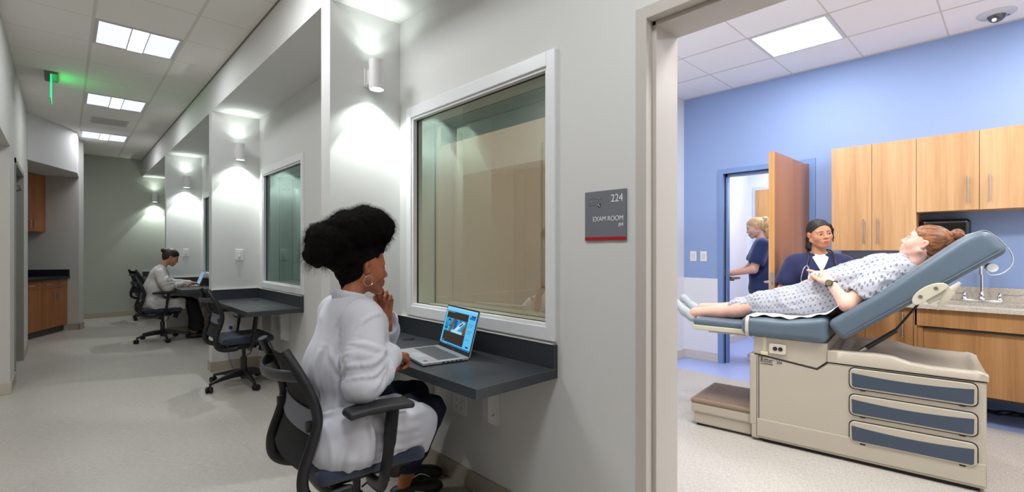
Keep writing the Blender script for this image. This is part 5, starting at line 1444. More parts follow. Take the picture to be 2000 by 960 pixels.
# lab coat
F = Field((-0.34, -0.42, 0.36), (0.50, 0.42, 1.16), 0.006)
F.ell(L1(0.885, 1.93, 0.955), (0.125, 0.185, 0.135), None, 0)
F.chain([L1(0.865, 1.93, 1.035), L1(0.86, 1.80, 1.000)], [0.050, 0.064], 0.04); F.chain([L1(0.865, 1.94, 1.035), L1(0.885, 2.08, 1.000)], [0.050, 0.064], 0.04)
F.ell(L1(0.835, 1.92, 0.78), (0.145, 0.175, 0.20), None, 0.05)
F.ell(L1(0.815, 1.91, 0.585), (0.155, 0.195, 0.135), None, 0.05)
F.box(L1(0.94, 1.85, 0.562), (0.21, 0.145, 0.060), None, 0.055, 0.07)           # lap
F.box(L1(0.955, 1.703, 0.540), (0.190, 0.016, 0.080), frame((1, 0.10, -0.22), (0.22, 0, 1)), 0.015, 0.06); F.ell(L1(1.06, 1.72, 0.535), (0.09, 0.03, 0.075), None, 0.05)  # side panel hanging over the thigh
F.ell(L1(0.80, 1.735, 0.555), (0.16, 0.05, 0.11), None, 0.08)
F.ell(L1(0.66, 1.95, 0.465), (0.045, 0.10, 0.022), None, 0.04)                    # tail through the back
F.ell(L1(0.965, 1.93, 0.88), (0.06, 0.11, 0.14), None, 0.05)
# sleeves
F.chain([L1(0.868, 1.785, 1.00), L1(0.835, 1.715, 0.86), L1(0.815, 1.685, 0.775)], [0.080, 0.078, 0.068], 0.025)
F.chain([L1(0.815, 1.685, 0.770), L1(0.90, 1.75, 0.795), L1(0.995, 1.822, 0.828), L1(1.018, 1.838, 0.833)], [0.066, 0.064, 0.052, 0.042], 0.02)
F.chain([L1(0.885, 2.09, 1.0), L1(1.0, 2.12, 0.90), L1(1.12, 2.115, 0.825)], [0.080, 0.078, 0.062], 0.03)
F.chain([L1(1.125, 2.11, 0.835), L1(1.125, 2.08, 0.90), L1(1.118, 2.055, 0.945)], [0.062, 0.058, 0.052], 0.02)
F.cap(L1(1.115, 2.045, 0.925), L1(1.108, 2.03, 0.985), 0.040, 0.044, 0.004, 's')
F.cap(L1(1.018, 1.838, 0.833), L1(1.07, 1.868, 0.826), 0.030, 0.036, 0.003, 's')
F.cap(L1(0.90, 1.95, 1.02), L1(0.96, 1.965, 1.17), 0.052, 0.070, 0.006, 's')   # neck opening
F.box(L1(0.90, 1.93, 0.455), (0.30, 0.155, 0.040), None, 0.01, 0.01, 's')
CR = [  # (points, width, height) in world coordinates
 (((0.86, 1.71, 1.045), (0.82, 1.71, 0.99), (0.795, 1.71, 0.90), (0.80, 1.69, 0.82)), 0.010, 0.006),
 (((0.80, 1.70, 1.00), (0.87, 1.70, 1.03), (0.91, 1.74, 1.02)), 0.008, 0.005),
 (((0.78, 1.72, 0.84), (0.765, 1.72, 0.78), (0.79, 1.70, 0.74)), 0.010, 0.008),
 (((0.79, 1.70, 0.93), (0.85, 1.66, 0.905), (0.91, 1.69, 0.88)), 0.010, 0.006), (((0.785, 1.70, 0.85), (0.83, 1.64, 0.86), (0.90, 1.67, 0.90)), 0.009, 0.006),
 (((0.79, 1.68, 0.80), (0.84, 1.63, 0.82), (0.90, 1.67, 0.855)), 0.008, 0.006), (((0.82, 1.64, 0.77), (0.86, 1.64, 0.80), (0.885, 1.68, 0.85)), 0.008, 0.007),
 (((0.90, 1.69, 0.87), (0.875, 1.66, 0.80), (0.87, 1.65, 0.74)), 0.009, 0.008), (((0.92, 1.70, 0.86), (0.90, 1.67, 0.79), (0.90, 1.68, 0.735)), 0.008, 0.007),
 (((0.955, 1.74, 0.87), (0.94, 1.70, 0.81), (0.93, 1.71, 0.75)), 0.009, 0.008), (((0.985, 1.77, 0.87), (0.975, 1.74, 0.81), (0.965, 1.75, 0.765)), 0.008, 0.007), (((1.005, 1.79, 0.865), (1.00, 1.77, 0.82), (0.995, 1.78, 0.775)), 0.006, 0.005),
 (((0.77, 1.83, 1.06), (0.72, 1.84, 0.95), (0.69, 1.85, 0.80), (0.68, 1.86, 0.66)), 0.014, 0.004), (((0.80, 1.78, 1.03), (0.745, 1.79, 0.93), (0.715, 1.80, 0.80), (0.70, 1.80, 0.62)), 0.020, 0.006),
 (((0.73, 1.78, 0.88), (0.76, 1.74, 0.82), (0.79, 1.72, 0.84)), 0.014, 0.007),
 (((0.69, 1.85, 0.62), (0.75, 1.76, 0.64), (0.83, 1.72, 0.69)), 0.013, 0.009),
 (((0.685, 1.84, 0.54), (0.74, 1.74, 0.55), (0.85, 1.71, 0.62)), 0.012, 0.008), (((0.82, 1.71, 0.68), (0.835, 1.70, 0.58), (0.84, 1.70, 0.47)), 0.009, 0.007),
 (((0.90, 1.68, 0.66), (0.98, 1.685, 0.62), (1.08, 1.69, 0.60)), 0.012, 0.007), (((0.87, 1.67, 0.61), (0.96, 1.68, 0.57), (1.06, 1.69, 0.56)), 0.010, 0.006), (((0.86, 1.67, 0.54), (0.95, 1.685, 0.50), (1.08, 1.69, 0.49)), 0.010, 0.005),
 (((0.74, 1.77, 0.60), (0.72, 1.78, 0.52), (0.71, 1.80, 0.45)), 0.010, 0.007), (((0.79, 1.72, 0.60), (0.775, 1.71, 0.52), (0.77, 1.72, 0.45)), 0.010, 0.007),
 (((0.99, 1.86, 1.00), (1.01, 1.88, 0.93), (1.02, 1.88, 0.83)), 0.008, 0.005), (((1.165, 2.08, 0.93), (1.17, 2.06, 0.88), (1.16, 2.06, 0.82)), 0.008, 0.006)]
CR = [([np.array(q) - O1 for q in a_], b_, c_q) for a_, b_, c_q in CR]
coat = cloth('lab_coat', F, coat_m, p1, 0.0055, 8.5, (1.4, 1.4, 0.5), 21, None, 2, 0.0, lines=CR)
def patch(pts_fn, nu, nv, th, name, mat, parent):
    bm = bmesh.new(); G_ = [[bm.verts.new(tuple(pts_fn(i / nu, j / nv))) for j in range(nv + 1)] for i in range(nu + 1)]
    for i in range(nu):
        for j in range(nv): bm.faces.new((G_[i][j], G_[i + 1][j], G_[i + 1][j + 1], G_[i][j + 1]))
    o = obj(name, bm, mat, parent); md = o.modifiers.new('s', 'SOLIDIFY'); md.thickness = th; return o
# collar and lapel: bands around the neck
nb, nr = L1(0.888, 1.948, 1.088), 0.066
def col_pt(u, v):
    a = math.radians(-150 + 300 * u) + math.pi   # opens to the front (+x)
    r = nr + 0.030 * (1 - v) + 0.004; z = 0.052 * v - 0.018 - 0.050 * (math.cos(a) > 0) * math.cos(a) * 0.9
    x = math.cos(a) * r + (0.02 if math.cos(a) > 0 else 0); return nb + V(x, math.sin(a) * r * 1.05, z + 0.010 * (math.cos(a) < 0))
F = Field(L1(0.70, 1.78, 0.84), L1(1.10, 2.12, 1.20), 0.0045)
ringp = []
for a in np.linspace(math.radians(38), math.radians(322), 26):
    q = math.cos(a); ringp.append(nb + V(0.066 * q + (0.018 if q > 0 else 0), 0.070 * math.sin(a), -0.012 - 0.052 * max(q, 0) + 0.016 * max(-q, 0)))
for a_, b_ in zip(ringp[:-1], ringp[1:]): F.cap(a_, b_, 0.011, 0.011, 0.0, sq=(V(0, 0, 1), 0.42))
for e_, s_ in ((ringp[0], 1), (ringp[-1], -1)):
    F.box(e_ + V(0.022, s_ * 0.012, -0.075), (0.012, 0.030, 0.080), frame((1, s_ * 0.55, 0.42), (-0.3, s_ * -0.15, 1)), 0.006, 0.006)
F.cap(nb + V(-0.02, 0, -0.10), nb + V(0.03, 0, 0.12), 0.050, 0.060, 0.004, 's')
cloth('collar', F, coat_m, coat, 0.0015, 20, (1, 1, 1), 5)
def snap(parent_o, targets):
    pass
for q in (L1(1.012, 1.885, 0.845), L1(1.098, 1.696, 0.578)):
    bm = bmesh.new(); d = frame((0.25, -1, 0), (0, 0, 1)); Mx = Matrix.Translation(q) @ Matrix([[d[0, 0], d[0, 1], d[0, 2]], [d[1, 0], d[1, 1], d[1, 2]], [d[2, 0], d[2, 1], d[2, 2]]]).to_4x4() @ Matrix.Rotation(math.pi / 2, 4, 'Y')
    lathe(bm, [(0.0001, 0.004), (0.006, 0.004), (0.0085, 0.006), (0.0095, 0.004), (0.0095, 0), (0.0001, 0)], 18, Mx); obj('button', bm, btn, coat)
# pocket on the hanging side panel
patch(lambda u, v: L1(0.895 + 0.130 * u, 1.676 + 0.0135 * u, 0.480 + 0.095 * v - 0.008 * u), 10, 8, 0.004, 'pocket', coat_m, coat)
# trousers
pants = pbr('trousers_navy', (18, 26, 52), 0.85, bump=(400, 0.15))
F = Field((-0.25, -0.30, 0.10), (0.68, 0.60, 0.70), 0.008)
F.ell(L1(0.86, 1.93, 0.545), (0.15, 0.17, 0.085), None, 0)
F.chain([L1(0.92, 1.84, 0.555), L1(1.20, 1.92, 0.530), L1(1.315, 1.98, 0.500)], [0.085, 0.078, 0.066], 0.03)
F.chain([L1(1.320, 1.99, 0.485), L1(1.300, 2.10, 0.28), L1(1.285, 2.165, 0.155)], [0.068, 0.064, 0.056], 0.02)
F.chain([L1(0.92, 2.03, 0.555), L1(1.20, 2.12, 0.545), L1(1.355, 2.18, 0.525)], [0.085, 0.075, 0.066], 0.02)
F.chain([L1(1.360, 2.19, 0.50), L1(1.40, 2.27, 0.30), L1(1.425, 2.32, 0.165)], [0.066, 0.062, 0.056], 0.02)
F.plane((0, 0, 0.142), (0, 0, -1))
cloth('trousers', F, pants, p1, 0.006, 11, (1, 1, 0.7), 4, None, 2)
sneak = pbr('shoe_black', (20, 20, 22), 0.5)
for hl, to in (((1.235, 2.175, 0), (1.475, 2.105, 0)), ((1.385, 2.345, 0), (1.555, 2.22, 0))):
    hl = L1(*hl); to = L1(*to); F = Field(np.minimum(hl, to) - 0.07, np.maximum(hl, to) + 0.13, 0.005)
    shoe(F, hl, to); F.cap(hl + unit(to - hl) * 0.055 + V(0, 0, 0.07), hl + unit(to - hl) * 0.055 + V(0, 0, 0.16), 0.030, 0.034, 0.006, 's'); F.plane((0, 0, 0.004), (0, 0, -1))
    P, Q = F.mesh(); sh = npmesh('shoe', [(P, Q)], sneak, p1)
    d = unit(to - hl); s_ = np.cross(d, V(0, 0, 1)); bm = bmesh.new(); tube(bm, smooth_path([hl + d * 0.05 + s_ * 0.041 + V(0, 0, 0.030), hl + d * 0.09 + s_ * 0.044 + V(0, 0, 0.046), hl + d * 0.14 + s_ * 0.043 + V(0, 0, 0.030)], 5), 0.005, 8, flat=(1, 0.5)); obj('side_mark', bm, pbr('shoe_mark', (190, 186, 176), 0.5), sh)

# ---------------------------------------------------------------- laptops
def laptop(label, loc, rz, w=0.36, d=0.235, lid=15, screen='video', sh=0.225):
    """origin: middle of the hinge edge; base runs to -x, screen faces -x"""
    t = thing('laptop', label, 'laptop', loc, rz)
    sil = pbr('laptop_silver', (206, 208, 212), 0.3, 0.6)
    bm = bmesh.new(); bx(bm, -d, 0, -w / 2, w / 2, 0.003, 0.016, 0.003); obj('base', bm, sil, t, smooth=False)
    bm = bmesh.new(); bx(bm, -d + 0.01, -0.01, -w / 2 + 0.004, w / 2 - 0.004, 0.0, 0.004); obj('underside', bm, blackm, t, smooth=False)
    bm = bmesh.new()
    for r in range(6):
        nk = 15 if r < 5 else 9; kw = (w - 0.05) / nk
        for c in range(nk):
            y0 = -w / 2 + 0.025 + c * kw; x0 = -0.038 - r * 0.0185 - 0.016
            bx(bm, x0, x0 + 0.016, y0 + 0.001, y0 + kw - 0.0015, 0.0158, 0.0172)
    obj('keyboard', bm, pbr('key_grey', (84, 84, 88), 0.5), t, smooth=False)
    bm = bmesh.new(); bx(bm, -d + 0.012, -d + 0.072, -0.055, 0.055, 0.0158, 0.0164); obj('touchpad', bm, pbr('touchpad', (180, 182, 186), 0.35), t, smooth=False)
    bm = bmesh.new(); bx(bm, -d + 0.022, -d + 0.040, -w / 2 + 0.030, -w / 2 + 0.050, 0.0158, 0.0164); obj('palm_sticker', bm, pbr('sticker_blue', (30, 90, 170), 0.4), t, smooth=False)
    bm = bmesh.new()
    for k in range(5): bx(bm, -0.050 - k * 0.022, -0.038 - k * 0.022, -w / 2 - 0.0004, -w / 2 + 0.002, 0.006, 0.011)
    obj('side_ports', bm, blackm, t, smooth=False)
    ML = Matrix.Translation((0.0, 0, 0.014)) @ Matrix.Rotation(R_(lid), 4, 'Y')     # local z = up the lid, -x = screen side
    bm = bmesh.new(); bx(bm, 0, 0.006, -w / 2, w / 2, 0, sh, 0.002, M=ML); ld = obj('lid', bm, sil, t, smooth=False)
    bm = bmesh.new(); bx(bm, -0.0014, 0.001, -w / 2 + 0.002, w / 2 - 0.002, 0.002, sh - 0.002, M=ML); obj('bezel', bm, black, ld, smooth=False)
    bm = bmesh.new(); lathe(bm, [(0.0001, 0), (0.003, 0)], 12, ML @ Matrix.Translation((-0.002, 0, 0.009)) @ Matrix.Rotation(-math.pi / 2, 4, 'Y')); obj('lid_mark', bm, whitep, ld, smooth=False)
    # screen image as coloured cells
    nx, nz = 128, 78; y0, y1, z0, z1 = w / 2 - 0.008, -w / 2 + 0.008, 0.020, sh - 0.010
    us, vs_ = np.linspace(0, 1, nx + 1), np.linspace(0, 1, nz + 1)
    cu, cv = np.meshgrid((us[:-1] + us[1:]) / 2, 1 - (vs_[:-1] + vs_[1:]) / 2, indexing='ij')   # cv measured from the top
    def cc(r, g, b): return np.array(lin((r, g, b))[:3])
    I = np.tile(cc(92, 188, 236), (nx, nz, 1))
    def rect(a, b, c, d_, col): I[(cu >= a) & (cu < b) & (cv >= c) & (cv < d_)] = col
    if screen == 'video':
        rect(0, 1, 0, 0.035, cc(150, 214, 244)); rect(0, 1, 0.055, 0.085, cc(128, 204, 240))
        rect(0.05, 0.76, 0.11, 0.93, cc(58, 52, 50))
        m = (cu > 0.05) & (cu < 0.76) & (cv > 0.30) & (cv < 0.66)
        u = (cu - 0.05) / 0.71; v = (cv - 0.30) / 0.36
        base_i = cc(60, 150, 190) + 0 * I
        Pn = np.stack([cu.ravel() * 18, cv.ravel() * 14, 0 * cu.ravel()], 1); nz_ = vnoise(Pn, 8).reshape(cu.shape)
        img = base_i * (1 + 0.5 * nz_[..., None])
        brown = cc(120, 84, 56); light = cc(150, 220, 236); deep = cc(20, 70, 130); white = cc(190, 220, 235)
        img[(u > 0.36 - 0.14 * v) & (u < 0.52 - 0.24 * v)] = brown
        img[(u > 0.90 + 0.05 * (1 - v)) | ((u > 0.84) & (v > 0.35) & (u > 1.15 - 0.35 * v - 0.1))] = brown * 0.9
        img[(u > 0.42) & (u < 0.56) & (v > 0.05) & (v < 0.75) & (u < 0.60 - 0.1 * v)] = deep * 1.6
        dd = np.abs((u - 0.70) + 0.45 * (v - 0.42)); img[(dd < 0.075) & (v > 0.08) & (v < 0.85)] = white
        img[(dd < 0.035) & (v > 0.15) & (v < 0.45)] = deep
        img[((u - 0.08) ** 2 + (v - 0.75) ** 2 < 0.004) | ((u - 0.24) ** 2 + (v - 0.55) ** 2 < 0.003) | ((u - .17) ** 2 + (v - .15) ** 2 < .004)] = deep * 0.8
        img[(v > 0.8) & (u > 0.35) & (u < 0.85)] = light
        I[m] = img[m]
        rect(0.06, 0.30, 0.125, 0.14, cc(150, 150, 160)); rect(0.80, 0.97, 0.15, 0.22, cc(40, 110, 200)); rect(0.84, 0.97, 0.12, 0.15, cc(60, 70, 90))
        for k in range(9): rect(0.80, 0.88 + 0.07 * ((k * 5) % 3) / 2, 0.28 + k * 0.055, 0.288 + k * 0.055, cc(54, 120, 170))
        rect(0.84, 0.93, 0.89, 0.925, cc(20, 70, 140)); rect(0, 1, 0.965, 1.0, cc(50, 110, 160)); rect(0.1, 0.25, 0.97, 0.99, cc(120, 170, 200))
        rect(0.06, 0.13, 0.90, 0.91, cc(160, 160, 160))
    else:
        I[:] = cc(150, 178, 200); rect(0, 1, 0, 0.1, cc(110, 150, 190))
        for k in range(12): rect(0.08, 0.5 + 0.4 * ((k * 7) % 5) / 5, 0.16 + k * 0.065, 0.18 + k * 0.065, cc(90, 110, 140))
        rect(0.6, 0.95, 0.15, 0.5, cc(120, 160, 190))
    yy = y0 + (y1 - y0) * us; zz = z0 + (z1 - z0) * vs_
    G0 = np.stack(np.meshgrid(yy, zz, indexing='ij'), -1).reshape(-1, 2)
    c4, s4 = math.cos(R_(lid)), math.sin(R_(lid)); xl = -0.0022
    P = np.stack([xl * c4 + G0[:, 1] * s4, G0[:, 0], 0.014 - xl * s4 + G0[:, 1] * c4], 1)
    ii, jj = np.meshgrid(np.arange(nx), np.arange(nz), indexing='ij'); b0 = (ii * (nz + 1) + jj).ravel()
    Q = np.stack([b0, b0 + 1, b0 + nz + 2, b0 + nz + 1], 1)
    me_o = npmesh('screen', [(P, Q)], emit('screen_' + screen, (255, 255, 255), LP['scr'], attr='Pix'), ld, smooth=False)
    ca = me_o.data.color_attributes.new('Pix', 'FLOAT_COLOR', 'CORNER')
    c4_ = np.concatenate([I.reshape(-1, 3), np.ones((nx * nz, 1))], 1)
    ca.data.foreach_set('color', np.repeat(c4_, 4, 0).astype(np.float32).ravel())
    return t
laptop('open silver laptop with a blue video window on the nearest desk', (1.432, 1.960, 0.755), R_(-11))
# ---------------------------------------------------------------- 2. person in white coat at the far desk (local = world - O3)
O3 = V(0.955, 8.35, 0)
def G3(x, y, z): return V(x, y, z)          # local coordinates directly
skin3 = lin((196, 142, 116))[:3]; lip3 = lin((160, 92, 82))[:3]
hc3 = V(0.155, 0.0, 1.175); R3 = frame((0.90, -0.05, -0.42), (0.42, 0, 0.9))
F = head_field(hc3, R3, 0.95, 0.0035, neck=V(0.055, 0, 1.03), neck_r=(0.042, 0.046)); HP3, HQ3 = F.mesh()
HC3 = head_colors(HP3, hc3, R3, 0.95, skin3, lip3, brow=(0.03, 0.015, 0.01), open_=0.0045)
bf = Field((-0.3, -0.35, 0.0), (0.72, 0.35, 1.1), 0.010)
bf.ell((0.02, 0, 0.88), (0.085, 0.14, 0.15)); bf.ell((-0.03, 0, 0.65), (0.10, 0.14, 0.16)); bf.cap((0.055, 0, 1.04), (0.03, 0, 0.92), 0.042, 0.08)
for s in (-1, 1):
    bf.chain([V(0.02, s * 0.16, 0.97), V(0.08, s * 0.22, 0.76), V(0.30, s * 0.12, 0.80)], [0.035, 0.033, 0.024])
    bf.chain([V(0, s * 0.09, 0.55), V(0.42, s * 0.10, 0.52), V(0.44, s * 0.09, 0.12), V(0.44, s * 0.09, 0.06)], [0.065, 0.045, 0.034, 0.03])
BP3 = bf.mesh()
hA = hand_field((0.285, -0.120, 0.800), (1, 0.20, -0.12), (0, 0, -1), -1, [(0.3, 0.5, 0.3)] * 4, 0.0035, 0.9, arm=((0.20, -0.15, 0.795), 0.030)).mesh()
hB = hand_field((0.420, 0.120, 0.800), (1, 0.0, -0.10), (0, 0, -1), 1, [(0.2, 0.3, 0.2)] * 4, 0.0035, 0.9, arm=((0.32, 0.14, 0.80), 0.028)).mesh()
p3 = person('person', [(HP3, HQ3), BP3, hA, hB], [HC3] + [skincol(P[0], skin3) for P in (BP3, hA, hB)], skinmat('skin_tone'), 'far seated person in white lab coat with dark hair bun, typing', tuple(O3))
hair_dk = hairmat('hair_dark', (30, 16, 12), (62, 34, 24), (40, 40, 40))
F = Field(hc3 - 0.2, hc3 + 0.2, 0.005)
def h3(x, y, z): return hc3 + R3 @ (V(x, y, z) * 0.95)
F.ell(h3(-0.014, 0, 0.044), (0.103, 0.077, 0.088), R3, 0); F.ell(h3(-0.045, 0, 0.0), (0.06, 0.066, 0.07), R3, 0.02)
F.ell(h3(0.095, 0, -0.035), (0.085, 0.10, 0.098), R3, 0.010, 's'); F.ell(h3(0.01, 0.08, -0.025), (0.03, 0.03, 0.045), R3, 0.008, 's'); F.ell(h3(0.01, -0.08, -0.025), (0.03, 0.03, 0.045), R3, 0.008, 's')
F.ell(h3(-0.120, 0, 0.065), (0.036, 0.038, 0.036), R3, 0.006)
npmesh('hair', [F.mesh()], hair_dk, p3)
F = Field((-0.34, -0.42, 0.36), (0.50, 0.42, 1.16), 0.009)
F.ell((0.02, 0, 0.90), (0.12, 0.17, 0.15), None, 0); F.ell((-0.04, 0, 0.72), (0.13, 0.165, 0.19), None, 0.05); F.ell((-0.05, 0, 0.56), (0.15, 0.18, 0.11), None, 0.05)
F.cap((0.045, -0.10, 0.995), (0.045, 0.10, 0.995), 0.058, 0.058, 0.04)
F.cap((0.05, 0, 1.03), (0.05, 0, 0.95), 0.055, 0.08, 0.03)
F.box((0.10, -0.05, 0.535), (0.20, 0.14, 0.055), None, 0.05, 0.05); F.box((0.12, -0.16, 0.52), (0.19, 0.018, 0.075), None, 0.015, 0.04)
F.chain([V(0.02, -0.155, 0.96), V(0.06, -0.215, 0.84), V(0.09, -0.235, 0.77)], [0.072, 0.078, 0.066], 0.025); F.chain([V(0.09, -0.235, 0.765), V(0.19, -0.17, 0.775), V(0.27, -0.125, 0.795)], [0.062, 0.056, 0.040], 0.02)
F.chain([V(0.02, 0.155, 0.96), V(0.10, 0.20, 0.86), V(0.20, 0.19, 0.80), V(0.40, 0.125, 0.80)], [0.07, 0.068, 0.055, 0.038], 0.025)
F.cap((0.08, 0, 1.02), (0.16, 0, 1.12), 0.045, 0.06, 0.006, 's')
cloth('lab_coat', F, pbr('coat_warm', (206, 202, 200), 0.8, bump=(700, 0.05)), p3, 0.007, 9, (1.3, 1.3, 0.5), 31, None, 1, lines=[
 ([V(0.10, -0.24, 0.93), V(0.06, -0.28, 0.85), V(0.05, -0.27, 0.77)], 0.014, 0.009), ([V(-0.06, -0.17, 0.97), V(-0.09, -0.19, 0.84), V(-0.10, -0.19, 0.68)], 0.014, 0.009), ([V(0.02, -0.26, 0.80), V(0.10, -0.30, 0.82), V(0.16, -0.24, 0.83)], 0.012, 0.008),
 ([V(0.12, -0.25, 0.83), V(0.13, -0.26, 0.77), V(0.12, -0.23, 0.72)], 0.011, 0.009), ([V(0.19, -0.20, 0.82), V(0.19, -0.22, 0.77), V(0.18, -0.19, 0.73)], 0.011, 0.008), ([V(-0.05, -0.20, 0.66), V(0.05, -0.20, 0.60), V(0.20, -0.19, 0.56)], 0.014, 0.009),
 ([V(-0.10, -0.19, 0.60), V(0.0, -0.20, 0.53), V(0.10, -0.19, 0.50)], 0.014, 0.008), ([V(-0.13, -0.10, 0.95), V(-0.17, -0.10, 0.80), V(-0.18, -0.10, 0.62)], 0.014, 0.009)])
F = Field((-0.2, -0.3, 0.08), (0.65, 0.3, 0.66), 0.009)
F.ell((-0.03, 0, 0.53), (0.14, 0.16, 0.08), None, 0)
for s in (-1, 1):
    F.chain([V(0.05, s * 0.08, 0.545), V(0.40, s * 0.095, 0.525)], [0.085, 0.066], 0.03); F.chain([V(0.41, s * 0.095, 0.51), V(0.47, s * 0.10, 0.26), V(0.47, s * 0.11, 0.13)], [0.066, 0.075, 0.088], 0.02)
F.plane((0, 0, 0.11), (0, 0, -1))
cloth('trousers', F, pbr('trousers_black', (16, 17, 22), 0.85), p3, 0.006, 11, (1, 1, .7), 6)
for s in (-1, 1):
    F = Field((0.36, s * 0.1 - 0.08, -0.01), (0.70, s * 0.1 + 0.08, 0.14), 0.006); shoe(F, (0.40, s * 0.1, 0), (0.63, s * 0.1, 0)); F.plane((0, 0, 0.004), (0, 0, -1)); npmesh('shoe', [F.mesh()], sneak, p3)
laptop('open laptop in front of the far seated person', (1.44, 8.36, 0.755), R_(-4), lid=22, screen='page')

# ---------------------------------------------------------------- 3. standing figures in scrubs
def standing(label, loc, yaw, k, skin, lipc, head, hcol, shirt, arms, lean=0.0, tee=False, hcut=None, wide=1.0, girth=1.0, skirt=True, coll=False, brow=(0.02, 0.012, 0.01), blush=None, vox=0.003, sleeve=0.62, gaze=0, jawk=1.0, belly=0.0, shoes=None, hk=0.93):
    """local +x is forward; k scales a 1.60 m figure"""
    def S(x, y, z): return V(x + lean * max(0, z / k - 0.85) , y, z) * 1.0
    def Z(v): return v * k
    hc = V(0.025 * k + lean * 0.55 * k, 0, Z(1.474)) + V(*head[2]); R = frame(head[0], head[1])
    F = head_field(hc, R, hk, vox, neck=S(0.0, 0, Z(1.29)), neck_r=(0.046, 0.054), wide=wide, jawk=jawk, nose=head[3] if len(head) > 3 else 1.0, lip=1.1); A = F.mesh(); A = (relax(A[0], A[1], 1, 0.5), A[1])
    C_ = head_colors(A[0], hc, R, hk, skin, lipc, brow=brow, wide=wide, blush=blush, open_=0.0052, gaze=gaze)
    bf = Field((-0.35, -0.45, 0), (0.75, 0.45, Z(1.36)), 0.009)
    bf.ell(S(0.0, 0, Z(1.15)), (0.09, 0.145, 0.16)); bf.ell(S(0, 0, Z(0.95)), (0.10, 0.14, 0.16)); bf.cap(S(0, 0, Z(1.30)), S(0, 0, Z(1.18)), 0.05, 0.09)
    for s in (-1, 1): bf.chain([S(0, s * 0.09, Z(0.85)), S(0.02, s * 0.10, Z(0.45)), S(0.0, s * 0.11, 0.06)], [0.085, 0.05, 0.036])
    hands = []
    for s, (sh, el, wr, hf_, hn, cu) in zip((1, -1), arms):
        bf.chain([V(*sh), V(*el)], [0.050 * girth, 0.042 * girth]); bf.chain([V(*el), V(*wr)], [0.041 * girth, 0.025])
        hands.append(hand_field(wr, hf_, hn, s if hn[2] < 0 else s, cu, 0.0035, 0.92).mesh())
    Bm = bf.mesh()
    p = person('person', [A, Bm] + hands, [C_] + [skincol(q[0], skin) for q in [Bm] + hands], skinmat('skin_tone'), label, loc, yaw)
    # top
    F = Field((-0.40, -0.45, Z(0.55)), (0.55, 0.45, Z(1.40)), 0.0065)
    g = girth
    F.ell(S(0.01, 0, Z(1.15)), (0.125 * g, 0.175 * g, 0.17), None, 0); F.ell(S(0.005, 0, Z(0.96)), (0.135 * g, 0.165 * g, 0.17), None, 0.05); F.ell(S(0.0, 0, Z(0.80)), (0.145 * g, 0.180 * g, 0.15), None, 0.05)
    for s in (-1, 1): F.ell(S(0.085, s * 0.075, Z(1.13)), (0.065, 0.075, 0.07), None, 0.05)
    F.cap(S(0, -0.12, Z(1.245)), S(0, 0.12, Z(1.245)), 0.062, 0.062, 0.04); F.cap(S(-0.01, 0, Z(1.29)), S(-0.01, 0, Z(1.22)), 0.065, 0.09, 0.04)
    for sh, el, *_ in arms:
        sh, el = V(*sh), V(*el); m = sh + (el - sh) * sleeve
        F.chain([sh, m], [0.074 * g, 0.082 * g], 0.03); F.cap(sh + (el - sh) * (sleeve + 0.02), sh + (el - sh) * 1.2, 0.060 * g, 0.068 * g, 0.012, 's')
        d = unit(el - sh); F.box(m + d * 0.115, (0.060, 0.088, 0.088), frame(d, (0.1, 0.3, 1)), 0.004, 0.012, 's')
    F.plane((0, 0, Z(0.745)), (0, 0, -1))
    # neck opening
    if hcut == 'v':
        pass
        bw = frame((1, 0, 0), (0, 0, 1))
        for u in np.linspace(0, 1, 40): F.cap(S(0.135, -(1 - u) * 0.062, Z(1.315) - u * 0.15), S(0.135, (1 - u) * 0.062, Z(1.315) - u * 0.15), 0.050, 0.050, 0.002, 's') if False else F.box(S(0.155, 0, Z(1.315) - u * 0.145), (0.085, 0.004 + 0.066 * (1 - u), 0.006), None, 0.002, 0.001, 's')
    F.cap(S(0.01, 0, Z(1.27)), S(0.03, 0, Z(1.40)), 0.058, 0.066, 0.006, 's')
    top = cloth('scrub_top', F, shirt, p, 0.0065, 9, (1, 1, 0.6), 41 + int(k * 10), lambda P: 0.25 + 0.75 * ((P[:, 2] < Z(1.18)) & (np.abs(P[:, 1]) < 0.16)), 3, 0.0)
    F = Field((-0.25, -0.30, 0.05), (0.30, 0.30, Z(0.92)), 0.010)
    F.ell(S(0, 0, Z(0.84)), (0.13, 0.165, 0.12), None, 0)
    for s in (-1, 1): F.chain([S(0, s * 0.085, Z(0.80)), S(0.015, s * 0.10, Z(0.45)), S(0.0, s * 0.11, 0.09)], [0.10, 0.078, 0.070], 0.02)
    F.plane((0, 0, 0.07), (0, 0, -1))
    cloth('scrub_trousers', F, shirt, p, 0.005, 10, (1, 1, 0.4), 8)
    for s in (-1, 1):
        F = Field((-0.12, s * 0.11 - 0.09, -0.01), (0.24, s * 0.11 + 0.09, 0.15), 0.006); shoe(F, (-0.06, s * 0.11, 0), (0.17, s * 0.115, 0)); F.plane((0, 0, 0.004), (0, 0, -1)); npmesh('shoe', [F.mesh()], shoes or pbr('shoe_pale', (206, 196, 190), 0.5), p)
    return p, hc, R, S, Z
hair_bk = hairmat('hair_black', (12, 10, 11), (34, 28, 27), (60, 60, 16), 0.55)
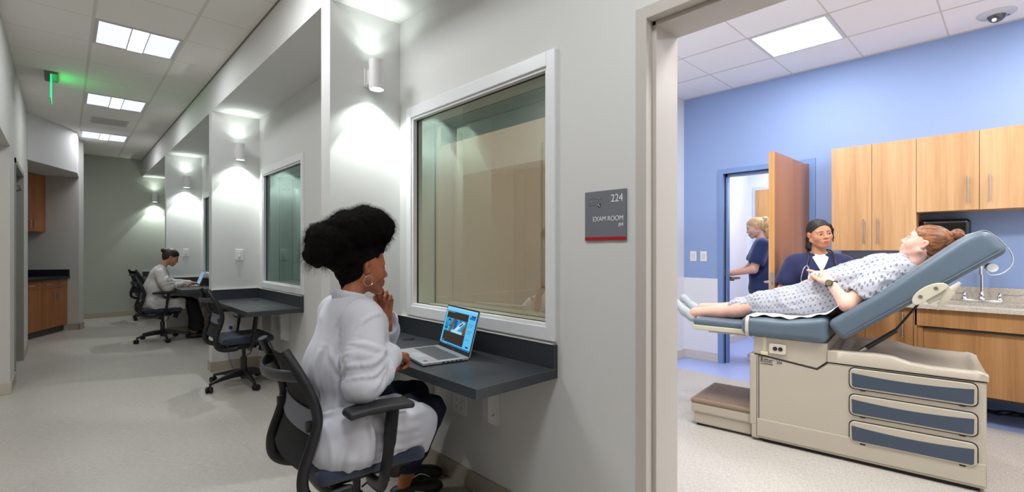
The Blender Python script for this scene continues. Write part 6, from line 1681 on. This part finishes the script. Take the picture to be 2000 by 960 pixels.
def cap_hair(p, hc, R, hk, mat, extra, wide=1.0, cut=(0.095, -0.035, 0.085, 0.10, 0.100), ear=True, vox=0.004):
    F = Field(hc - 0.30, hc + 0.22, vox)
    def h(x, y, z): return hc + R @ (V(x, y * wide, z) * hk)
    F.ell(h(-0.014, 0, 0.044), (0.104 * hk, 0.0775 * hk * wide, 0.087 * hk), R, 0); F.ell(h(-0.045, 0, 0.002), (0.062 * hk, 0.069 * hk * wide, 0.072 * hk), R, 0.02)
    F.ell(h(cut[0], 0, cut[1]), (cut[2] * hk, cut[3] * hk, cut[4] * hk), R, 0.008, 's')
    if ear:
        for s in (-1, 1): F.ell(h(0.008, s * 0.082, -0.022), (0.030 * hk, 0.032 * hk, 0.046 * hk), R, 0.006, 's')
    extra(F, h)
    P, Q = F.mesh(); L = (P - hc) @ R; N = vnormals(P, Q)
    P = P + N * (0.0018 * vnoise(np.stack([L[:, 0] * 25, L[:, 1] * 120, L[:, 2] * 90], 1), 4))[:, None]
    return npmesh('hair', [(P, Q)], mat, p)
# nurse
arN = [((0.0, 0.165, 1.165), (0.05, 0.265, 0.935), (0.25, 0.16, 0.865), (1, -0.3, -0.1), (0, 0, -1), [(0.3, 0.4, 0.3)] * 4),
       ((0.0, -0.165, 1.165), (0.03, -0.262, 0.930), (0.22, -0.13, 0.880), (1, 0.35, -0.1), (0, 0, -1), [(0.3, 0.4, 0.3)] * 4)]
skinN = lin((206, 146, 112))[:3]
yawN = R_(203); hd = R_(17)
pN, hcN, RN, SN, ZN = standing('nurse in navy scrubs with stethoscope standing behind the patient', (4.47, 1.115, 0), yawN, 0.955, skinN, lin((196, 96, 92))[:3],
    ((math.cos(hd), math.sin(hd), -0.06), (0.10, -0.10, 1), (0.015, 0, 0.0), 1.15), None, navy, arN, hcut='v', wide=1.08, girth=1.12, brow=(0.03, 0.018, 0.014), vox=0.0026, gaze=0.003, jawk=1.16, blush=lin((214, 130, 104))[:3], hk=0.95)
pN['label'] = 'standing person in navy scrubs with black hair and stethoscope behind the patient'
def exN(F, h):
    F.chain([h(-0.085, 0.0, 0.0), h(-0.100, -0.01, -0.05), h(-0.085, -0.03, -0.11), h(-0.06, -0.05, -0.15)], [0.044, 0.044, 0.038, 0.014], 0.03)
    F.chain([h(0.05, 0.060, 0.075), h(0.040, 0.080, 0.03), h(0.02, 0.086, -0.04), h(0.02, 0.084, -0.075)], [0.010, 0.008, 0.006, 0.003], 0.012)
cap_hair(pN, hcN, RN, 0.95, hair_bk, exN, 1.08, cut=(0.100, -0.030, 0.088, 0.098, 0.106))
tee = pbr('tee_white', (232, 232, 236), 0.8)
F = Field((-0.2, -0.25, 1.0), (0.25, 0.25, 1.36), 0.006)
F.ell(SN(0.012, 0, ZN(1.15)), (0.118, 0.165, 0.16), None, 0); F.cap(SN(-0.01, 0, ZN(1.29)), SN(-0.01, 0, ZN(1.22)), 0.064, 0.09, 0.04); F.cap(SN(0.0, -0.1, ZN(1.235)), SN(0, 0.1, ZN(1.235)), 0.055, 0.055, 0.03)
F.cap(SN(0.01, 0, ZN(1.29)), SN(0.03, 0, ZN(1.40)), 0.050, 0.062, 0.004, 's')
cloth('tee_shirt', F, tee, pN, 0.002, 10)
# stethoscope
st_k = pbr('tube_black', (30, 32, 36), 0.35)
bm = bmesh.new()
ring = [V(0.128, -0.118, 1.075), V(0.135, -0.100, 1.16), V(0.10, -0.085, 1.225), V(0.03, -0.085, 1.27), V(-0.05, -0.06, 1.285), V(-0.085, 0, 1.285), V(-0.05, 0.06, 1.285), V(0.03, 0.085, 1.27), V(0.10, 0.088, 1.225), V(0.142, 0.098, 1.15), V(0.165, 0.105, 1.06), V(0.165, 0.108, 0.99), V(0.17, 0.105, 0.93)]
ring = [V(q[0] + 0.006, q[1], q[2]) for q in ring]
tube(bm, smooth_path([tuple(q) for q in ring[1:]], 6), 0.0058, 10)
sth = obj('stethoscope', bm, st_k, pN)
bm = bmesh.new(); y0_ = ring[1]
tube(bm, smooth_path([tuple(ring[1]), (0.150, -0.088, 1.12), (0.160, -0.094, 1.05), (0.166, -0.078, 1.01)], 6), 0.0040, 8); tube(bm, smooth_path([tuple(ring[1]), (0.150, -0.125, 1.13), (0.160, -0.142, 1.05), (0.166, -0.130, 1.00), (0.168, -0.112, 0.995)], 6), 0.0040, 8)
tube(bm, [(0.166, -0.078, 1.01), (0.168, -0.094, 0.996)], 0.0055, 8)
obj('ear_tubes', bm, chrome, sth)
bm = bmesh.new(); tube(bm, [(0.172, 0.108, 0.985), (0.176, 0.105, 0.935)], 0.0045, 8); obj('tube_fitting', bm, chrome, sth)
# blonde at the shelf
skinB = lin((222, 176, 156))[:3]
arB = [((0.02, 0.165, 1.345), (0.11, 0.20, 1.065), (0.35, 0.13, 1.005), (1, -0.15, -0.12), (0, 0, -1), [(0.25, 0.4, 0.3)] * 4),
       ((0.02, -0.165, 1.345), (0.13, -0.17, 1.075), (0.38, -0.06, 1.005), (1, 0.15, -0.12), (0, 0, -1), [(0.25, 0.4, 0.3)] * 4)]
yawB = R_(112)
pB, hcB, RB, SB, ZB = standing('standing person in dark blue scrubs with blonde ponytail beyond the blue doorway', (5.875, 2.015, 0), yawB, 1.05, skinB, lin((196, 120, 112))[:3],
    ((0.96, 0.05, -0.30), (0.30, 0, 1), (0.055, 0, -0.01), 0.95), None, navy2, arB, girth=1.08, blush=lin((224, 150, 132))[:3], brow=(0.12, 0.07, 0.04), vox=0.0035, hk=0.95)
hair_bl = hairmat('hair_blonde', (168, 132, 86), (222, 190, 138), (90, 90, 8))
def exB(F, h):
    F.ell(h(-0.098, 0, 0.062), (0.030, 0.028, 0.030), None, 0.012)
    F.chain([h(-0.105, 0, 0.085), h(-0.125, 0, 0.065), h(-0.130, 0, 0.0), h(-0.122, 0, -0.07), h(-0.105, 0, -0.125), h(-0.09, 0, -0.15)], [0.022, 0.036, 0.046, 0.044, 0.036, 0.014], 0.015)
hb = cap_hair(pB, hcB, RB, 0.95, hair_bl, exB, 1.0)
bm = bmesh.new(); q = hcB + RB @ (V(-0.112, 0, 0.078) * 0.95); u_ = RB @ unit(V(-0.8, 0, 0.4)); tube(bm, [q - u_ * 0.010, q + u_ * 0.010], 0.026, 14); obj('hair_tie', bm, blackm, hb)
t = thing('laptop', 'small dark laptop on the brown shelf beyond the doorway', 'laptop', (5.80, 2.62, 0.945), R_(60))
obj('base', B(-0.22, 0, -0.15, 0.15, 0, 0.016, bev=0.003), blackm, t, smooth=False)
obj('lid', B(0, 0.006, -0.15, 0.15, 0.014, 0.20, bev=0.002, M=Matrix.Rotation(0.25, 4, 'Y')), blackm, t, smooth=False)

# ---------------------------------------------------------------- 4. patient on the table (local frame of the table)
skinP = lin((232, 184, 166))[:3]; lipP = lin((206, 120, 112))[:3]
hcP = V(0.842, 0.318, 1.312); RP = frame((-0.895, 0.10, 0.435), (0.435, 0.03, 0.90))
F = head_field(hcP, RP, 0.97, 0.0026, neck=V(0.745, 0.325, 1.165), neck_r=(0.047, 0.056), nose=1.0); HPm = F.mesh()
HPc = head_colors(HPm[0], hcP, RP, 0.97, skinP, lipP, brow=(0.16, 0.08, 0.04), iris=(0.03, 0.05, 0.06), blush=lin((236, 150, 136))[:3], open_=0.0058)
bf = Field((-0.75, -0.05, 0.66), (0.85, 0.70, 1.26), 0.008)
bf.chain([V(0.745, 0.325, 1.165), V(0.68, 0.325, 1.10), V(0.52, 0.325, 1.00), V(0.38, 0.325, 0.935)], [0.055, 0.10, 0.10, 0.10], 0.03, sq=(V(0, 1, 0), 0.75))
near = [V(0.665, 0.140, 1.145), V(0.480, 0.035, 0.945), V(0.385, 0.100, 1.078)]
far = [V(0.66, 0.50, 1.13), V(0.44, 0.54, 0.98), V(0.345, 0.27, 1.115)]
bf.chain(near[:2], [0.052, 0.042]); bf.chain(near[1:], [0.042, 0.0255]); bf.chain(far[:2], [0.05, 0.04]); bf.chain(far[1:], [0.04, 0.026])
for y, dz, kx in ((0.235, 0.0, 0), (0.415, 0.02, 0.012)):
    bf.chain([V(0.36, y, 0.93), V(-0.05, y, 0.895), V(-0.22, y, 0.835)], [0.085, 0.058, 0.055], 0.02)
    bf.chain([V(-0.18, y, 0.845), V(-0.32, y + 0.0, 0.820), V(-0.50, y, 0.800 + dz)], [0.056, 0.050, 0.034], 0.015)
    bf.cap(V(-0.515, y, 0.797 + dz), V(-0.535, y, 0.770 + dz), 0.034, 0.030, 0.012)
BPm = bf.mesh()
hn1 = hand_field(near[2], (-0.62, 0.62, 0.42), (0.25, 0.55, -0.8), 1, [(0.45, 0.75, 0.4), (0.5, 0.8, 0.4), (0.5, 0.8, 0.4), (0.5, 0.8, 0.4)], 0.0026, 0.98, thumb=(0.6, 0.45, -0.5), thumb_curl=(0.2, 0.2), arm=(near[1] * .35 + near[2] * .65, 0.030)).mesh()
hn2 = hand_field(far[2] + V(0.0, -0.005, 0.01), (-0.30, -0.80, 0.05), (0.2, 0.1, -1), -1, [(0.25, 0.5, 0.3), (0.2, 0.5, 0.3), (0.15, 0.5, 0.3), (0.15, 0.4, 0.3)], 0.0026, 0.96, thumb=(0.6, 0.5, -0.3), thumb_curl=(0.2, 0.2), arm=(far[1] * .35 + far[2] * .65, 0.03)).mesh()
pP = person('person', [HPm, BPm, hn1, hn2], [HPc] + [skincol(q[0], skinP, 0.04) for q in (BPm, hn1, hn2)], skinmat('skin_tone'), 'patient in patterned hospital gown lying back on the exam table', TLOC, TROT)
hair_rd = hairmat('hair_auburn', (88, 52, 30), (160, 104, 62), (18, 70, 70))
def exP(F, h):
    F.ell(h(-0.040, 0, 0.050), (0.078, 0.070, 0.074), RP, 0.02)
    F.ell(h(-0.108, 0, 0.118), (0.034, 0.040, 0.036), RP, 0.004)
    F.cap(h(-0.05, 0, -0.02), h(-0.055, 0, -0.09), 0.050, 0.030, 0.02)
hP = cap_hair(pP, hcP, RP, 0.97, hair_rd, exP, 1.0, vox=0.0035)
# socks
sockm = pbr('sock_grey', (176, 184, 190), 0.9, bump=(500, 0.3))
for y, dz in ((0.235, 0.0), (0.415, 0.02)):
    F = Field((-0.78, y - 0.09, 0.66), (-0.42, y + 0.09, 0.94), 0.005)
    a, b_, c_2 = V(-0.530, y, 0.757 + dz), V(-0.585, y, 0.800 + dz), V(-0.655, y, 0.858 + dz)
    F.chain([a, b_, c_2], [0.036, 0.037, 0.030], 0.02, sq=(V(0.7, 0, 0.7), 1.1)); F.cap(c_2, c_2 + V(-0.012, 0, 0.014), 0.030, 0.026, 0.02, sq=(V(0.6, 0, -0.6), 1.25))
    F.cap(V(-0.50, y, 0.840 + dz), V(-0.575, y, 0.858 + dz), 0.036, 0.030, 0.006, 's')
    npmesh('sock', [F.mesh()], sockm, pP)
# gown: torso, skirt over the thighs, sleeves
def gownmat():
    m = bpy.data.materials.new('gown_print'); t = NT(m)
    b = t.n('ShaderNodeBsdfPrincipled', Roughness=0.85); t.l(b.outputs[0], t.out.inputs[0]); b.inputs['Sheen Weight'].default_value = 0.2
    uv = t.t.nodes.new('ShaderNodeUVMap'); sx = t.t.nodes.new('ShaderNodeSeparateXYZ'); t.l(uv.outputs[0], sx.inputs[0])
    U = t.math('MULTIPLY', sx.outputs[0], 35.0); Vv_ = t.math('MULTIPLY', sx.outputs[1], 35.0)
    row = t.math('FLOOR', Vv_); U = t.math('ADD', U, t.math('MULTIPLY', t.math('MODULO', t.math('ADD', row, 1000.0), 2.0), 0.5))
    fu = t.math('SUBTRACT', t.math('FRACT', U), 0.5); fv = t.math('SUBTRACT', t.math('FRACT', Vv_), 0.5)
    r = t.math('SQRT', t.math('ADD', t.math('MULTIPLY', fu, fu), t.math('MULTIPLY', fv, fv)))
    sq = t.math('MAXIMUM', t.math('ABSOLUTE', fu), t.math('ABSOLUTE', fv))
    ringm = t.math('MULTIPLY', t.math('LESS_THAN', r, 0.205), t.math('GREATER_THAN', r, 0.075))
    sqm = t.math('LESS_THAN', sq, 0.15)
    par = t.math('MODULO', t.math('ADD', t.math('ADD', t.math('FLOOR', U), 1000.0), row), 2.0)
    par = t.math('GREATER_THAN', par, 0.5)
    pick = t.mix(par, ringm, sqm)
    n = t.n('ShaderNodeTexNoise', Scale=40.0); t.l(t.coords(), n.inputs['Vector'])
    base_ = lin((176, 177, 186)); dotc = t.mix(par, lin((76, 100, 122)), lin((108, 124, 142)))
    t.l(t.mix(pick, base_, dotc), b.inputs['Base Color'])
    bp = t.n('ShaderNodeBump', Strength=0.10, Distance=0.004); t.l(n.outputs[0], bp.inputs['Height']); t.l(bp.outputs[0], b.inputs['Normal'])
    return m
gown_m = gownmat()
F = Field((-0.42, -0.06, 0.76), (0.86, 0.74, 1.36), 0.006)
sqy = (V(0, 1, 0), 0.70)
F.chain([V(0.715, 0.325, 1.150), V(0.64, 0.325, 1.115), V(0.53, 0.325, 1.065), V(0.44, 0.325, 1.020)], [0.100, 0.128, 0.140, 0.138], 0.02, sq=sqy)
F.chain([V(0.44, 0.325, 1.010), V(0.30, 0.320, 0.955), V(0.10, 0.320, 0.910)], [0.145, 0.118, 0.098], 0.04, sq=sqy)
F.chain([V(0.10, 0.320, 0.905), V(-0.06, 0.320, 0.885), V(-0.20, 0.320, 0.852), V(-0.285, 0.320, 0.835)], [0.092, 0.076, 0.060, 0.050], 0.03, sq=(V(0, 1, 0), 0.45))
F.cap(V(0.30, 0.2, 0.93), V(-0.02, 0.22, 0.895), 0.085, 0.068, 0.03)
F.cap(V(0.30, 0.44, 0.94), V(-0.02, 0.42, 0.90), 0.085, 0.070, 0.03)
F.cap(near[0] + V(0.03, 0.02, 0.0), near[0] * 0.45 + near[1] * 0.55, 0.075, 0.082, 0.03)
F.cap(far[0] + V(0.02, 0, 0.0), far[0] * 0.45 + far[1] * 0.55, 0.075, 0.08, 0.03)
F.box(V(0.63, 0.33, 1.085), (0.17, 0.20, 0.050), frame((0.79, 0, 0.613), (-0.613, 0, 0.79)), 0.045, 0.05)
dn = unit(near[1] - near[0]); F.cap(near[0] * 0.42 + near[1] * 0.58, near[1] + dn * 0.02, 0.056, 0.064, 0.006, 's')
F.box(near[0] + (near[1] - near[0]) * 1.02, (0.10, 0.10, 0.050), frame((0.5, -0.8, -0.1), dn), 0.01, 0.004, 's')
F.cap(V(0.765, 0.325, 1.20), V(0.82, 0.325, 1.30), 0.052, 0.080, 0.006, 's')
for y in (0.235, 0.415): F.cap(V(-0.245, y, 0.828), V(-0.36, y, 0.815), 0.045, 0.052, 0.004, 's')
n_e = unit(V(-1, 0, -0.35)); F.plane(V(-0.285, 0.3, 0.85), V(-1, 0, 0.30), 0.0)
def guv(P):
    cz = np.interp(P[:, 0], [-0.3, 0.1, 0.44, 0.72], [0.84, 0.90, 1.01, 1.15])
    a = np.arctan2(P[:, 2] - cz, P[:, 1] - 0.325); return np.stack([P[:, 0] * 1.08, a * 0.17], 1)
def gfix(P):
    # rests on the cushions: flatten what would sink below them
    zt = np.interp(P[:, 0], [-0.12, 0.30, 0.38, 0.42, 1.04], [0.834, 0.838, 0.855, 0.862, 1.350])
    P[:, 2] = np.maximum(P[:, 2], np.where(P[:, 0] > -0.11, zt, 0.79)); return P
cloth('gown', F, gown_m, pP, 0.014, 8.0, (0.75, 1.2, 1.3), 62, None, 1, 0.005, gfix, guv)
# neckline binding
bm = bmesh.new(); cN = V(0.772, 0.325, 1.198); ax = unit(V(0.5, 0, 0.86)); e1 = unit(np.cross(ax, V(0, 1, 0))); e2 = V(0, 1, 0)
tube(bm, [cN + (e1 * math.cos(a) * 0.072 + e2 * math.sin(a) * 0.078) for a in np.linspace(0, 2 * math.pi, 41)], 0.0055, 8, cap=False, flat=(0.6, 1.5)); obj('neck_binding', bm, pbr('binding', (228, 226, 232), 0.7), pP)
# watch
d = unit(near[1] - near[2]); wc = near[2] + d * 0.018
def ringpts(c, ax, r1, n=28):
    e1 = unit(np.cross(ax, V(0, 0, 1))); e2 = np.cross(ax, e1); return [c + (e1 * math.cos(a) * r1 + e2 * math.sin(a) * r1 * 0.85) for a in np.linspace(0, 2 * math.pi, n)]
bm = bmesh.new(); tube(bm, ringpts(wc, d, 0.0315), 0.0085, 8, cap=False, flat=(1.1, 0.25)); wt = obj('watch', bm, pbr('watch_band', (44, 42, 40), 0.5), pP)
wn = unit(V(-0.45, -0.75, 0.50)); wn = unit(wn - d * np.dot(wn, d)); fm = frame(wn, d)
Mw = Matrix(((fm[0, 0], fm[0, 1], fm[0, 2], wc[0] + wn[0] * 0.030), (fm[1, 0], fm[1, 1], fm[1, 2], wc[1] + wn[1] * 0.030), (fm[2, 0], fm[2, 1], fm[2, 2], wc[2] + wn[2] * 0.030), (0, 0, 0, 1))) @ Matrix.Rotation(math.pi / 2, 4, 'Y')
bm = bmesh.new(); lathe(bm, [(0.0001, 0), (0.019, 0), (0.0215, 0.002), (0.0215, 0.008), (0.018, 0.0095), (0.017, 0.0085)], 28, Mw); obj('watch_case', bm, pbr('watch_case', (70, 66, 58), 0.3, 0.6), wt)
bm = bmesh.new(); lathe(bm, [(0.0001, 0.009), (0.0172, 0.009)], 24, Mw); obj('watch_dial', bm, pbr('watch_dial', (150, 146, 120), 0.4), wt)
# ================================================================== CAMERA AND RENDER SETTINGS
cam = bpy.data.cameras.new('camera'); co = bpy.data.objects.new('camera', cam); COL.objects.link(co)
cam.sensor_fit = 'HORIZONTAL'; cam.sensor_width = 36.0; cam.lens = 930 / 2000 * 36.0; cam.shift_y = 0.0045; cam.clip_start = 0.02
co.location = (0, 0, 1.276); co.rotation_euler = (math.pi / 2, 0, -math.atan(874 / 930))
SC.camera = co
w = bpy.data.worlds.new('world'); SC.world = w; w.use_nodes = True
w.node_tree.nodes['Background'].inputs[0].default_value = (0.9, 0.95, 1.0, 1); w.node_tree.nodes['Background'].inputs[1].default_value = 0.0
vs = SC.view_settings
SC.display_settings.display_device = 'sRGB'
vs.view_transform = 'Standard'; vs.look = 'None'; vs.gamma = 1.0; vs.use_curve_mapping = False; vs.exposure = LP['exp']
SC.cycles.max_bounces = 8; SC.cycles.diffuse_bounces = 5; SC.cycles.glossy_bounces = 4; SC.cycles.transparent_max_bounces = 12
SC.cycles.sample_clamp_indirect = 6.0; SC.cycles.use_denoising = True
SC.cycles.caustics_reflective = False; SC.cycles.caustics_refractive = False
